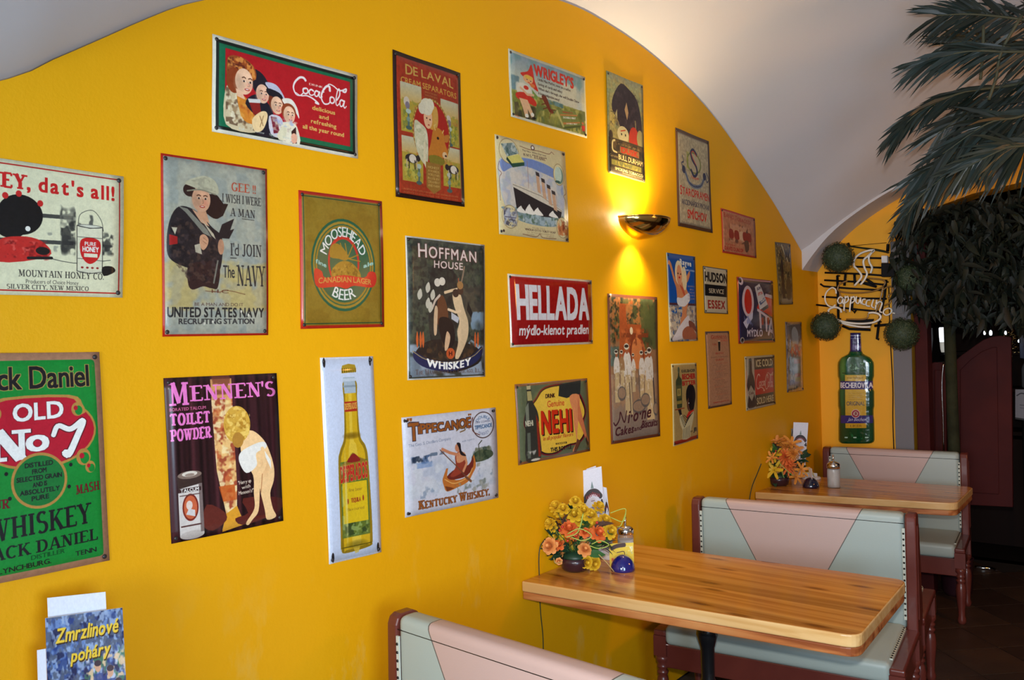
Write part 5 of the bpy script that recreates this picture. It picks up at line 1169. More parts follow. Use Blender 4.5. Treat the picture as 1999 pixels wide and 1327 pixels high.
def art_silver(c):
    c.a[:] = np.array((120, 104, 96)) / 255; c.grad(0, 0, 100, 18, (96, 84, 80), (116, 104, 100)); c.mottle(0, 14, 100, 100, [(150, 150, 150), (100, 84, 80), (84, 76, 80), (140, 128, 124)], 6, .46, .9)
    c.poly([(30, 16), (44, 8), (60, 8), (72, 18), (66, 34), (40, 36)], (160, 162, 164), smooth=4); c.mottle(20, 30, 96, 52, [(176, 90, 70), (170, 160, 150)], 10, .5, .9); c.stroke([(20, 44), (34, 38), (46, 45), (60, 37), (74, 45), (90, 38)], 7, (176, 84, 66), n=4)
    c.poly([(36, 50), (80, 50), (76, 92), (42, 92)], (140, 120, 104), .8); c.rect(40, 54, 76, 60, (160, 90, 74), .8); c.rect(42, 74, 74, 79, (160, 80, 70), .8); c.rect(44, 80, 74, 86, (160, 150, 80), .7)


def art_stout(c):
    c.a[:] = np.array((160, 118, 88)) / 255; c.wear(.05); c.rect(0, 0, 100, 2.2, (60, 50, 46)); c.rect(0, 97.6, 100, 100, (70, 56, 50)); c.frame(0, 1.6, (90, 64, 50)); R_ = (146, 50, 36); D = (96, 70, 60)
    c.text('GUINNESS', 20, 86, 5, 10, R_, font='serif', bold=.04, small=.8); c.text('FOR STRENGTH', 52, 92, 11.4, 14, (180, 80, 60), bold=.05); c.text('THIS', 22, 42, 16, 18.4, R_, bold=.05); c.text('GLASS', 62, 88, 15.6, 18, (170, 100, 80)); c.poly([(48, 13), (59, 13), (57, 26), (50, 26)], (24, 20, 22)); c.rect(48, 12.4, 59, 14, (196, 176, 140))
    c.text('IRISH STOUT', 36, 72, 28, 30.4, R_, bold=.05); c.text('brewed at St. James gate', 16, 88, 33, 34.6, D); c.text('DUBLIN', 36, 70, 36.5, 39, R_, bold=.03)
    rg = random.Random(2)
    for i in range(24):
        y = 42 + i * 2.05; a = rg.uniform(22, 40); b = rg.uniform(62, 88)
        c.text('the quality of the brew is kept'[:int((b - a) / 2.2)], a, b, y, y + 1.0, D if i % 5 else R_)
    c.text('Guinness is good for you', 20, 86, 92, 94.2, R_, bold=.04)


def art_bitter(c):
    c.a[:] = np.array((150, 128, 78)) / 255; c.wear(.04); c.frame(0, 2.4, (190, 180, 130)); c.rect(2, 94.6, 98, 99, (140, 34, 26)); k = (34, 34, 34)
    c.poly([(24, 10), (28, 10), (29, 16), (36, 19), (38, 24), (37, 52), (34, 55), (18, 55), (16, 50), (13, 26), (15, 20), (21, 17)], (52, 62, 40), smooth=3); c.ell(26, 8, 4, 4, (76, 84, 60)); c.rect(14, 27, 37, 43, (74, 78, 46)); c.rect(18, 31, 33, 40, (150, 136, 70)); c.text('B', 23, 28, 33, 38, k); c.rect(16, 46, 36, 50, (130, 116, 56)); c.rect(8, 55.6, 46, 57, (130, 60, 34))
    c.poly([(20, 57), (32, 57), (36, 66), (30, 68)], (30, 26, 28))
    # generic waiter in a striped suit seen from the side
    c.ell(72, 42, 19, 15, (22, 20, 24)); c.ell(66, 53, 11, 9, (84, 56, 42)); c.ell(74, 50, 12, 12, (22, 20, 24)); c.ell(63, 51, 1.2, .8, WH); c.poly([(50, 68), (60, 62), (82, 60), (84, 66), (56, 72)], (170, 40, 30)); c.stroke([(57, 56), (62, 57)], .8, (90, 50, 40))
    W_ = (176, 168, 130); c.poly([(26, 66), (36, 64), (46, 76), (60, 68), (82, 62), (78, 74), (66, 88), (64, 95), (34, 95), (36, 84), (28, 76)], W_, smooth=2)
    for i in range(5): c.stroke([(29 + i * 3.4, 66 - i * .3), (42 + i * 3, 80 - i * 2.6), (64 + i * 3.4, 68 - i)], 1.3, k); c.stroke([(40 + i * 5.6, 82 - i * .6), (37 + i * 6, 94)], 1.4, k)
    c.text('KARLSBADER', 38, 92, 8, 11.4, k, bold=.1); c.text('BECHER', 40, 92, 14, 20, (150, 30, 26), bold=.16); c.text('BITTER', 40, 92, 22.6, 28, (150, 30, 26), bold=.16); c.text('JB', 80, 94, 84, 89, k, bold=.1); c.text('seit', 66, 76, 86, 88.6, k)


def art_icecold(c):
    c.a[:] = np.array((62, 50, 40)) / 255; c.frame(0, 2.6, (176, 160, 120)); c.rect(3, 26, 97, 74, (168, 40, 30)); c.rect(4, 4, 30, 97, (160, 150, 130))
    c.poly([(13, 6), (21, 6), (22, 28), (28, 42), (30, 56), (27, 70), (30, 84), (29, 95), (7, 96), (6, 84), (9, 70), (5, 56), (7, 42), (12, 28)], (58, 44, 38), smooth=3); c.poly([(12, 10), (15, 10), (14, 34), (10, 44), (10, 40)], (90, 96, 80), .8); c.rect(12.5, 4.6, 21.5, 9, (76, 84, 80)); c.poly([(6, 68), (17, 54), (29, 68), (18, 84)], (150, 140, 120)); c.text('Cola', 10, 25, 66, 71, (90, 50, 44), bold=.05)
    c.text('ICE COLD', 36, 91, 8, 21, (190, 172, 130), bold=.08); c.text('SOLD HERE', 34, 93, 80, 92, (190, 172, 130), bold=.08); cola(c, 33, 34, 93, 70, (206, 176, 150), 1.1)


SIGNS = [
 # name, art, quad (photo pixels tl tr br bl), label, rough, embossing, rim colour, nails inset, nail size, size
 ('honey', art_honey, ((-126, 291), (240, 345), (238, 581), (-126, 572)), 'cream tin plate with red border, red "dat\'s all!" lettering and a honey pail', .35, (224, 220, 196), 640),
 ('daniel', art_daniel, ((-74, 690), (192, 687), (213, 1093), (-66, 1151)), 'large green whiskey plate with tan border, red oval and a white number 7', .32, (168, 122, 92), 760),
 ('seasons', art_seasons, ((413, 67), (695, 147), (697, 310), (413, 257)), 'red plate with green border, four women drinking and white script lettering', .35, (214, 210, 190), 620),
 ('navy', art_navy, ((313, 299), (520, 330), (522, 654), (316, 657)), 'grey recruiting plate with red edge and woman in a dark sailor jacket', .4, (190, 40, 26), 640),
 ('moose', art_moose, ((582, 371), (744, 393), (749, 638), (586, 642)), 'olive gold beer plate with red edge and green oval moose badge', .35, (190, 44, 26), 560),
 ('toilet', art_toilet, ((318, 738), (538, 728), (552, 1016), (334, 1061)), 'dark toilet powder plate with pink lettering and small child at a curtain', .3, (60, 30, 34), 640),
 ('beer', art_beer, ((624, 698), (727, 695), (743, 1077), (641, 1101)), 'tall narrow white enamel plate with one yellow beer bottle', .14, (226, 230, 236), 640),
 ('separator', art_separator, ((765, 97), (897, 143), (905, 404), (771, 384)), 'red brown plate with black edge, oval of milkmaid and cow', .35, (44, 20, 18), 600),
 ('forest', art_forest, ((790, 460), (944, 478), (946, 735), (795, 742)), 'dark forest plate with pale figures and a blue whiskey ribbon below', .35, (196, 196, 188), 560),
 ('canoe', art_canoe, ((783, 815), (966, 795), (972, 971), (790, 1010)), 'white plate with a paddler in a brown canoe and brown lettering', .35, (206, 206, 212), 520),
 ('gum', art_gum, ((991, 95), (1141, 151), (1144, 270), (996, 228)), 'chewing gum plate with girl in red bonnet and red block letters', .35, (206, 204, 186), 460),
 ('ship', art_ship, ((965, 262), (1102, 297), (1109, 473), (973, 457)), 'cream plate with an ocean liner at sea in an ornate oval', .35, (206, 194, 150), 480),
 ('soap', art_soap, ((990, 534), (1154, 547), (1156, 671), (995, 678)), 'wide glossy red enamel plate with big white capitals above white lower case', .12, (206, 196, 170), 460),
 ('drink', art_drink, ((1004, 750), (1145, 738), (1151, 880), (1011, 908)), 'green plate with yellow panel, red capitals, dark bottle and crossed legs', .3, (130, 84, 50), 440),
 ('tobacco', art_tobacco, ((1182, 138), (1253, 167), (1258, 357), (1187, 337)), 'narrow smoking tobacco plate with black umbrella, right above the brass lamp', .4, (110, 100, 60), 460),
 ('biscuits', art_biscuits, ((1184, 573), (1281, 580), (1287, 851), (1192, 867)), 'tall brown edged biscuit plate with ladies in white blouses', .35, (112, 62, 40), 560),
 ('brewery', art_brewery, ((1317, 249), (1382, 276), (1390, 455), (1323, 441)), 'beige brewery plate with rusty brown rim, monogram S and red lettering', .45, (84, 56, 40), 440),
 ('brandy', art_brandy, ((1406, 406), (1472, 426), (1476, 504), (1410, 493)), 'small faded pinkish plate with red edge below the ceiling slope', .45, (170, 50, 34), 260),
 ('sunbath', art_sunbath, ((1299, 493), (1355, 501), (1361, 665), (1307, 667)), 'blue plate with a blonde woman in a white two piece swimsuit', .3, (150, 150, 120), 400),
 ('service', art_service, ((1371, 519), (1418, 526), (1420, 613), (1375, 611)), 'small white car service plate with a black band across the middle', .3, (60, 60, 56), 260),
 ('soapbox', art_soap_box, ((1437, 540), (1507, 548), (1512, 668), (1441, 671)), 'dark blue soap plate with red edge, white letters and tilted soap box', .15, (150, 44, 30), 340),
 ('vine', art_vine, ((1512, 472), (1542, 476), (1547, 594), (1520, 595)), 'small narrow brown mottled plate next to the far corner, upper one', .3, (96, 80, 50), 280),
 ('silver', art_silver, ((1532, 628), (1563, 628), (1568, 762), (1536, 766)), 'small silvery reflecting plate next to the far corner, lower one', .12, (110, 96, 90), 300),
 ('stout', art_stout, ((1376, 647), (1422, 646), (1428, 789), (1382, 798)), 'narrow pale brown plate with small print and a black stout glass', .35, (80, 60, 50), 380),
 ('bitter', art_bitter, ((1309, 710), (1358, 708), (1362, 856), (1314, 871)), 'tan plate with green bottle and dark haired waiter in striped suit', .3, (190, 180, 130), 380),
 ('icecold', art_icecold, ((1452, 696), (1510, 692), (1513, 789), (1456, 802)), 'small black and red plate with white border and upright dark soda bottle', .25, (176, 160, 120), 300),
]
nail_m = mat('nail_metal', (0.05, 0.045, 0.045), 0.4, 0.6)
nm = MB(); nm.lathe([(0.0055, 0), (0.006, 0.0015), (0.005, 0.003), (0.002, 0.004)], n=8, R=Matrix.Rotation(PI / 2, 3, 'Y')); nail_me = nm.mesh('nail', nail_m)
GRADE = {'navy': (.84, .82, .76), 'separator': (.86, .84, .78), 'canoe': (.92, .92, .94), 'gum': (.9, .9, .86), 'ship': (.94, .93, .9), 'honey': (.95, .95, .93), 'moose': (.9, .9, .9), 'beer': (.93, .94, .97)}
EMB = {'soap': .006, 'beer': .004, 'soapbox': .005, 'separator': .003, 'silver': .006}


def build_sign(name, art, quad, label, rough, rim, size):
    tl, tr, br, bl = [on_x(*p, 0.0) for p in quad]
    Wm = ((tr - tl).length + (br - bl).length) / 2; Hm = ((tl - bl).length + (tr - br).length) / 2
    if Wm > Hm: W, H = size, max(80, int(size * Hm / Wm))
    else: W, H = max(80, int(size * Wm / Hm)), size
    W -= W % 2; H -= H % 2
    c = CV(W, H, (255, 255, 255)); art(c)
    if name in GRADE: c.a *= np.array(GRADE[name], np.float32)
    img = c.image(name + '_print')
    pm = print_mat(name + '_print', img, rough, 0.08 if rough > .2 else 0.6, bump=0.25 if name in ('silver', 'vine') else 0)
    pm.node_tree.nodes['Principled BSDF'].inputs['Specular IOR Level'].default_value = .28
    em = mat(name + '_edge', srgb(*rim), 0.4)
    nx_, ny_ = 12, 14; me = bpy.data.meshes.new('tin_sign'); vs = []; fs = []; uv = []; mi = []
    bulge = EMB.get(name, .0015)
    cen = (tl + tr + br + bl) / 4

    def P(u, v, layer):
        p = (tl * (1 - u) + tr * u) * (1 - v) + (bl * (1 - u) + br * u) * v
        e = min(u, 1 - u, v, 1 - v)
        x = 0.0045 + bulge * min(1, e * 6) + 0.0015 * math.sin(7 * u + 5 * v + len(name))
        return (x - (0.0022 if layer else 0) - 0, p.y - cen.y, p.z - cen.z)
    for layer in (0, 1):
        for j in range(ny_ + 1):
            for i in range(nx_ + 1):
                vs.append(P(i / nx_, j / ny_, layer))
    st = nx_ + 1; L = st * (ny_ + 1)
    for j in range(ny_):
        for i in range(nx_):
            a = j * st + i
            fs.append((a, a + st, a + st + 1, a + 1)); mi.append(0)
            fs.append((L + a, L + a + 1, L + a + st + 1, L + a + st)); mi.append(1)
    ring = [i for i in range(nx_)] + [nx_ + j * st for j in range(ny_)] + [ny_ * st + i for i in range(nx_, 0, -1)] + [j * st for j in range(ny_, 0, -1)]
    for k in range(len(ring)):
        a, b_ = ring[k], ring[(k + 1) % len(ring)]
        fs.append((a, b_, L + b_, L + a)); mi.append(1)
    me.from_pydata(vs, [], fs); me.materials.append(pm); me.materials.append(em)
    me.polygons.foreach_set('material_index', mi)
    me.polygons.foreach_set('use_smooth', [m == 0 for m in mi])
    ul = me.uv_layers.new(name='UVMap')
    lv = np.zeros(len(me.loops), np.int32); me.loops.foreach_get('vertex_index', lv)
    lv = lv % L
    uvs = np.stack([(lv % st) / nx_, 1 - (lv // st) / ny_], 1).astype(np.float32)
    ul.data.foreach_set('uv', uvs.ravel())
    me.update()
    o = bpy.data.objects.new('tin_sign', me); COL.objects.link(o); o.location = (0, cen.y, cen.z)
    tag(o, label, 'sign')
    iu = min(.06, 0.012 / Wm); iv = min(.06, 0.012 / Hm)
    for u, v in ((iu, iv), (1 - iu, iv), (1 - iu, 1 - iv), (iu, 1 - iv)):
        p = P(u, v, 0); link_mesh('nail', nail_me, o, (p[0] - .0005, p[1], p[2]))
    return o


sign_obs = {}
for s_ in SIGNS:
    sign_obs[s_[0]] = build_sign(*s_)
# ================================================================== FURNITURE
def pine(name, c1, c2, c3, knots=True, rough=0.2, seed=0.0, plank=0.085):
    m = bpy.data.materials.new(name); m.use_nodes = True; nt = m.node_tree; b = nt.nodes['Principled BSDF']
    tc = nt.nodes.new('ShaderNodeTexCoord'); O = tc.outputs['Object']
    mp = nt.nodes.new('ShaderNodeMapping'); mp.inputs['Location'].default_value = (seed, seed * 1.7, seed); mp.inputs['Scale'].default_value = (1.1, 26, 26); nt.links.new(O, mp.inputs[0])
    n = nt.nodes.new('ShaderNodeTexNoise'); n.inputs['Scale'].default_value = 1.0; n.inputs['Detail'].default_value = 7; n.inputs['Distortion'].default_value = 0.6; nt.links.new(mp.outputs[0], n.inputs['Vector'])
    r = nt.nodes.new('ShaderNodeValToRGB'); e = r.color_ramp.elements; e.new(0.5)
    for el, (p, c) in zip(e, ((0.36, c3), (0.52, c1), (0.72, c2))): el.position = p; el.color = (*c, 1)
    nt.links.new(n.outputs['Fac'], r.inputs[0])
    # board to board tone
    sp = nt.nodes.new('ShaderNodeSeparateXYZ'); nt.links.new(O, sp.inputs[0])
    dv = nt.nodes.new('ShaderNodeMath'); dv.operation = 'DIVIDE'; dv.inputs[1].default_value = plank; nt.links.new(sp.outputs[1], dv.inputs[0])
    fl = nt.nodes.new('ShaderNodeMath'); fl.operation = 'FLOOR'; nt.links.new(dv.outputs[0], fl.inputs[0])
    wn = nt.nodes.new('ShaderNodeTexWhiteNoise'); wn.noise_dimensions = '1D'; nt.links.new(fl.outputs[0], wn.inputs['W'])
    mr = nt.nodes.new('ShaderNodeMapRange'); mr.inputs[3].default_value = 0.80; mr.inputs[4].default_value = 1.1; nt.links.new(wn.outputs['Value'], mr.inputs[0])
    mm = nt.nodes.new('ShaderNodeVectorMath'); mm.operation = 'SCALE'; nt.links.new(r.outputs[0], mm.inputs[0]); nt.links.new(mr.outputs[0], mm.inputs['Scale'])
    out = mm.outputs[0]
    if knots:
        mk = nt.nodes.new('ShaderNodeMapping'); mk.inputs['Scale'].default_value = (2.3, 8, 8); mk.inputs['Location'].default_value = (seed * 3, seed, 0); nt.links.new(O, mk.inputs[0])
        v = nt.nodes.new('ShaderNodeTexVoronoi'); v.voronoi_dimensions = '2D'; v.inputs['Scale'].default_value = 1.0; nt.links.new(mk.outputs[0], v.inputs['Vector'])
        kr = nt.nodes.new('ShaderNodeValToRGB'); kr.color_ramp.elements[0].position = 0.05; kr.color_ramp.elements[0].color = (0.24, 0.1, 0.04, 1); kr.color_ramp.elements[1].position = 0.14; kr.color_ramp.elements[1].color = (1, 1, 1, 1)
        nt.links.new(v.outputs['Distance'], kr.inputs[0])
        mx = nt.nodes.new('ShaderNodeMix'); mx.data_type = 'RGBA'; mx.blend_type = 'MULTIPLY'; mx.inputs[0].default_value = 0.7
        nt.links.new(out, mx.inputs[6]); nt.links.new(kr.outputs[0], mx.inputs[7]); out = mx.outputs[2]
    nt.links.new(out, b.inputs['Base Color'])
    b.inputs['Roughness'].default_value = rough; b.inputs['Coat Weight'].default_value = 0.2; b.inputs['Coat Roughness'].default_value = 0.08; b.inputs['Specular IOR Level'].default_value = 0.35
    return m


pine_top = pine('pine_board', (0.64, 0.270, 0.048), (0.71, 0.335, 0.072), (0.50, 0.185, 0.028))
pine_edge = pine('pine_edge', (0.76, 0.48, 0.20), (0.80, 0.53, 0.25), (0.68, 0.39, 0.14), False, 0.25, 3.0, 5.0)
pine_red = pine('pine_under', (0.50, 0.17, 0.05), (0.66, 0.31, 0.11), (0.27, 0.07, 0.02), False, 0.35, 5.0, 5.0)
iron_m = mat('black_iron', (0.012, 0.012, 0.014), 0.25, 0.3, coat=0.5)
red_wood = mat('red_stained_wood', (0.155, 0.034, 0.024), 0.32, var=(5, (0.11, 0.022, 0.016)), coat=0.3, bump=(30, 0.05))
grey_vinyl_c, pink_vinyl_c = srgb(162, 174, 168), srgb(188, 160, 152)
stud_m = mat('dark_stud', (0.03, 0.03, 0.03), 0.25, 0.9)
strip_m = mat('pale_piping', srgb(196, 200, 186), 0.5)


def table(label, corners, z, post, group='pine tables along the yellow wall'):
    """corners: front-left, front-right, back-right, back-left (x, y)"""
    ox, oy = corners[0]
    t = empty('dining_table', (ox, oy, 0), label, 'table', group)
    P = [Vector((x - ox, y - oy)) for x, y in corners]

    def rounded(inset=0.0, r=0.055):
        out = []; n = 4; c = sum(P, Vector((0, 0))) / 4
        for i, p in enumerate(P):
            p = p + (c - p).normalized() * inset
            if i in (1, 2):
                a = (P[i - 1] - P[i]).normalized(); d = (P[(i + 1) % 4] - P[i]).normalized()
                for k in range(7):
                    s_ = k / 6
                    q = (p + a * r) * (1 - s_) ** 2 + p * 2 * s_ * (1 - s_) + (p + d * r) * s_ ** 2
                    out.append(q)
            else: out.append(p)
        return out
    th1, th2 = 0.042, 0.030
    o = rounded()
    m = MB(); m.prism([(p.x, p.y, z - th1) for p in o], (0, 0, th1), 1)
    m.m[1] = 0                                   # top face pine boards, sides paler edge lipping
    top = m.build('tabletop', [pine_top, pine_edge], t, bevel=0.006, seg=3)
    for pf in top.data.polygons: pf.material_index = 0 if pf.normal.z > 0.9 else 1
    o2 = rounded(0.004)
    m = MB(); m.prism([(p.x, p.y, z - th1 - th2) for p in o2], (0, 0, th2 - 0.0005), 0)
    m.build('edge_board', pine_red, t, bevel=0.004)
    px, py = post[0] - ox, post[1] - oy
    m = MB(); pr = [(.045, z - .074), (.045, z - .09), (.028, z - .10), (.024, z - .17), (.030, z - .18), (.040, z - .20), (.043, z - .23), (.034, z - .26), (.028, z - .28), (.026, .40), (.034, .38), (.030, .35), (.030, .18), (.045, .14), (.045, .08)]
    m.lathe([(r, zz) for r, zz in reversed(pr)], (px, py, 0), 20); m.build('pedestal', iron_m, t)
    m = MB(); m.box((px, py, z - .082), (.5, .06, .014)); m.box((px, py, z - .083), (.06, .5, .012)); m.build('bracket', iron_m, t, bevel=.003)
    for a in range(4):
        m = MB(); an = a * PI / 2 + PI / 4
        pts = [(px + math.cos(an) * d, py + math.sin(an) * d, h) for d, h in ((.02, .14), (.10, .12), (.20, .06), (.30, .022), (.33, .02))]
        m.tube(pts, [.022, .022, .02, .017, .02], 8); m.build('foot', iron_m, t)
    return t


ZT = 0.80
tab_m = table('middle pine dining table with yellow flowers, nearest whole one in view', [(0.004, 2.59), (1.262, 2.705), (1.222, 3.43), (0.004, 3.35)], ZT, (0.57, 3.05))
tab_f = table('far pine dining table with orange flowers near the corner', [(0.004, 4.86), (1.06, 5.09), (1.035, 5.68), (0.004, 5.58)], ZT, (0.50, 5.32))
tab_n = table('near pine dining table below the frame under the blue menu', [(0.004, 0.50), (1.10, 0.48), (1.10, 1.12), (0.004, 1.14)], ZT - .04, (0.5, 0.82))


def vinyl(name, L, top, slope_w, pattern=True):
    m = bpy.data.materials.new(name); m.use_nodes = True; nt = m.node_tree; b = nt.nodes['Principled BSDF']
    b.inputs['Roughness'].default_value = 0.42; b.inputs['Specular IOR Level'].default_value = 0.45
    tc = nt.nodes.new('ShaderNodeTexCoord')
    n = nt.nodes.new('ShaderNodeTexNoise'); n.inputs['Scale'].default_value = 160; n.inputs['Detail'].default_value = 3; nt.links.new(tc.outputs['Object'], n.inputs['Vector'])
    bp = nt.nodes.new('ShaderNodeBump'); bp.inputs['Strength'].default_value = 0.12; bp.inputs['Distance'].default_value = 0.002; nt.links.new(n.outputs['Fac'], bp.inputs['Height']); nt.links.new(bp.outputs[0], b.inputs['Normal'])
    if not pattern:
        b.inputs['Base Color'].default_value = (*grey_vinyl_c, 1); return m
    sp = nt.nodes.new('ShaderNodeSeparateXYZ'); nt.links.new(tc.outputs['Object'], sp.inputs[0])

    def M(op, a, b_=None):
        k = nt.nodes.new('ShaderNodeMath'); k.operation = op
        for i, v in enumerate((a, b_)):
            if v is None: continue
            if isinstance(v, (int, float)): k.inputs[i].default_value = v
            else: nt.links.new(v, k.inputs[i])
        return k.outputs[0]
    ax = M('ABSOLUTE', M('SUBTRACT', sp.outputs[0], L * 0.47))
    dz = M('SUBTRACT', top, sp.outputs[2])
    lim = M('SUBTRACT', L * 0.335, M('MULTIPLY', dz, slope_w))
    d = M('SUBTRACT', lim, ax)                 # > 0 inside pink panel
    fac = M('GREATER_THAN', d, 0.0)
    seam = M('LESS_THAN', M('ABSOLUTE', d), 0.0022)
    m1 = nt.nodes.new('ShaderNodeMix'); m1.data_type = 'RGBA'; m1.inputs[6].default_value = (*grey_vinyl_c, 1); m1.inputs[7].default_value = (*pink_vinyl_c, 1); nt.links.new(fac, m1.inputs[0])
    m2 = nt.nodes.new('ShaderNodeMix'); m2.data_type = 'RGBA'; nt.links.new(m1.outputs[2], m2.inputs[6]); m2.inputs[7].default_value = (0.10, 0.09, 0.08, 1); nt.links.new(seam, m2.inputs[0])
    nt.links.new(m2.outputs[2], b.inputs['Base Color'])
    return m


_sm = MB(); _sm.lathe([(.0045, 0), (.0048, .001), (.003, .0032), (.0008, .004)], n=7, R=Matrix.Rotation(PI / 2, 3, 'X')); stud_me = _sm.mesh('stud', stud_m)
seat_vinyl = vinyl('grey_seat_vinyl', 1, 0, 0, False)
leg_prof = [(.016, 0), (.022, .01), (.024, .03), (.018, .05), (.02, .09), (.027, .16), (.029, .20), (.024, .235), (.018, .245), (.026, .255), (.026, .262), (.018, .27), (.026, .28), (.026, .288), (.02, .295), (.030, .31), (.030, .335)]


def cushion(L, D, H, bul=0.012, nx=14, nd=6, nh=4):
    """rounded pad from (0,0,0) to (L,D,H)"""
    bm = bmesh.new()
    bmesh.ops.create_cube(bm, size=1, matrix=Matrix.Translation((L / 2, D / 2, H / 2)) @ Matrix.Diagonal((L, D, H, 1)))
    r = min(D, H) * 0.32
    bmesh.ops.bevel(bm, geom=list(bm.edges), offset=r, segments=4, affect='EDGES', profile=0.55)
    me = bpy.data.meshes.new('pad'); bm.to_mesh(me); bm.free()
    me.polygons.foreach_set('use_smooth', [True] * len(me.polygons))
    return me


def bench(label, A, B, top, double=True, seat_d=0.52, seat_z=0.45):
    """A, B: left and right ends of the back (x, y) on the seat side"""
    A = Vector(A); B = Vector(B); L = (B - A).length; rz = math.atan2(B.y - A.y, B.x - A.x)
    t = empty('upholstered_bench', (A.x, A.y, 0), label, 'bench', 'red framed benches with grey and pink vinyl', rz)
    pt = 0.045; back_t = 0.075
    lean = 0.07 if double else 0.0
    sides = ((-1, 0.0),) + (((1, back_t + lean),) if double else ())
    for xi, x0 in enumerate((0, L - pt)):
        m = MB(); r = .03; zz = top
        pro = [(-.022, seat_z), (-.014, zz - r), (-.006, zz - .008), (.012, zz), (back_t - .014, zz), (back_t + .004, zz - .008), (back_t + .012, zz - r), (back_t + lean + .016, seat_z), (back_t + lean + .01, seat_z - .16), (-.015, seat_z - .16)]
        m.prism([(x0, y, z) for y, z in pro], (pt, 0, 0)); m.build('end_post', red_wood, t, bevel=.008, seg=3)
        m = MB(); pro = [(.008, seat_z + .04), (.012, zz - .05), (back_t - .014, zz - .05), (back_t + lean - .014, seat_z + .04)]
        xx = x0 - .004 if xi == 0 else x0 + pt
        m.prism([(xx, y, z) for y, z in pro], (.004, 0, 0)); m.build('post_panel', red_wood, t, bevel=.002)
        for sd, yo in sides:
            m = MB(); y1 = yo + sd * (seat_d); y0 = yo + sd * .02
            m.box((x0 + pt / 2, (y0 + y1) / 2, seat_z - .012), (pt + .012, abs(y1 - y0), .028)); m.build('side_rail', red_wood, t, bevel=.008, seg=3)
            m = MB(); m.box((x0 + pt / 2, (y0 + y1) / 2, seat_z - .085), (pt * .6, abs(y1 - y0) - .03, .12)); m.build('side_apron', red_wood, t, bevel=.003)
            for yy in (yo + sd * (seat_d - .03), yo + sd * .03):
                m = MB(); m.lathe(leg_prof, (x0 + pt / 2, yy, 0), 14); m.box((x0 + pt / 2, yy, .335 + (seat_z - .36) / 2), (.058, .058, seat_z - .36)); m.build('leg', red_wood, t)
            if yo == 0 or double:
                m = MB(); n = 4
                m.box((x0 + pt / 2, (y0 + y1) / 2, .24), (pt * .4, abs(y1 - y0) * .0 + .0001, .0001))
    for sd, yo in sides:
        # back pad
        H = top - .008 - seat_z + .02; D = back_t + .004 if sd < 0 else 0.05
        if sd > 0: H -= .03
        me = cushion(L - 2 * pt - .006, D, H, 0)
        me.materials.append(vinyl('patchwork_vinyl', L - 2 * pt, H, .52))
        ang = sd * -0.045
        y = -.012 if sd < 0 else yo - D + .03
        o = link_mesh('backrest', me, t, (pt + .003, y + (0.0 if sd < 0 else 0), seat_z - .01), (.12 if sd > 0 else 0, 0, 0))
        me2 = cushion(L - 2 * pt - .002, seat_d - .005, .085, 0); me2.materials.append(seat_vinyl)
        yy = yo - seat_d - .004 if sd < 0 else yo + .01
        link_mesh('seat', me2, t, (pt + .001, yy, seat_z - .062))
        m = MB(); m.box((L / 2, yo + sd * (seat_d - .03), seat_z - .115), (L - pt, .024, .105)); m.build('front_apron', red_wood, t, bevel=.004)
        # pale piping strips and studs along both ends
        for xs_, sgn in ((pt + .005, 1), (L - pt - .005, -1)):
            yb = yo + sd * .016
            m = MB(); m.box((xs_, yb - sd * .004, seat_z + .04 + (top - seat_z - .1) / 2), (.012, .006, top - seat_z - .10))
            m.box((xs_, yo + sd * seat_d / 2, seat_z + .0175), (.012, seat_d - .12, .006))
            m.build('piping', strip_m, t)
            k = 0; z = seat_z + .06
            while z < top - .06:
                link_mesh('stud', stud_me, t, (xs_, yb, z), (0, 0, 0 if sd < 0 else PI)); z += .0255
            q = .07
            while q < seat_d - .05:
                link_mesh('stud', stud_me, t, (xs_, yo + sd * q, seat_z + .0205), (-PI / 2, 0, 0)); q += .0255
    m = MB(); m.tube([(pt + .004, -.0115, top - .040), (L - pt - .004, -.0115, top - .040)], .0016, 5); m.build('seam', stud_m, t)
    m = MB(); m.box((L / 2, back_t / 2, seat_z / 2 + .13), (L - 2 * pt, .02, seat_z - .1)); m.build('back_board', red_wood, t)
    return t


bench('middle double bench with pink trapezoid backrest, right of the middle table', (0.13, 3.80), (1.135, 3.93), 0.95)
bench('near double bench cut off by the bottom edge of the photo', (0.15, 1.76), (1.22, 1.70), 0.925)
bench('far bench against the end wall under the green bottle plate', (0.075, 5.85), (0.955, 5.95), 0.965, False, 0.44)
# ================================================================== WALL LAMP, TABLE THINGS, FAR WALL
# brass half-bowl wall lamp
brass_m = mat('polished_brass', (0.72, 0.50, 0.16), 0.12, 1.0)
bulb_m = mat('lamp_bulb', (1, 0.9, 0.7), 0.4, emis=((1.0, 0.72, 0.34), 60))
SC = on_x(1238, 430, 0.0)
lamp = empty('wall_lamp', (0, SC.y, SC.z), 'polished brass half bowl wall lamp, lit, throwing light up and down', 'lamp')
m = MB(); nu, nv = 28, 12; W2, PRO, DEP = 0.175, 0.15, 0.105
g = []
for layer in (1.0, 0.955):
    for i in range(nu + 1):
        a = PI * i / nu
        for j in range(nv + 1):
            s_ = j / nv; rr = (1 - s_ ** 2.2) ** 0.62
            g.append((math.sin(a) * PRO * rr * layer + .018, -math.cos(a) * W2 * rr * layer, -DEP * s_ * layer * 0.93))
st = nv + 1; fs = []; NL = (nu + 1) * st
for i in range(nu):
    for j in range(nv):
        a = i * st + j; fs.append((a, a + 1, a + st + 1, a + st)); fs.append((NL + a, NL + a + st, NL + a + st + 1, NL + a + 1))
for i in range(nu): fs.append((i * st, (i + 1) * st, NL + (i + 1) * st, NL + i * st))
m.add(g, fs, 0, True)
m.build('lamp_shade', brass_m, lamp)
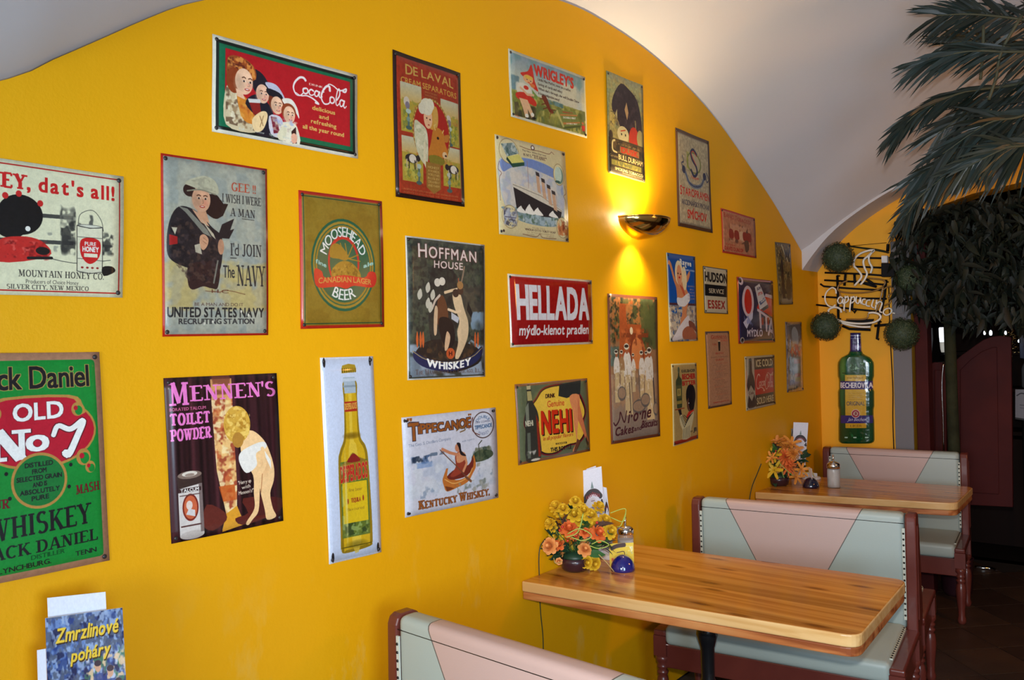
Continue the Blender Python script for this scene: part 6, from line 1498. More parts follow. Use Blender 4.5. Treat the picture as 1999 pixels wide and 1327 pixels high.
m = MB(); m.tube([(.018 + math.sin(PI * k / 24) * PRO, -math.cos(PI * k / 24) * W2, 0.0) for k in range(25)], .0035, 6); m.build('rim', brass_m, lamp)
m = MB(); m.box((.008, 0, -.03), (.016, .09, .07)); m.build('back_plate', brass_m, lamp, bevel=.003)
m = MB(); m.tube([(.05, -.075, -.018), (.05, .015, -.018)], .007, 10); m.build('bulb', bulb_m, lamp)
for nm_, z, en, dn in (('lamp_light_up', .02, 40, 1), ('lamp_light_down', -.12, 17, -1)):
    d = bpy.data.lights.new(nm_, 'SPOT'); d.energy = en; d.color = (1.0, 0.76, 0.42); d.spot_size = math.radians(150 if dn > 0 else 120); d.spot_blend = 1.0; d.shadow_soft_size = .04
    o = bpy.data.objects.new(nm_, d); COL.objects.link(o); o.parent = lamp; o.location = (.065, -.035, z)
    o.rotation_euler = Vector((-.25, 0, dn)).to_track_quat('-Z', 'Y').to_euler()

d = bpy.data.lights.new('lamp_light_core', 'POINT'); d.energy = 3.2; d.color = (1.0, 0.85, 0.55); d.shadow_soft_size = .02
o = bpy.data.objects.new('lamp_light_core', d); COL.objects.link(o); o.parent = lamp; o.location = (.04, -.06, .012)


def img_plane(name, art_cv, quad3, th, side_m, rough=.4, parent=None, coat=.1):
    """thin printed board from 4 world corners tl tr br bl (front outline seen by the reader)"""
    tl, tr, br, bl = [Vector(q) for q in quad3]; c = (tl + tr + br + bl) / 4
    n = (tr - tl).cross(bl - tl).normalized() * th      # points away from reader
    me = bpy.data.meshes.new(name)
    v = [p - c for p in (tl, tr, br, bl)]; v += [p + n for p in v]
    me.from_pydata([tuple(p) for p in v], [], [(0, 3, 2, 1), (4, 5, 6, 7), (0, 1, 5, 4), (1, 2, 6, 5), (2, 3, 7, 6), (3, 0, 4, 7)])
    me.materials.append(print_mat(name + '_print', art_cv.image(name), rough, coat)); me.materials.append(side_m)
    me.polygons.foreach_set('material_index', [0, 1, 1, 1, 1, 1])
    ul = me.uv_layers.new(name='UVMap'); U = [(0, 1), (1, 1), (1, 0), (0, 0)]
    for l in me.loops: ul.data[l.index].uv = U[l.vertex_index % 4]
    o = bpy.data.objects.new(name, me); COL.objects.link(o); o.location = c
    return o


paper_m = mat('white_paper', (0.78, 0.78, 0.80), 0.6)
glass_m = mat('clear_glass', (0.9, 0.92, 0.92), 0.05, trans=0.9, ior=1.3)
sugar_m = mat('sugar', (0.86, 0.86, 0.85), 0.7, bump=(200, 0.2))
chrome_m = mat('chrome', (0.75, 0.75, 0.76), 0.12, 1.0)
blue_glass = mat('cobalt_glass', (0.01, 0.012, 0.16), 0.06, coat=1.0)
dark_glass = mat('dark_blue_glass', (0.006, 0.006, 0.03), 0.06, coat=1.0)
bowl_m = mat('dark_purple_bowl', (0.035, 0.012, 0.018), 0.3, coat=0.4)
white_gloss = mat('white_gloss', (0.75, 0.75, 0.77), 0.2, coat=0.5)


def sugar(px, py, label, fill, s=1.0):
    p = on_z(px, py, ZT)
    t = empty('sugar_dispenser', (p.x, p.y, ZT), label, 'sugar dispenser', 'sugar dispensers on the tables')
    m = MB(); m.lathe([(.033, .0), (.036, .004), (.036, .10), (.033, .112), (.032, .118)], n=24); j = m.build('jar', glass_m, t)
    m = MB(); m.lathe([(.030, .004), (.0335, .007), (.0335, fill), (.028, fill + .004)], n=24); m.build('sugar_fill', sugar_m, t)
    m = MB(); m.lathe([(.037, .113), (.038, .115), (.038, .132), (.034, .142), (.018, .150), (.010, .152)], n=24); m.build('lid', chrome_m, t)
    m = MB(); m.tube([(0, 0, .150), (0.000, 0, .19)], .0055, 10); m.build('spout', chrome_m, t)
    t.scale = (s, s, s)
    return t


sugar(1222, 1090, 'glass sugar dispenser behind the yellow card on the middle table', .085, .95)
sugar(1628, 951, 'glass sugar dispenser full of white sugar on the far table', .105, 1.05)


def dome(px, py, label, m_, cardang, card=True):
    p = on_z(px, py, ZT)
    t = empty('card_holder', (p.x, p.y, ZT), label, 'card holder', 'glass dome card holders')
    m = MB(); R_ = .050
    m.lathe([(R_ * math.cos(a), R_ * math.sin(a) * 1.25) for a in np.linspace(0, PI / 2 * .97, 10)], n=28); m.build('dome', m_, t)
    return t, p


_, dp = dome(1216, 1112, 'cobalt blue glass dome holding a yellow card', blue_glass, 0)
_, dq = dome(1583, 951, 'dark blue glass dome on the far table beside orange flowers', dark_glass, 0)
# yellow table card stuck in the blue dome
cv = CV(160, 130, (226, 196, 60)); cv.grad(0, 0, 100, 100, (232, 200, 60), (220, 180, 40)); cv.stroke([(8, 22), (30, 12), (64, 8)], 14, (60, 30, 26), n=4); cv.stroke([(30, 40), (60, 36), (58, 60), (34, 62)], 3, (90, 60, 30), n=3); cv.mottle(66, 10, 96, 50, [(240, 236, 200), (180, 190, 150)], 10, .45); cv.mottle(6, 60, 30, 90, [(200, 60, 40), (240, 220, 140)], 12, .5)
dr = Vector((math.cos(math.radians(30)), math.sin(math.radians(30)), 0)); c0 = Vector((dp.x - .018, dp.y + .022, ZT))
card = img_plane('table_card', cv, (c0 - dr * .05 + Vector((0, 0, .100)), c0 + dr * .05 + Vector((0, 0, .106)), c0 + dr * .05 + Vector((0, 0, .008)), c0 - dr * .05 + Vector((0, 0, .003))), .0012, paper_m)
tag(card, 'small yellow card standing in the cobalt blue glass dome', 'card')
c0 = Vector((dq.x, dq.y, ZT)); dr = Vector((math.sin(math.radians(-38)), math.cos(math.radians(-38)), 0))
cv = CV(80, 80, (214, 190, 80))
card2 = img_plane('table_card', cv, (c0 - dr * .03 + Vector((0, 0, .12)), c0 + dr * .03 + Vector((0, 0, .12)), c0 + dr * .03 + Vector((0, 0, .052)), c0 - dr * .03 + Vector((0, 0, .052))), .0012, paper_m)
tag(card2, 'pale yellow card seen edge on in the dark blue dome', 'card')


def on_plane(px, py, P0, ang):
    """sight line met with the upright plane through P0 whose level direction is ang degrees from +x"""
    d = Vector((math.cos(math.radians(ang)), math.sin(math.radians(ang)), 0)); n = d.cross(Vector((0, 0, 1)))
    v = ray(px, py); return CAM + v * ((Vector(P0) - CAM).dot(n) / v.dot(n))


def leaflet_art(kind):
    c = CV(150, 420 if kind == 0 else 300, (214, 214, 224)); k = (44, 30, 32)
    c.stroke([(14, 36), (30, 28), (50, 25.5), (72, 27), (90, 33)], 17, k, n=5); c.stroke([(10, 40), (6, 44), (18, 43)], 8, k); c.stroke([(92, 37), (96, 42), (86, 40)], 8, k)
    for x in range(24, 84, 7): c.rect(x, 26 + abs(x - 52) * .12, x + 3.4, 30 + abs(x - 52) * .12, (150, 40, 50))
    c.poly([(46, 22), (60, 22), (53, 14)], (110, 130, 130)); c.cir(53, 35, 11, 7, (206, 200, 206)); c.stroke([(45, 36), (61, 36)], 2, (120, 90, 100)); c.stroke([(40, 43), (68, 43)], 1.6, (130, 120, 130))
    c.stroke([(44, 60), (46, 66), (62, 66), (64, 60), (44, 60)], 2.4, k, n=3); c.stroke([(32, 63), (44, 62)], 2, k); c.stroke([(52, 50), (48, 53), (54, 56)], 2, k, n=3); c.stroke([(40, 70), (70, 69)], 2, k)
    return c


def leaflet(label, quad, P0, ang, kind, group='menu leaflets'):
    q = [on_plane(x, y, P0, ang) for x, y in quad]
    for a, b_ in ((0, 3), (1, 2)):
        d = q[b_] - q[a]; q[b_] = q[a] + d * ((ZT + .004 - q[a].z) / d.z)
    o = img_plane('menu_leaflet', leaflet_art(kind), q, .002, paper_m, .5); tag(o, label, 'menu', group); return o


# leaflets standing in white plates between flowers and wall
PM = Vector((.105, 3.10, ZT))
leaflet('white folded leaflet with dark ribbon logo, rear and tallest on middle table', ((1139, 917), (1163, 909), (1186, 1070), (1160, 1075)), (PM.x - .01, PM.y + .03, 0), 32, 1)
leaflet('white leaflet with dark ribbon logo leaning behind the yellow flowers', ((1131, 920), (1174, 910), (1184, 1070), (1140, 1078)), PM, 28, 0)
leaflet('narrow white leaflet standing slightly turned at the right of its stand', ((1177, 950), (1184, 952), (1196, 1064), (1182, 1070)), (PM.x + .02, PM.y + .02, 0), 20, 1)
t = empty('menu_stand', (PM.x, PM.y - .012, ZT), 'round white menu stand on the middle table', 'menu stand', 'white menu stands')
m = MB(); m.lathe([(.05, 0), (.052, .006), (.048, .014), (.03, .018)], n=28); m.build('base', white_gloss, t)
m = MB(); m.box((0, .020, .022), (.07, .004, .03)); m.box((0, -.008, .022), (.07, .004, .03)); m.build('slot', white_gloss, t, bevel=.001)
PF = Vector((.12, 5.50, ZT))
leaflet('white leaflet with dark ribbon logo standing behind the orange flowers', ((1549, 824), (1578, 825), (1571, 925), (1545, 930)), PF, 30, 0)
t = empty('menu_stand', (PF.x, PF.y - .01, ZT), 'round white menu stand half hidden by orange flowers', 'menu stand', 'white menu stands')
m = MB(); m.lathe([(.06, 0), (.062, .006), (.056, .014), (.036, .018)], n=28); m.build('base', white_gloss, t)
m = MB(); m.box((0, .016, .022), (.07, .004, .03)); m.box((0, -.012, .022), (.07, .004, .03)); m.build('slot', white_gloss, t, bevel=.001)
# small dark card behind it
cv = CV(60, 120, (50, 46, 70)); cv.mottle(0, 0, 100, 100, [(90, 96, 110), (30, 30, 36), (150, 120, 70)], 6, .45)
q = [on_plane(x, y, (PF.x - .03, PF.y + .03, 0), 30) for x, y in ((1537, 838), (1548, 836), (1550, 900), (1540, 902))]
q[2].z = q[3].z = ZT + .004
o = img_plane('menu_card', cv, q, .002, paper_m); tag(o, 'small dark patterned card behind the white leaflet', 'menu')

# menus at the near table
P1 = (0.20, 1.02, 0); A1 = 65


def art_blue_menu():
    c = CV(320, 460, (60, 80, 130)); c.mottle(0, 0, 100, 100, [(40, 60, 120), (110, 140, 190), (30, 36, 70), (150, 170, 200), (80, 90, 110)], 9, .5, .85)
    c.mottle(40, 20, 100, 60, [(190, 200, 220), (60, 110, 80), (220, 190, 150)], 12, .58, .9)
    for x, y in ((22, 50), (64, 32), (80, 36), (90, 44), (70, 48)): c.cir(x, y, 4, 4.6, (206, 160, 130)); c.cir(x, y - 2, 4.6, 2.6, (60, 50, 60)); c.poly([(x - 6, y + 4), (x + 6, y + 4), (x + 8, y + 16), (x - 8, y + 16)], (50, 70, 130), .8)
    c.poly([(26, 74), (60, 66), (78, 80), (84, 100), (20, 100)], (30, 34, 60), smooth=3); c.cir(47, 60, 13, 16, (176, 96, 44)); c.face(47, 62, 10, (226, 180, 140), turn=.1); c.cir(44, 47, 17, 7, (36, 38, 66)); c.cir(44, 42, 11, 6, (44, 46, 80))
    c.text('Zmrzlinové', 12, 92, 7, 15, (226, 190, 60), bold=.08, slant=.25, slope=-1.5, shadow=(.8, .8, (60, 40, 20))); c.text('poháry', 30, 80, 20, 27, (226, 190, 60), bold=.08, slant=.25, slope=-1.5, shadow=(.8, .8, (60, 40, 20)))
    return c


def m_at(q, dx=0, zb=None):
    q = [on_plane(x, y, (P1[0] + dx, P1[1] + dx * .2, 0), A1) for x, y in q]
    return q


def extend(q, z):      # carry the board down to the table top along its own edges
    for a, b_ in ((0, 3), (1, 2)):
        d = q[b_] - q[a]; q[b_] = q[a] + d * ((z - q[a].z) / d.z)
    return q


zt1 = ZT - .04 + .002
q = extend(m_at(((88, 1207), (239, 1186), (246, 1327), (93, 1340))), zt1)
o = img_plane('menu_folder', art_blue_menu(), q, .003, paper_m, .15, coat=.8); tag(o, 'blue painted menu folder with yellow script lettering', 'menu')
cv = CV(100, 200, (214, 216, 226)); q = extend(m_at(((92, 1167), (206, 1155), (213, 1300), (98, 1310)), -.015), zt1)
o = img_plane('menu_leaflet', cv, q, .002, paper_m); tag(o, 'plain white sheet standing tallest behind the blue menu folder', 'menu', 'menu leaflets')
q = extend(m_at(((72, 1269), (90, 1266), (94, 1400), (76, 1405)), -.008), zt1)
o = img_plane('menu_leaflet', cv, q, .002, paper_m); tag(o, 'narrow white sheet at the left edge of the blue menu folder', 'menu', 'menu leaflets')

# ------------------------------------------------------------------ cut-out bottle plate on the far wall
def art_bottle():
    c = CV(280, 860, (30, 90, 50)); G = (26, 96, 52)
    c.grad(0, 0, 100, 100, (18, 84, 44), (10, 62, 32)); c.soft(14, 30, 12, 14, (120, 160, 70), .6); c.soft(10, 50, 8, 30, (60, 130, 80), .5); c.soft(88, 60, 8, 30, (10, 50, 30), .6)
    c.rect(28, 0, 66, 17, (40, 36, 96)); c.rect(28, 2, 66, 3, (150, 150, 180)); c.rect(28, 4.6, 66, 5.4, (110, 110, 150)); c.mottle(34, 9, 64, 16, [(200, 200, 230), (120, 90, 160)], 8, .55); c.mottle(26, 26, 74, 34, [(170, 210, 180), (20, 70, 40)], 14, .62, .8)
    c.rect(12, 36, 88, 36.6, (14, 56, 34)); c.rect(20, 38, 78, 86, (190, 160, 50)); c.grad(20, 38, 78, 86, (206, 176, 70), (196, 150, 40)); c.mottle(20, 38, 78, 50, [(226, 206, 140)], 6, .5, .6)
    c.text('carlsbad', 26, 70, 39.6, 41.4, (120, 90, 30)); c.rect(6, 43.6, 94, 51, (44, 40, 110)); c.text('BECHEROVKA', 6, 94, 45, 49.6, (220, 220, 226), bold=.1)
    for i in range(4): c.text('bitter liqueur of Karlsbad', 30, 68, 54 + i * 1.8, 55 + i * 1.8, (150, 120, 40))
    c.text('ORIGINAL', 24, 74, 62, 65.6, (70, 70, 80), bold=.06); c.rect(6, 74.6, 94, 81.6, (44, 40, 110)); c.cir(49, 73, 12, 12, (206, 190, 190)); c.cir(49, 73, 10.4, 10.4, (150, 40, 60)); c.cir(49, 73, 6.5, 6.5, (206, 190, 180)); c.text('JB', 45, 53, 71.6, 74.2, (120, 40, 50), bold=.1)
    c.text('Jan Becher', 26, 76, 76.6, 79.6, (200, 200, 214), slant=.4); c.text('LIKÉR', 34, 66, 83, 85, (120, 90, 30)); c.mottle(16, 88, 90, 96, [(60, 140, 80)], 8, .6, .5); c.text('·  ·   ·', 20, 80, 93, 96, (180, 210, 190), bold=.3)
    return c


BP = [(649.5, 10.5), (655, 10), (660, 10.5), (684, 11), (690, 14), (693, 19), (697, 27), (701, 31), (707, 34.5), (714, 35.2), (734, 35), (740, 33), (758, 33), (764, 35), (792, 35), (799, 33.5), (812, 33.5), (820, 34.5), (858, 34.8), (862, 33.5), (864.5, 30)]   # (photo row, half width) of the outline
ys_ = np.array([q[0] for q in BP]); ws_ = np.array([q[1] for q in BP]); rows = sorted(set(list(np.linspace(649.5, 864.5, 60)) + list(ys_))); NC = 16
axc = lambda y: 1670.5 + (y - 650) * .010
vs = []; uvv = []; x0, x1 = 1638.0, 1708.0
for y in rows:
    wv_ = float(np.interp(y, ys_, ws_))
    for k in range(NC + 1):
        u = -1 + 2 * k / NC; p = on_y(axc(y) + wv_ * u, y, YB); d_ = .010 + .030 * (1 - abs(u) ** 3.2) ** .6 * min(1, (wv_ / 20))
        vs.append(Vector((p.x, YB - d_, p.z))); uvv.append(((axc(y) + wv_ * u - x0 - (axc(y) - 1670.5) - 0) / (x1 - x0) - .0, 1 - (y - 649.5) / 215))
cen = sum(vs, Vector()) / len(vs); st = NC + 1; fs = []
for j in range(len(rows) - 1):
    for k in range(NC): a = j * st + k; fs.append((a, a + st, a + st + 1, a + 1))
nv_ = len(vs); ring = [k for k in range(NC)] + [NC + j * st for j in range(len(rows) - 1)] + [(len(rows) - 1) * st + k for k in range(NC, 0, -1)] + [j * st for j in range(len(rows) - 1, 0, -1)]
for q in ring: vs.append(Vector((vs[q].x, YB - .0015, vs[q].z))); uvv.append(uvv[q])
for i in range(len(ring)): j = (i + 1) % len(ring); fs.append((ring[i], ring[j], nv_ + j, nv_ + i))
me = bpy.data.meshes.new('bottle_sign'); me.from_pydata([tuple(v - Vector((cen.x, YB, cen.z))) for v in vs], [], fs); me.materials.append(print_mat('bottle_print', art_bottle().image('bottle'), .12, 1.0, bump=.35))
ul = me.uv_layers.new(name='UVMap')
for l in me.loops: ul.data[l.index].uv = uvv[l.vertex_index]
me.polygons.foreach_set('use_smooth', [True] * len(me.polygons))
o = bpy.data.objects.new('bottle_sign', me); COL.objects.link(o); o.location = (cen.x, YB, cen.z); tag(o, 'embossed green bottle shaped tin plate on the far wall below the neon tubes', 'sign')

# ------------------------------------------------------------------ unlit neon script with steaming cup on its wire frame
tube_m = mat('white_neon_tube', (0.86, 0.82, 0.72), 0.25, coat=.5)
amber_m = mat('amber_neon_tube', (0.30, 0.15, 0.035), 0.25, coat=.5)
black_m = mat('black_plastic', (0.006, 0.006, 0.007), 0.6, spec=.2)
nz = empty('neon_sign', on_y(1670, 590, 6.0), 'unlit neon coffee cup script sign on a black wire frame', 'sign')
NO = nz.location.copy()


def npx(pts, yp, sc_=5.104, o=(1570, 440)): return [on_y(o[0] + x / sc_, o[1] + y / sc_, yp) - NO for x, y in pts]


def ntube(name, strokes, m_, r, yp, k=6):
    m = MB()
    for s_ in strokes: m.tube([Vector(tuple(p)) for p in spline(npx(s_, yp), k)], r, 6)
    return m.build(name, m_, nz)


steam = [[(500, 600), (570, 510), (530, 440), (495, 400), (505, 330), (560, 280), (640, 250), (700, 245)], [(700, 245), (640, 300), (590, 350), (600, 420), (625, 480), (600, 540), (560, 590)], [(690, 250), (645, 310), (650, 370), (675, 420), (660, 475)]]
for s_ in steam: ntube('steam_tube', [s_], tube_m, .0075, 5.985)
letters = [[[(318, 680), (312, 640), (275, 620), (225, 660), (206, 720), (225, 785), (275, 812), (312, 790)]], [[(385, 722), (355, 712), (333, 745), (345, 775), (370, 770), (385, 725), (383, 765), (398, 785)]],
           [[(408, 700), (400, 780), (395, 852)], [(404, 730), (432, 706), (438, 745), (405, 775)]], [[(468, 705), (458, 790), (452, 862)], [(464, 730), (494, 708), (500, 748), (468, 775)]],
           [[(520, 705), (515, 760), (540, 775), (560, 715), (560, 765), (575, 780)]], [[(612, 735), (585, 738), (575, 775), (608, 790)]], [[(660, 742), (625, 750), (618, 795), (655, 806)]], [[(690, 735), (672, 800), (695, 822)]],
           [[(722, 740), (708, 838)], [(716, 790), (745, 760), (775, 775), (752, 850), (775, 868)]], [[(840, 822), (800, 840), (788, 872), (820, 894), (865, 870), (868, 835), (835, 822)]]]
for l_ in letters: ntube('script_letter', l_, tube_m, .0055, 5.98)
ntube('script_letter', [[(880, 872), (906, 876)]], tube_m, .0055, 5.98)
ntube('saucer_tube', [[(370, 868), (355, 830), (300, 815), (245, 840), (248, 885), (310, 930), (420, 965), (560, 978), (690, 965), (758, 925), (745, 885), (690, 868), (640, 872)], [(315, 952), (430, 988), (560, 1010), (660, 1010)]], tube_m, .0075, 5.985)
ntube('cup_tube', [[(430, 550), (360, 580), (335, 620), (350, 655), (450, 672), (600, 668), (720, 645), (795, 595), (790, 545), (640, 525)], [(350, 660), (380, 780), (420, 870)], [(790, 600), (740, 800), (700, 880)], [(760, 660), (830, 612), (878, 615), (882, 660), (840, 700), (860, 760), (800, 800)], [(640, 872), (610, 930), (420, 935)]], amber_m, .0055, 5.995)
bars = [[(500, 322), (765, 326)], [(500, 410), (765, 420)], [(205, 470), (560, 482), (880, 505)], [(200, 545), (500, 560), (800, 590)], [(160, 582), (195, 606), (420, 625), (780, 645)], [(178, 710), (400, 722), (820, 730)], [(120, 790), (330, 815), (560, 840), (800, 862)], [(330, 500), (340, 930)], [(412, 480), (400, 600)], [(500, 480), (505, 590)], [(815, 540), (800, 700), (745, 960)], [(745, 960), (725, 1130), (745, 1133)], [(700, 1000), (860, 985)], [(540, 560), (720, 610)], [(480, 740), (475, 840), (500, 868), (520, 830)], [(605, 525), (700, 590)], [(380, 1000), (450, 1030), (660, 1040)]]
for i, b_ in enumerate(bars): 
    m = MB(); m.tube(npx(b_, 6.012), .0065 if i < 7 else .009, 6); m.build('frame_bar', black_m, nz)
for q in ([(435, 175), (450, 215)], [(835, 185), (830, 260)]):
    m = MB(); m.tube(npx(q, 6.03), .01, 6); m.build('hook', black_m, nz)
m = MB(); m.tube(npx([(450, 205), (620, 190), (820, 172)], 6.04), .0018, 5); m.build('hanging_wire', black_m, nz)
m = MB(); P_ = npx([(765, 375), (895, 375), (895, 510), (765, 512)], 5.97); m.prism(P_, (0, .05, 0)); m.build('transformer', black_m, nz, bevel=.004)
m = MB(); P_ = npx([(765, 300), (828, 300), (830, 372), (768, 372)], 5.975); m.prism(P_, (0, .03, 0)); m.build('connector', white_gloss, nz, bevel=.004)
m = MB(); P_ = npx([(400, 945), (690, 930), (660, 1000), (420, 990)], 6.02); m.prism(P_, (0, .02, 0)); m.build('base_plate', black_m, nz, bevel=.002)
# standoffs that hold the frame to the wall
for x, y in ((330, 500), (815, 560), (340, 930), (745, 960)):
    p = npx([(x, y)], 6.012)[0]; m = MB(); m.tube([p, p + Vector((0, .048, 0))], .006, 6); m.build('standoff', black_m, nz)
# cable running down the pilaster from the neon transformer
m = MB(); m.tube([Vector(tuple(p)) for p in spline([on_y(x, y, YB - .012) for x, y in ((1735, 560), (1737, 640), (1740, 700), (1743, 760), (1743, 820), (1745, 880))], 5)], .0035, 6)
o = m.build('power_cable', black_m); tag(o, 'thin black cable hanging down the far wall from the neon sign', 'cable')
m = MB(); P_ = [on_y(x, y, YB - .014) for x, y in ((1749, 590), (1762, 588), (1762, 612), (1749, 614))]; m.prism(P_, (0, .02, 0))
o = m.build('wall_socket', grey_m, bevel=.002); tag(o, 'small grey socket box on the grey strip by the neon sign', 'socket')

# ------------------------------------------------------------------ swing doors, jambs and the dark bar behind
door_m = mat('dark_red_door', (0.075, 0.012, 0.011), 0.6, spec=.15, var=(4, (0.05, 0.009, 0.009)))
m = MB(); a = on_y(1789, 750, YB); b_ = on_y(1814, 750, YB); m.box(((a.x + b_.x) / 2, YB + .04, 1.28), (b_.x - a.x, .12, 2.56)); struct('trim_3', m, door_m, bevel=.006)


def door_leaf(name, outline, yp, insets):
    P_ = [on_y(x, y, yp) for x, y in outline]; m = MB(); m.prism(P_, (0, .035, 0)); d = struct(name, m, door_m, bevel=.004)
    for ins in insets:
        P_ = [on_y(x, y, yp - .010) for x, y in ins]; m = MB(); m.prism(P_, (0, .012, 0)); m.build('raised_panel', door_m, d, bevel=.005)
    return d


top = [(1862, 706), (1876, 694), (1890, 684), (1905, 673), (1920, 663), (1936, 657), (1952, 655), (1974, 658)]
d1 = door_leaf('door_1', top + [(1977, 990), (1866, 984)], 6.34, [[(1874, 722), (1894, 702), (1916, 686), (1936, 678), (1946, 677), (1950, 965), (1874, 960)]])
d2 = door_leaf('door_2', [(1815, 712), (1822, 707), (1846, 707), (1848, 984), (1816, 982)], 6.34, [[(1824, 722), (1843, 722), (1845, 965), (1825, 964)]])
m = MB(); P_ = [on_y(x, y, 6.31) for x, y in ((1819, 731), (1819.5, 748), (1820, 765))]; m.tube(P_, .004, 8); m.build('door_handle', chrome_m, d2)
m = MB(); P_ = [Vector(tuple(p)) for p in spline([on_y(x, y, 6.30) for x, y in ((1842, 706), (1839, 740), (1839, 770), (1841, 820), (1842, 880))], 4)]; m.tube(P_, .006, 6)
o = m.build('white_light_strip', chrome_m); tag(o, 'thin shiny tube in place of the white light strip beside the tree trunk', 'tube')  # chrome tube added to stand in for the white light strip
# pale curtain strip between jamb and leaf
m = MB(); P_ = [on_y(x, y, 6.5) for x, y in ((1809, 640), (1820, 640), (1821, 662), (1817, 706), (1808, 706))]; m.prism(P_, (0, .01, 0)); o = m.build('curtain', mat('grey_curtain', (0.16, 0.16, 0.17), .6)); tag(o, 'grey curtain strip beside the door jamb above the narrow leaf', 'curtain')
# lit lantern and small lights beyond
lit_m = mat('lit_glass', (.9, .95, 1), .3, emis=((0.9, 0.95, 1.0), 1.3)); shade_m = mat('lantern_paper', (.8, .78, .7), .6, emis=((.9, .86, .75), .25))
C_ = on_y(1843, 662, 6.8)
t = empty('table_lantern', (C_.x, C_.y, C_.z), 'white glowing lantern seen between trunk and door jamb', 'lantern')
k = 6.95 / F_PX
m = MB(); m.lathe([(.030, -.02), (.033, .02), (.034, .08), (.030, .088)], n=16); m.build('glass', lit_m, t)
m = MB(); m.lathe([(.022, -.095), (.027, -.07), (.030, -.02)], n=16); m.build('shade', shade_m, t)
m = MB(); m.lathe([(.03, -.115), (.022, -.10), (.012, -.095)], n=14); m.tube([(0, 0, -.12), (0, 0, -.9)], .008, 8); m.lathe([(.07, -C_.z), (.07, -C_.z + .02), (.02, -C_.z + .04)], n=14); m.tube([(0, 0, -.9), (0, 0, -C_.z + .03)], .008, 8); m.build('stand', iron_m, t)
for i, (x, y, r, lb) in enumerate(((1922, 650, .009, 'small bright pendant light above the door leaf, left one'), (1934, 650, .012, 'small bright pendant light above the door leaf, middle one'), (1963, 650, .009, 'small bright pendant light above the door leaf, right one'), (1989, 665, .009, 'small bluish pendant light beside the framed bar mirror'))):
    p = on_y(x, y, 7.6); t = empty('pendant_light', p, lb, 'lamp', 'pendant lights over the bar')
    m = MB(); m.lathe([(r * .6, -r * 1.6), (r, -r * .4), (r * .9, r), (r * .4, r * 2)], n=12); m.build('bulb', lit_m, t)
    m = MB(); m.tube([(0, 0, r * 2), (0, 0, 3.24 - p.z)], .003, 5); m.build('cord', black_m, t)
# bar cabinet with shelves and bottles
bx = on_y(1990, 720, 8.0)
t = empty('bar_cabinet', (bx.x + .25, 8.0, 0), 'dark bar cabinet with bottle shelves in the unlit room', 'cabinet')
bw = mat('bar_wood', (0.016, 0.010, 0.009), .8, spec=.1)
m = MB(); m.box((0, .2, 1.1), (1.6, .04, 2.2)); m.build('back_panel', bw, t)
for zz in (.9, 1.25, 1.55, 1.85): m = MB(); m.box((0, 0, zz), (1.6, .4, .03)); m.build('shelf', bw, t)
m = MB(); m.box((0, -.02, .43), (1.6, .45, .86)); m.build('base_cabinet', bw, t)
btl = [mat('bottle_glass_%s' % n_, c_, .08, coat=1) for n_, c_ in (('amber', (.08, .03, .01)), ('green', (.01, .04, .02)), ('clear', (.12, .13, .14)))]
random.seed(5); bms = []
for i in range(3):
    mm = MB(); mm.lathe([(.032, 0), (.036, .01), (.036, .17), (.028, .20), (.012, .23), (.012, .28), (.015, .285), (.015, .295)], n=12); bms.append(mm.mesh('bottle', btl[i]))
for zz, yy in ((1.265, 0), (1.565, 0), (.915, 0)):
    for i in range(5):
        o = link_mesh('bottle', random.choice(bms), None, (bx.x - .1 + i * .14 + random.uniform(-.02, .02), 7.93, zz), None, (1, 1, random.uniform(.75, .95)))
        tag(o, 'dark bottle standing on the %s of the bar cabinet' % {1.265: 'middle shelf', 1.565: 'upper shelf', .915: 'lower shelf'}[zz], 'bottle', 'bottles on the %s of the bar cabinet' % {1.265: 'middle shelf', 1.565: 'upper shelf', .915: 'lower shelf'}[zz])
cv = CV(90, 200, (150, 150, 160)); cv.stroke([(10, 20), (40, 12), (80, 18)], 8, (50, 50, 60), n=3); cv.stroke([(30, 50), (60, 50)], 4, (70, 70, 80)); cv.stroke([(30, 60), (70, 60)], 3, (90, 90, 100)); cv.rect(0, 94, 100, 100, (30, 30, 34))
q = [on_y(x, y, 7.5) for x, y in ((1982, 760), (2012, 760), (2012, 822), (1982, 818))]
o = img_plane('notice_sheet', cv, q, .01, paper_m); tag(o, 'pale printed sheet at the right edge behind the door leaf', 'sheet')
m = MB(); p = on_y(1997, 790, 7.52); m.tube([(p.x, 7.53, p.z - .1), (p.x, 7.53, 0.0)], .012, 8); o = m.build('notice_post', iron_m); tag(o, 'thin dark post carrying the pale printed sheet', 'post')
m = MB(); P_ = [on_y(x, y, 7.55) for x, y in ((1988, 640), (2016, 640), (2016, 702), (1991, 699))]; m.prism(P_, (0, .02, 0)); o = m.build('bar_mirror', mat('bluish_mirror', (.10, .13, .22), .15, .5), bevel=.004); tag(o, 'small bluish framed mirror at the right edge above the sheet', 'mirror')
random.seed(8); m = MB(); gm = mat('gold_tinsel', (.30, .22, .08), .35, .6)
for i in range(160):
    p = on_y(1975 + random.gauss(0, 5), 668 + random.gauss(0, 14), 7.5 + random.uniform(-.03, .03)); a = random.uniform(0, 6.3); d_ = Vector((math.cos(a), random.uniform(-1, 1), math.sin(a))) * .012
    m.add([p, p + d_, p + d_ + Vector((0, 0, .006))], [(0, 1, 2)])
o = m.build('garland', gm); tag(o, 'sparkling gold garland hanging right of the door leaf', 'garland', kind='stuff')

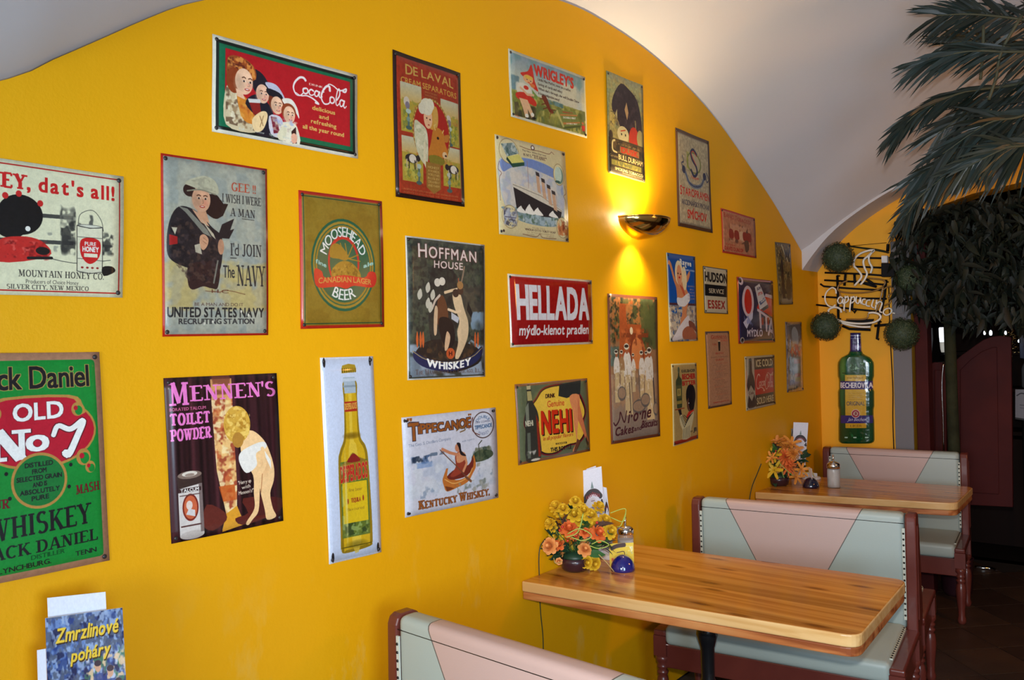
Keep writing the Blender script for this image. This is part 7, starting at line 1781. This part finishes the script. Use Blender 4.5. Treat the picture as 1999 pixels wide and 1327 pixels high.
# green fairy light cord hanging from the middle arrangement down behind the table
cord_m = mat('green_cord', (.02, .04, .025), .5)
m = MB(); m.tube([Vector(tuple(p)) for p in spline([on_x(x, y, .012) for x, y in ((1064, 1052), (1055, 1066), (1052, 1090), (1053, 1130))], 5)] + [Vector(tuple(p)) for p in spline([(0.002 + on_x(x, y, .0).x, on_x(x, y, .0).y, on_x(x, y, .0).z) for x, y in ((1053, 1168), (1055, 1200), (1059, 1240), (1060, 1275), (1062, 1330))], 5)], .0022, 5)
o = m.build('light_cord', cord_m); tag(o, 'thin green cord hanging down the wall from the yellow flowers', 'cord', 'flower arrangement cords')
q = on_x(1478, 925, .03); m = MB(); m.tube([Vector(tuple(p)) for p in spline([on_x(1486, 905, .08), on_x(1478, 925, .05), on_x(1468, 950, .012), on_x(1463, 978, .006), on_x(1462, 1010, .006)], 5)], .0028, 5)
o = m.build('light_cord', cord_m); tag(o, 'thin dark cord from the orange flowers over the far table corner', 'cord', 'flower arrangement cords')
# chrome foot rail lying on the dark floor beyond the far bench
m = MB(); m.tube([Vector(tuple(p)) for p in spline([on_z(x, y, .03) for x, y in ((1903, 1102), (1920, 1104), (1935, 1105), (1946, 1109))], 4)], [.012] * 13, 8)
o = m.build('foot_rail', chrome_m); o.location.z -= .017; tag(o, 'short curved steel rail on the dark floor right of the far bench', 'rail')
# ================================================================== PLANTS AND FLOWERS
def leaf_mesh(name, L, W, m_, curl=.25, fold=.15, n=4, tip=1.0, base=.15):
    """small bent leaf along +x"""
    vs = []; fs = []
    for i in range(n + 1):
        t = i / n; w_ = W * (math.sin(PI * (base + (1 - base) * t) ** .9) if tip else 1) * .5
        if i == n: w_ = 0.0006
        z = -curl * L * t * t
        vs += [(L * t, -w_, z + fold * w_), (L * t, 0, z), (L * t, w_, z + fold * w_)]
    for i in range(n):
        a = i * 3; fs += [(a, a + 3, a + 4, a + 1), (a + 1, a + 4, a + 5, a + 2)]
    mb = MB(); mb.add(vs, fs, 0, True); return mb.mesh(name, m_)


def petal_ring(mb, n, r, L, W, open_, z, m=0, rnd=None, ph=0, cup=.5):
    for k in range(n):
        a = 2 * PI * k / n + ph; ca, sa = math.cos(a), math.sin(a)
        vs = []; N = 3
        for i in range(N + 1):
            t = i / N; w_ = W * (.45 + .9 * t - .75 * t * t * t) * .5
            rr = r + math.sin(open_) * L * t + cup * L * t * t * .25; zz = z + math.cos(open_) * L * t - cup * L * .35 * t * t * (1 if open_ > .8 else -.1)
            for s_ in (-1, 0, 1):
                q = rr - abs(s_) * w_ * .35
                vs.append((ca * q - sa * s_ * w_, sa * q + ca * s_ * w_, zz + (0 if s_ else -.12 * w_)))
        fs = []
        for i in range(N):
            b = i * 3; fs += [(b, b + 3, b + 4, b + 1), (b + 1, b + 4, b + 5, b + 2)]
        mb.add(vs, fs, m, True)


def rose_mesh(m_):
    mb = MB(); mb.sphere((0, 0, .010), .0085, 8, sc_=(1, 1, 1.3))
    petal_ring(mb, 4, .007, .020, .022, .05, 0, ph=0, cup=.1); petal_ring(mb, 5, .008, .021, .026, .28, -.001, ph=.5, cup=.2)
    petal_ring(mb, 5, .007, .021, .027, .62, -.003, ph=.2, cup=.5); petal_ring(mb, 6, .009, .021, .030, .85, -.006, ph=.8, cup=.9); petal_ring(mb, 6, .009, .020, .028, 1.2, -.009, ph=.3, cup=1.0)
    return mb.mesh('flower', m_)


def lily_mesh(m_):
    mb = MB(); petal_ring(mb, 3, .003, .050, .022, .85, 0, cup=.9); petal_ring(mb, 3, .003, .046, .018, 1.0, -.002, ph=PI / 3, cup=.9); petal_ring(mb, 5, .001, .016, .004, .3, 0, ph=.4)
    return mb.mesh('flower', m_)


def mum_mesh(m_):
    mb = MB()
    for k, (n, o_, L) in enumerate(((6, .15, .022), (9, .45, .026), (12, .8, .030), (14, 1.15, .033), (14, 1.5, .034))): petal_ring(mb, n, .003, L, .008, o_, -.003 * k, ph=k * .37, cup=.6)
    return mb.mesh('flower', m_)


yel_f = mat('yellow_petal', (.78, .50, .02), .6, var=(60, (.70, .42, .02))); org_f = mat('coral_petal', (.80, .14, .03), .6, var=(60, (.86, .24, .05))); pea_f = mat('peach_petal', (.84, .38, .12), .6, var=(60, (.80, .30, .07)))
amb_f = mat('amber_petal', (.82, .36, .05), .6, var=(50, (.74, .24, .04))); leaf_g = mat('green_leaf', (.035, .11, .03), .4, var=(40, (.05, .16, .04))); leaf_d = mat('dark_leaf', (.015, .045, .022), .4, var=(40, (.02, .06, .03)))
lime_m = mat('lime_reed', (.42, .55, .10), .5); brown_m = mat('brown_dried', (.08, .04, .03), .7); berry_m = mat('red_berry', (.55, .03, .02), .25, coat=.5); straw_m = mat('straw', (.55, .42, .14), .6)
ROSE = {'y': rose_mesh(yel_f), 'o': rose_mesh(org_f), 'p': rose_mesh(pea_f)}; LILY = {'a': lily_mesh(amb_f), 'y': lily_mesh(yel_f), 'p': lily_mesh(pea_f)}; MUM = {'o': mum_mesh(org_f), 'a': mum_mesh(amb_f)}
LEAF_A = leaf_mesh('leaf', .050, .026, leaf_g); LEAF_B = leaf_mesh('leaf', .055, .030, leaf_d); _b = MB(); _b.sphere((0, 0, 0), .006, 8); BERRY = _b.mesh('berry', berry_m)
LEAF_BR = leaf_mesh('leaf', .045, .02, brown_m, curl=.6)


def arrangement(label, base_px, flowers, leaves, berries, loops, bowl_r, ground_z, crop, group):
    sc_, ox, oy = crop
    P0 = on_z(*base_px, ground_z)
    t = empty('flower_arrangement', (P0.x, P0.y, ground_z), label, 'flowers', group)
    m = MB(); m.lathe([(bowl_r * .72, 0), (bowl_r * .9, .01), (bowl_r, .035), (bowl_r * 1.02, .055), (bowl_r * .93, .055), (bowl_r * .8, .03)], n=24); m.build('bowl', bowl_m, t)
    m = MB(); m.sphere((0, 0, .055), bowl_r * .85, 12, sc_=(1, 1, .5)); m.build('moss', leaf_d, t)
    toC = (CAM - P0); toC.z = 0; toC.normalize(); ang = math.degrees(math.atan2(toC.y, toC.x)) + 90
    random.seed(int(base_px[0]))

    def loc(x, y, dep=0):
        return on_plane(ox + x / sc_, oy + y / sc_, P0 + toC * dep, ang) - Vector((P0.x, P0.y, ground_z))
    for kind, col, x, y, s_ in flowers:
        dep = random.uniform(-.03, .045); p = loc(x, y, dep)
        me = {'r': ROSE, 'l': LILY, 'm': MUM}[kind][col]
        d_ = Vector((p.x, p.y, (p.z - .08) * .8)) * 5 + toC * random.uniform(.3, .8) + Vector((random.uniform(-.2, .2), random.uniform(-.2, .2), .25))
        p.z = max(p.z, .03); q = d_.to_track_quat('Z', 'Y').to_euler()
        if p.x + P0.x < .03: p.x = .03 - P0.x
        link_mesh('flower', me, t, p, q, (s_ * .98,) * 3)
        m = MB(); base = Vector((random.uniform(-.02, .02), random.uniform(-.02, .02), .05)); m.tube([base, (base + p) / 2 + Vector((0, 0, .01)), p], .0014, 4); m.build('stem', leaf_g, t)
    for x, y, s_, md in leaves:
        for k in range(5):
            p = loc(x + random.uniform(-22, 22) * s_, y + random.uniform(-22, 22) * s_, random.uniform(-.03, .03))
            if p.x + P0.x < .03: p.x = .03 - P0.x
            p.z = max(p.z, .035); d_ = Vector((p.x, p.y, p.z - .07)); d_ = d_.normalized() if d_.length > .01 else Vector((0, 0, 1)); d_ += Vector((random.uniform(-.5, .5), random.uniform(-.5, .5), random.uniform(-.5, .4)))
            q = (d_.to_track_quat('X', 'Z') @ Matrix.Rotation(random.uniform(-1, 1), 4, 'X').to_quaternion()).to_euler()
            link_mesh('leaf', (LEAF_A, LEAF_B, LEAF_BR)[md], t, p - d_.normalized() * .02, q, (random.uniform(.9, 1.35),) * 3)
    for x, y in berries: link_mesh('berry', BERRY, t, loc(x, y, .04))
    for mt, r, pts in loops:
        m = MB(); m.tube([Vector((q[0], q[1], max(q[2], .004))) for q in spline([loc(x, y, .05 + random.uniform(-.01, .01)) for x, y in pts], 4)], r, 5); m.build('reed', mt, t)
    return t


FL = [('r', 'y', 330, 355, .8), ('r', 'y', 475, 345, .9), ('r', 'y', 445, 400, .9), ('r', 'p', 300, 575, .9), ('r', 'o', 480, 470, .8), ('r', 'y', 585, 440, .9), ('r', 'y', 260, 440, .7), ('r', 'o', 420, 490, .8), ('r', 'y', 310, 320, 1.0), ('r', 'y', 355, 335, .9), ('r', 'y', 425, 292, .9), ('r', 'y', 462, 325, .8), ('r', 'y', 420, 368, 1.1), ('r', 'y', 245, 415, .9), ('r', 'y', 512, 372, 1.15), ('r', 'y', 563, 322, .95), ('r', 'y', 515, 432, 1.1), ('r', 'y', 597, 402, 1.1), ('r', 'y', 628, 465, 1.1), ('r', 'y', 282, 500, 1.15), ('r', 'o', 390, 448, 1.3), ('r', 'o', 560, 475, 1.25), ('r', 'o', 400, 412, .9), ('r', 'o', 330, 540, .9), ('r', 'p', 268, 548, 1.2), ('r', 'p', 470, 535, 1.2), ('r', 'p', 480, 570, 1.0), ('r', 'y', 405, 600, 1.3), ('r', 'y', 490, 645, 1.0), ('r', 'y', 535, 670, 1.1), ('r', 'p', 330, 640, .5)]
LV = [(290, 470, 1, 0), (310, 600, 1, 1), (330, 510, 1, 0), (600, 540, 1, 1), (545, 530, 1, 0), (450, 500, 1, 0), (350, 400, 1, 2), (570, 435, 1, 2), (240, 550, .8, 1), (420, 540, 1, 1), (360, 570, 1, 1), (520, 580, 1, 0), (400, 340, .8, 1), (470, 420, 1, 0), (260, 460, .8, 1), (440, 620, 1, 1), (300, 420, .9, 2), (610, 500, .8, 0)]
arrangement('yellow and coral silk flowers in dark bowl on the middle table', (1123, 1112), FL, LV, [(335, 460), (380, 520), (430, 490), (350, 440), (550, 415), (405, 470)],
            [(lime_m, .0022, [(380, 480), (450, 450), (520, 490), (470, 520), (400, 500)]), (lime_m, .0022, [(370, 500), (440, 470), (470, 360), (455, 440)]), (lime_m, .0022, [(520, 540), (570, 520), (620, 545), (560, 565), (510, 550)]), (lime_m, .0018, [(628, 360), (700, 335), (718, 350), (690, 430), (665, 440)]), (lime_m, .0018, [(630, 385), (700, 410), (718, 360)]), (straw_m, .0016, [(560, 600), (600, 640), (650, 700)]), (straw_m, .0016, [(300, 620), (310, 650), (350, 640)])],
            .062, ZT, (2.969, 980, 880), 'silk flower arrangements in bowls')
FF = [('l', 'a', 560, 430, 1.3), ('l', 'p', 520, 400, 1.1), ('l', 'a', 760, 440, 1.3), ('l', 'p', 830, 520, 1.2), ('m', 'a', 700, 470, 1.3), ('m', 'o', 690, 600, 1.6), ('m', 'o', 720, 700, 1.7), ('l', 'y', 340, 580, 1.2), ('l', 'a', 320, 610, .9), ('l', 'y', 430, 770, 1.3), ('l', 'y', 480, 740, 1.0), ('m', 'o', 545, 700, 1.1), ('l', 'a', 820, 860, 1.1), ('l', 'a', 890, 770, 1.1), ('l', 'p', 620, 880, .9), ('m', 'a', 790, 560, 1.1), ('l', 'a', 610, 520, 1.1), ('l', 'y', 560, 870, .7)]
LF = [(460, 560, 2, 0), (610, 770, 2, 0), (480, 900, 2, 1), (910, 620, 2, 1), (430, 600, 2, 0), (540, 600, 2, 1), (700, 820, 2, 1), (780, 780, 2, 1), (540, 850, 2, 0), (330, 690, 2, 1), (560, 470, 1.5, 2), (640, 900, 2, 1), (500, 500, 2, 0), (850, 690, 2, 1)]
arrangement('orange silk lilies and mums in dark bowl on the far table', (1521, 947), FF, LF, [(520, 560), (560, 530), (370, 685), (390, 690)],
            [(lime_m, .0022, [(600, 640), (640, 800), (690, 940)]), (lime_m, .0022, [(620, 700), (720, 800), (790, 850)]), (straw_m, .0022, [(900, 820), (1010, 810), (1070, 870)]), (straw_m, .0022, [(940, 740), (1020, 780), (1060, 860)]), (lime_m, .002, [(440, 650), (520, 630), (560, 640)])],
            .062, ZT, (6.633, 1430, 800), 'silk flower arrangements in bowls')

# ------------------------------------------------------------------ clipped box balls around the neon sign
box_m = mat('box_leaf', (.022, .038, .018), .6, var=(60, (.055, .08, .035)))


def ball(px, py, rpx, yp, label):
    c = on_y(px, py, yp); R_ = rpx / F_PX * (c - CAM).length * .94
    random.seed(int(px)); m = MB(); m.sphere((0, 0, 0), R_ * .86, 14)
    for i in range(1500):
        z = random.uniform(-1, 1); a = random.uniform(0, 2 * PI); s_ = math.sqrt(1 - z * z); d_ = Vector((s_ * math.cos(a), s_ * math.sin(a), z))
        p = d_ * R_ * random.uniform(.87, .98); u = d_.orthogonal().normalized(); u.rotate(Matrix.Rotation(random.uniform(0, 6.3), 3, d_)); v_ = d_.cross(u)
        L_ = random.uniform(.010, .017); tip = p + d_ * L_ * random.uniform(-.1, .45) + u * L_
        mid = (p + tip) / 2 + d_ * .001; m.add([p, mid - v_ * .0042, tip, mid + v_ * .0042], [(0, 1, 2, 3)])
    o = m.build('topiary_ball', box_m); o.location = c; tag(o, label, 'topiary', 'box balls around the neon sign'); return o


ball(1636, 503, 31, 5.86, 'round green box ball at the upper left of the neon sign')
ball(1612, 637, 29, 5.86, 'round green box ball at the lower left of the neon sign')
ball(1760, 652, 32, 5.87, 'round green box ball at the lower right on the grey strip')
ball(1776, 545, 29, 5.95, 'round green box ball half hidden in the tree foliage')

# ------------------------------------------------------------------ broad-leaved artificial tree before the dark opening
bark_m = mat('mossy_bark', (.020, .021, .010), .85, spec=.2, var=(12, (.034, .036, .017)), bump=(25, .6))
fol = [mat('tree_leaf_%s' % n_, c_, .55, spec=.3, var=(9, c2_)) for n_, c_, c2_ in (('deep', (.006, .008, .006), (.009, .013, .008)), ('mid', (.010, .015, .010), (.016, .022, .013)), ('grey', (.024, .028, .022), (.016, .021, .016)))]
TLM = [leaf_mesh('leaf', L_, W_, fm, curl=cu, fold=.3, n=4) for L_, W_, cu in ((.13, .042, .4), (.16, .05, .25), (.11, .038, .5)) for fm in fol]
TB = on_y(1861, 870, 6.14)
tree = empty('artificial_tree', (TB.x, 6.14, 0), 'dark broad-leaved artificial tree in front of the swing doors', 'tree')
m = MB(); m.tube([(0, 0, .22), (.005, 0, .8), (0, 0, 1.3), (-.004, 0, 1.8), (.01, 0, 2.15)], [.042, .038, .036, .036, .034], 12); m.build('trunk', bark_m, tree)
m = MB(); m.lathe([(.075, 0), (.09, .03), (.10, .24), (.105, .25), (.095, .25), (.09, .22)], n=20); m.build('pot', bowl_m, tree)
random.seed(21)
brs = []
for i in range(16):
    a = 2 * PI * i / 16 + random.uniform(-.2, .2); L_ = random.uniform(.35, .8)
    e = Vector((math.cos(a) * L_ * .95, math.sin(a) * .16 * L_ - .05, random.uniform(-.05, .5)))
    pts = [Vector((0, 0, 1.9 + .02 * i * .5)), Vector((e.x * .5, e.y * .5, 2.2 + e.z * .3)), Vector((e.x, e.y, 2.15 + e.z))]
    m = MB(); m.tube([Vector(tuple(p)) for p in spline(pts, 4)], [.014 - .001 * k for k in range(9)], 5); m.build('branch', bark_m, tree); brs.append(pts)
# leaf positions fill the crown; its outline follows the photographed silhouette
poly_s = [(1741, 440), (1790, 418), (1850, 404), (1930, 392), (2060, 372), (2200, 380), (2220, 640), (2060, 700), (1990, 640), (1930, 632), (1900, 655), (1872, 640), (1858, 640), (1846, 618), (1830, 618), (1800, 632), (1778, 610), (1762, 590), (1745, 560), (1738, 500)]


def inside(x, y):
    c = False; n_ = len(poly_s)
    for i in range(n_):
        (xa, ya), (xb, yb) = poly_s[i], poly_s[(i + 1) % n_]
        if (ya > y) != (yb > y) and x < (xb - xa) * (y - ya) / (yb - ya) + xa: c = not c
    return c


LS = []
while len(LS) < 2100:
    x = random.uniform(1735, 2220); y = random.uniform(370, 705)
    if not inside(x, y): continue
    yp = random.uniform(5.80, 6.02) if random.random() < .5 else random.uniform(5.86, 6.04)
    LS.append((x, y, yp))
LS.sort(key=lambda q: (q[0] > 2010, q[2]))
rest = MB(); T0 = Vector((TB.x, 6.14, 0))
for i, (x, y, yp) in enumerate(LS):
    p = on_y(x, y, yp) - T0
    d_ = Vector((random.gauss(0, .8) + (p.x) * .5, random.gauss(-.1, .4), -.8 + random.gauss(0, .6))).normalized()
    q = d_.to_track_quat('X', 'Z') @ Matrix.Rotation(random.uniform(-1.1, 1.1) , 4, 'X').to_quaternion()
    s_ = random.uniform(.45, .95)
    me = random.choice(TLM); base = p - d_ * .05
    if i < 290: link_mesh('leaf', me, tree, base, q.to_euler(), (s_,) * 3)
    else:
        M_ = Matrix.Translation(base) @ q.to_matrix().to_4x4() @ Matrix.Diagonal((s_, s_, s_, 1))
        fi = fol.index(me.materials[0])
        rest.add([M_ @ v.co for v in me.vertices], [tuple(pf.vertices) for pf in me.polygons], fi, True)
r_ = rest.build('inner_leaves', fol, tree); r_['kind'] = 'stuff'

# ------------------------------------------------------------------ artificial palm, crown just outside the frame on the right
pal = [mat('palm_blade_%s' % n_, c_, .4, var=(20, c2_)) for n_, c_, c2_ in (('dark', (.006, .011, .009), (.010, .018, .013)), ('blue', (.012, .024, .023), (.017, .032, .03)), ('grey', (.032, .038, .027), (.022, .03, .02)))]
rach = mat('palm_stalk', (.05, .055, .03), .6)
PX, PY = 1.98, 4.55
palm = empty('artificial_palm', (PX, PY, 0), 'dark artificial palm whose fronds hang in from the top right', 'palm')
m = MB(); m.tube([(0, 0, .2), (.02, 0, 1.2), (0, 0, 2.2), (-.02, 0, 3.0)], [.07, .06, .055, .05], 12); m.build('trunk', bark_m, palm)
m = MB(); m.lathe([(.14, 0), (.16, .03), (.19, .28), (.2, .3), (.18, .3), (.17, .27)], n=20); m.build('pot', bowl_m, palm)
PO = Vector((PX, PY, 0)); random.seed(77)
# each frond: stalk control points (photo pixels + depth y), blade length, spread angles, droop
FR = [
 ([(2150, 230, 4.6), (2010, 250, 4.4), (1890, 310, 4.3), (1800, 380, 4.25), (1770, 420, 4.2)], .22, .5, 50, 0),
 ([(2150, 210, 4.6), (2020, 215, 4.35), (1930, 240, 4.25), (1840, 300, 4.2)], .26, .7, 44, 0),
 ([(2150, 60, 4.6), (2010, 40, 4.5), (1900, 28, 4.4), (1830, 30, 4.35)], .26, .9, 46, 0),
 ([(2150, 100, 4.6), (2000, 92, 4.7), (1900, 80, 4.7), (1850, 84, 4.7)], .24, .8, 40, 0),
 ([(2150, 90, 4.6), (2010, 100, 4.3), (1890, 100, 4.2), (1800, 122, 4.15)], .26, .5, 40, 1),
 ([(2150, 150, 4.6), (2010, 158, 4.45), (1880, 180, 4.3), (1800, 215, 4.2), (1755, 255, 4.15)], .24, .32, 56, 0),
 ([(2150, 180, 4.6), (2010, 190, 4.5), (1900, 215, 4.5), (1830, 262, 4.5)], .28, .7, 44, 1),
 ([(2150, 200, 4.6), (2010, 235, 4.45), (1880, 290, 4.4), (1790, 345, 4.35)], .26, .6, 50, 1),
 ([(2150, 240, 4.7), (2010, 280, 4.6), (1900, 320, 4.6), (1810, 372, 4.6)], .24, .7, 50, 2),
 ([(2150, 260, 4.5), (2040, 262, 4.3), (1960, 290, 4.2), (1880, 330, 4.15)], .24, .9, 44, 2),
 ([(2150, 60, 4.8), (2060, 10, 4.9), (1960, -10, 4.9), (1880, 5, 4.9)], .24, .9, 40, 0),
]
for fi, (cp, BL, spread, nb, mi) in enumerate(FR):
    crown = Vector((-.02, 0, 2.98)); pts3 = [on_y(x, y, yp) - PO for x, y, yp in cp]; pts3[0] = crown
    P_ = [Vector(tuple(p)) for p in spline(pts3, 10)]
    fr = MB(); n_ = len(P_); fr.tube(P_, [.010 * (1 - .75 * k / n_) for k in range(n_)], 5); fo = fr.build('frond', rach, palm)
    bl = MB(); u_ = 0
    for k in range(nb * 2):
        t = .12 + .88 * (k // 2) / nb; f_ = t * (n_ - 1); i0 = min(int(f_), n_ - 2); p = P_[i0].lerp(P_[i0 + 1], f_ - i0); tg = (P_[i0 + 1] - P_[i0]).normalized()
        side = tg.cross(Vector((0, -1, 0))).normalized()      # lies in the frond plane, up/down in view
        sgn = 1 if k % 2 else -1
        d_ = (tg + side * sgn * spread * random.uniform(.5, 1.25) * (1.1 - t * .5) + Vector((0, random.uniform(-.25, .25), -.12))).normalized()
        L_ = BL * random.uniform(.75, 1.15) * (1 - .35 * t); W_ = random.uniform(.011, .019)
        wv = d_.cross(Vector((0, 1, 0)) + Vector((random.uniform(-.6, .6), 0, random.uniform(-.6, .6)))).normalized()
        dr = Vector((0, 0, -L_ * random.uniform(.10, .28)))
        a0, a1, a2, a3 = p, p + d_ * L_ * .35 + dr * .1, p + d_ * L_ * .7 + dr * .45, p + d_ * L_ + dr
        vs = [a0 - wv * W_ * .25, a0 + wv * W_ * .25, a1 - wv * W_ * .5, a1 + wv * W_ * .5, a2 - wv * W_ * .4, a2 + wv * W_ * .4, a3]
        bl.add(vs, [(0, 2, 3, 1), (2, 4, 5, 3), (4, 6, 5)], random.choice((mi, mi, 0, 1)), True)
    bo = bl.build('blades', pal, fo)
for pts in ([(1920, 50, 4.3), (1919, 100, 4.3), (1914, 155, 4.3)], [(1995, 30, 4.25), (1955, 100, 4.25), (1945, 150, 4.25), (1930, 195, 4.25)], [(1926, 290, 4.3), (1925, 330, 4.3), (1926, 375, 4.3)]):
    m = MB(); m.tube([Vector(tuple(q)) for q in spline([on_y(x, y, yp) - PO for x, y, yp in pts], 4)], .007, 6); m.build('dry_stalk', rach, palm)
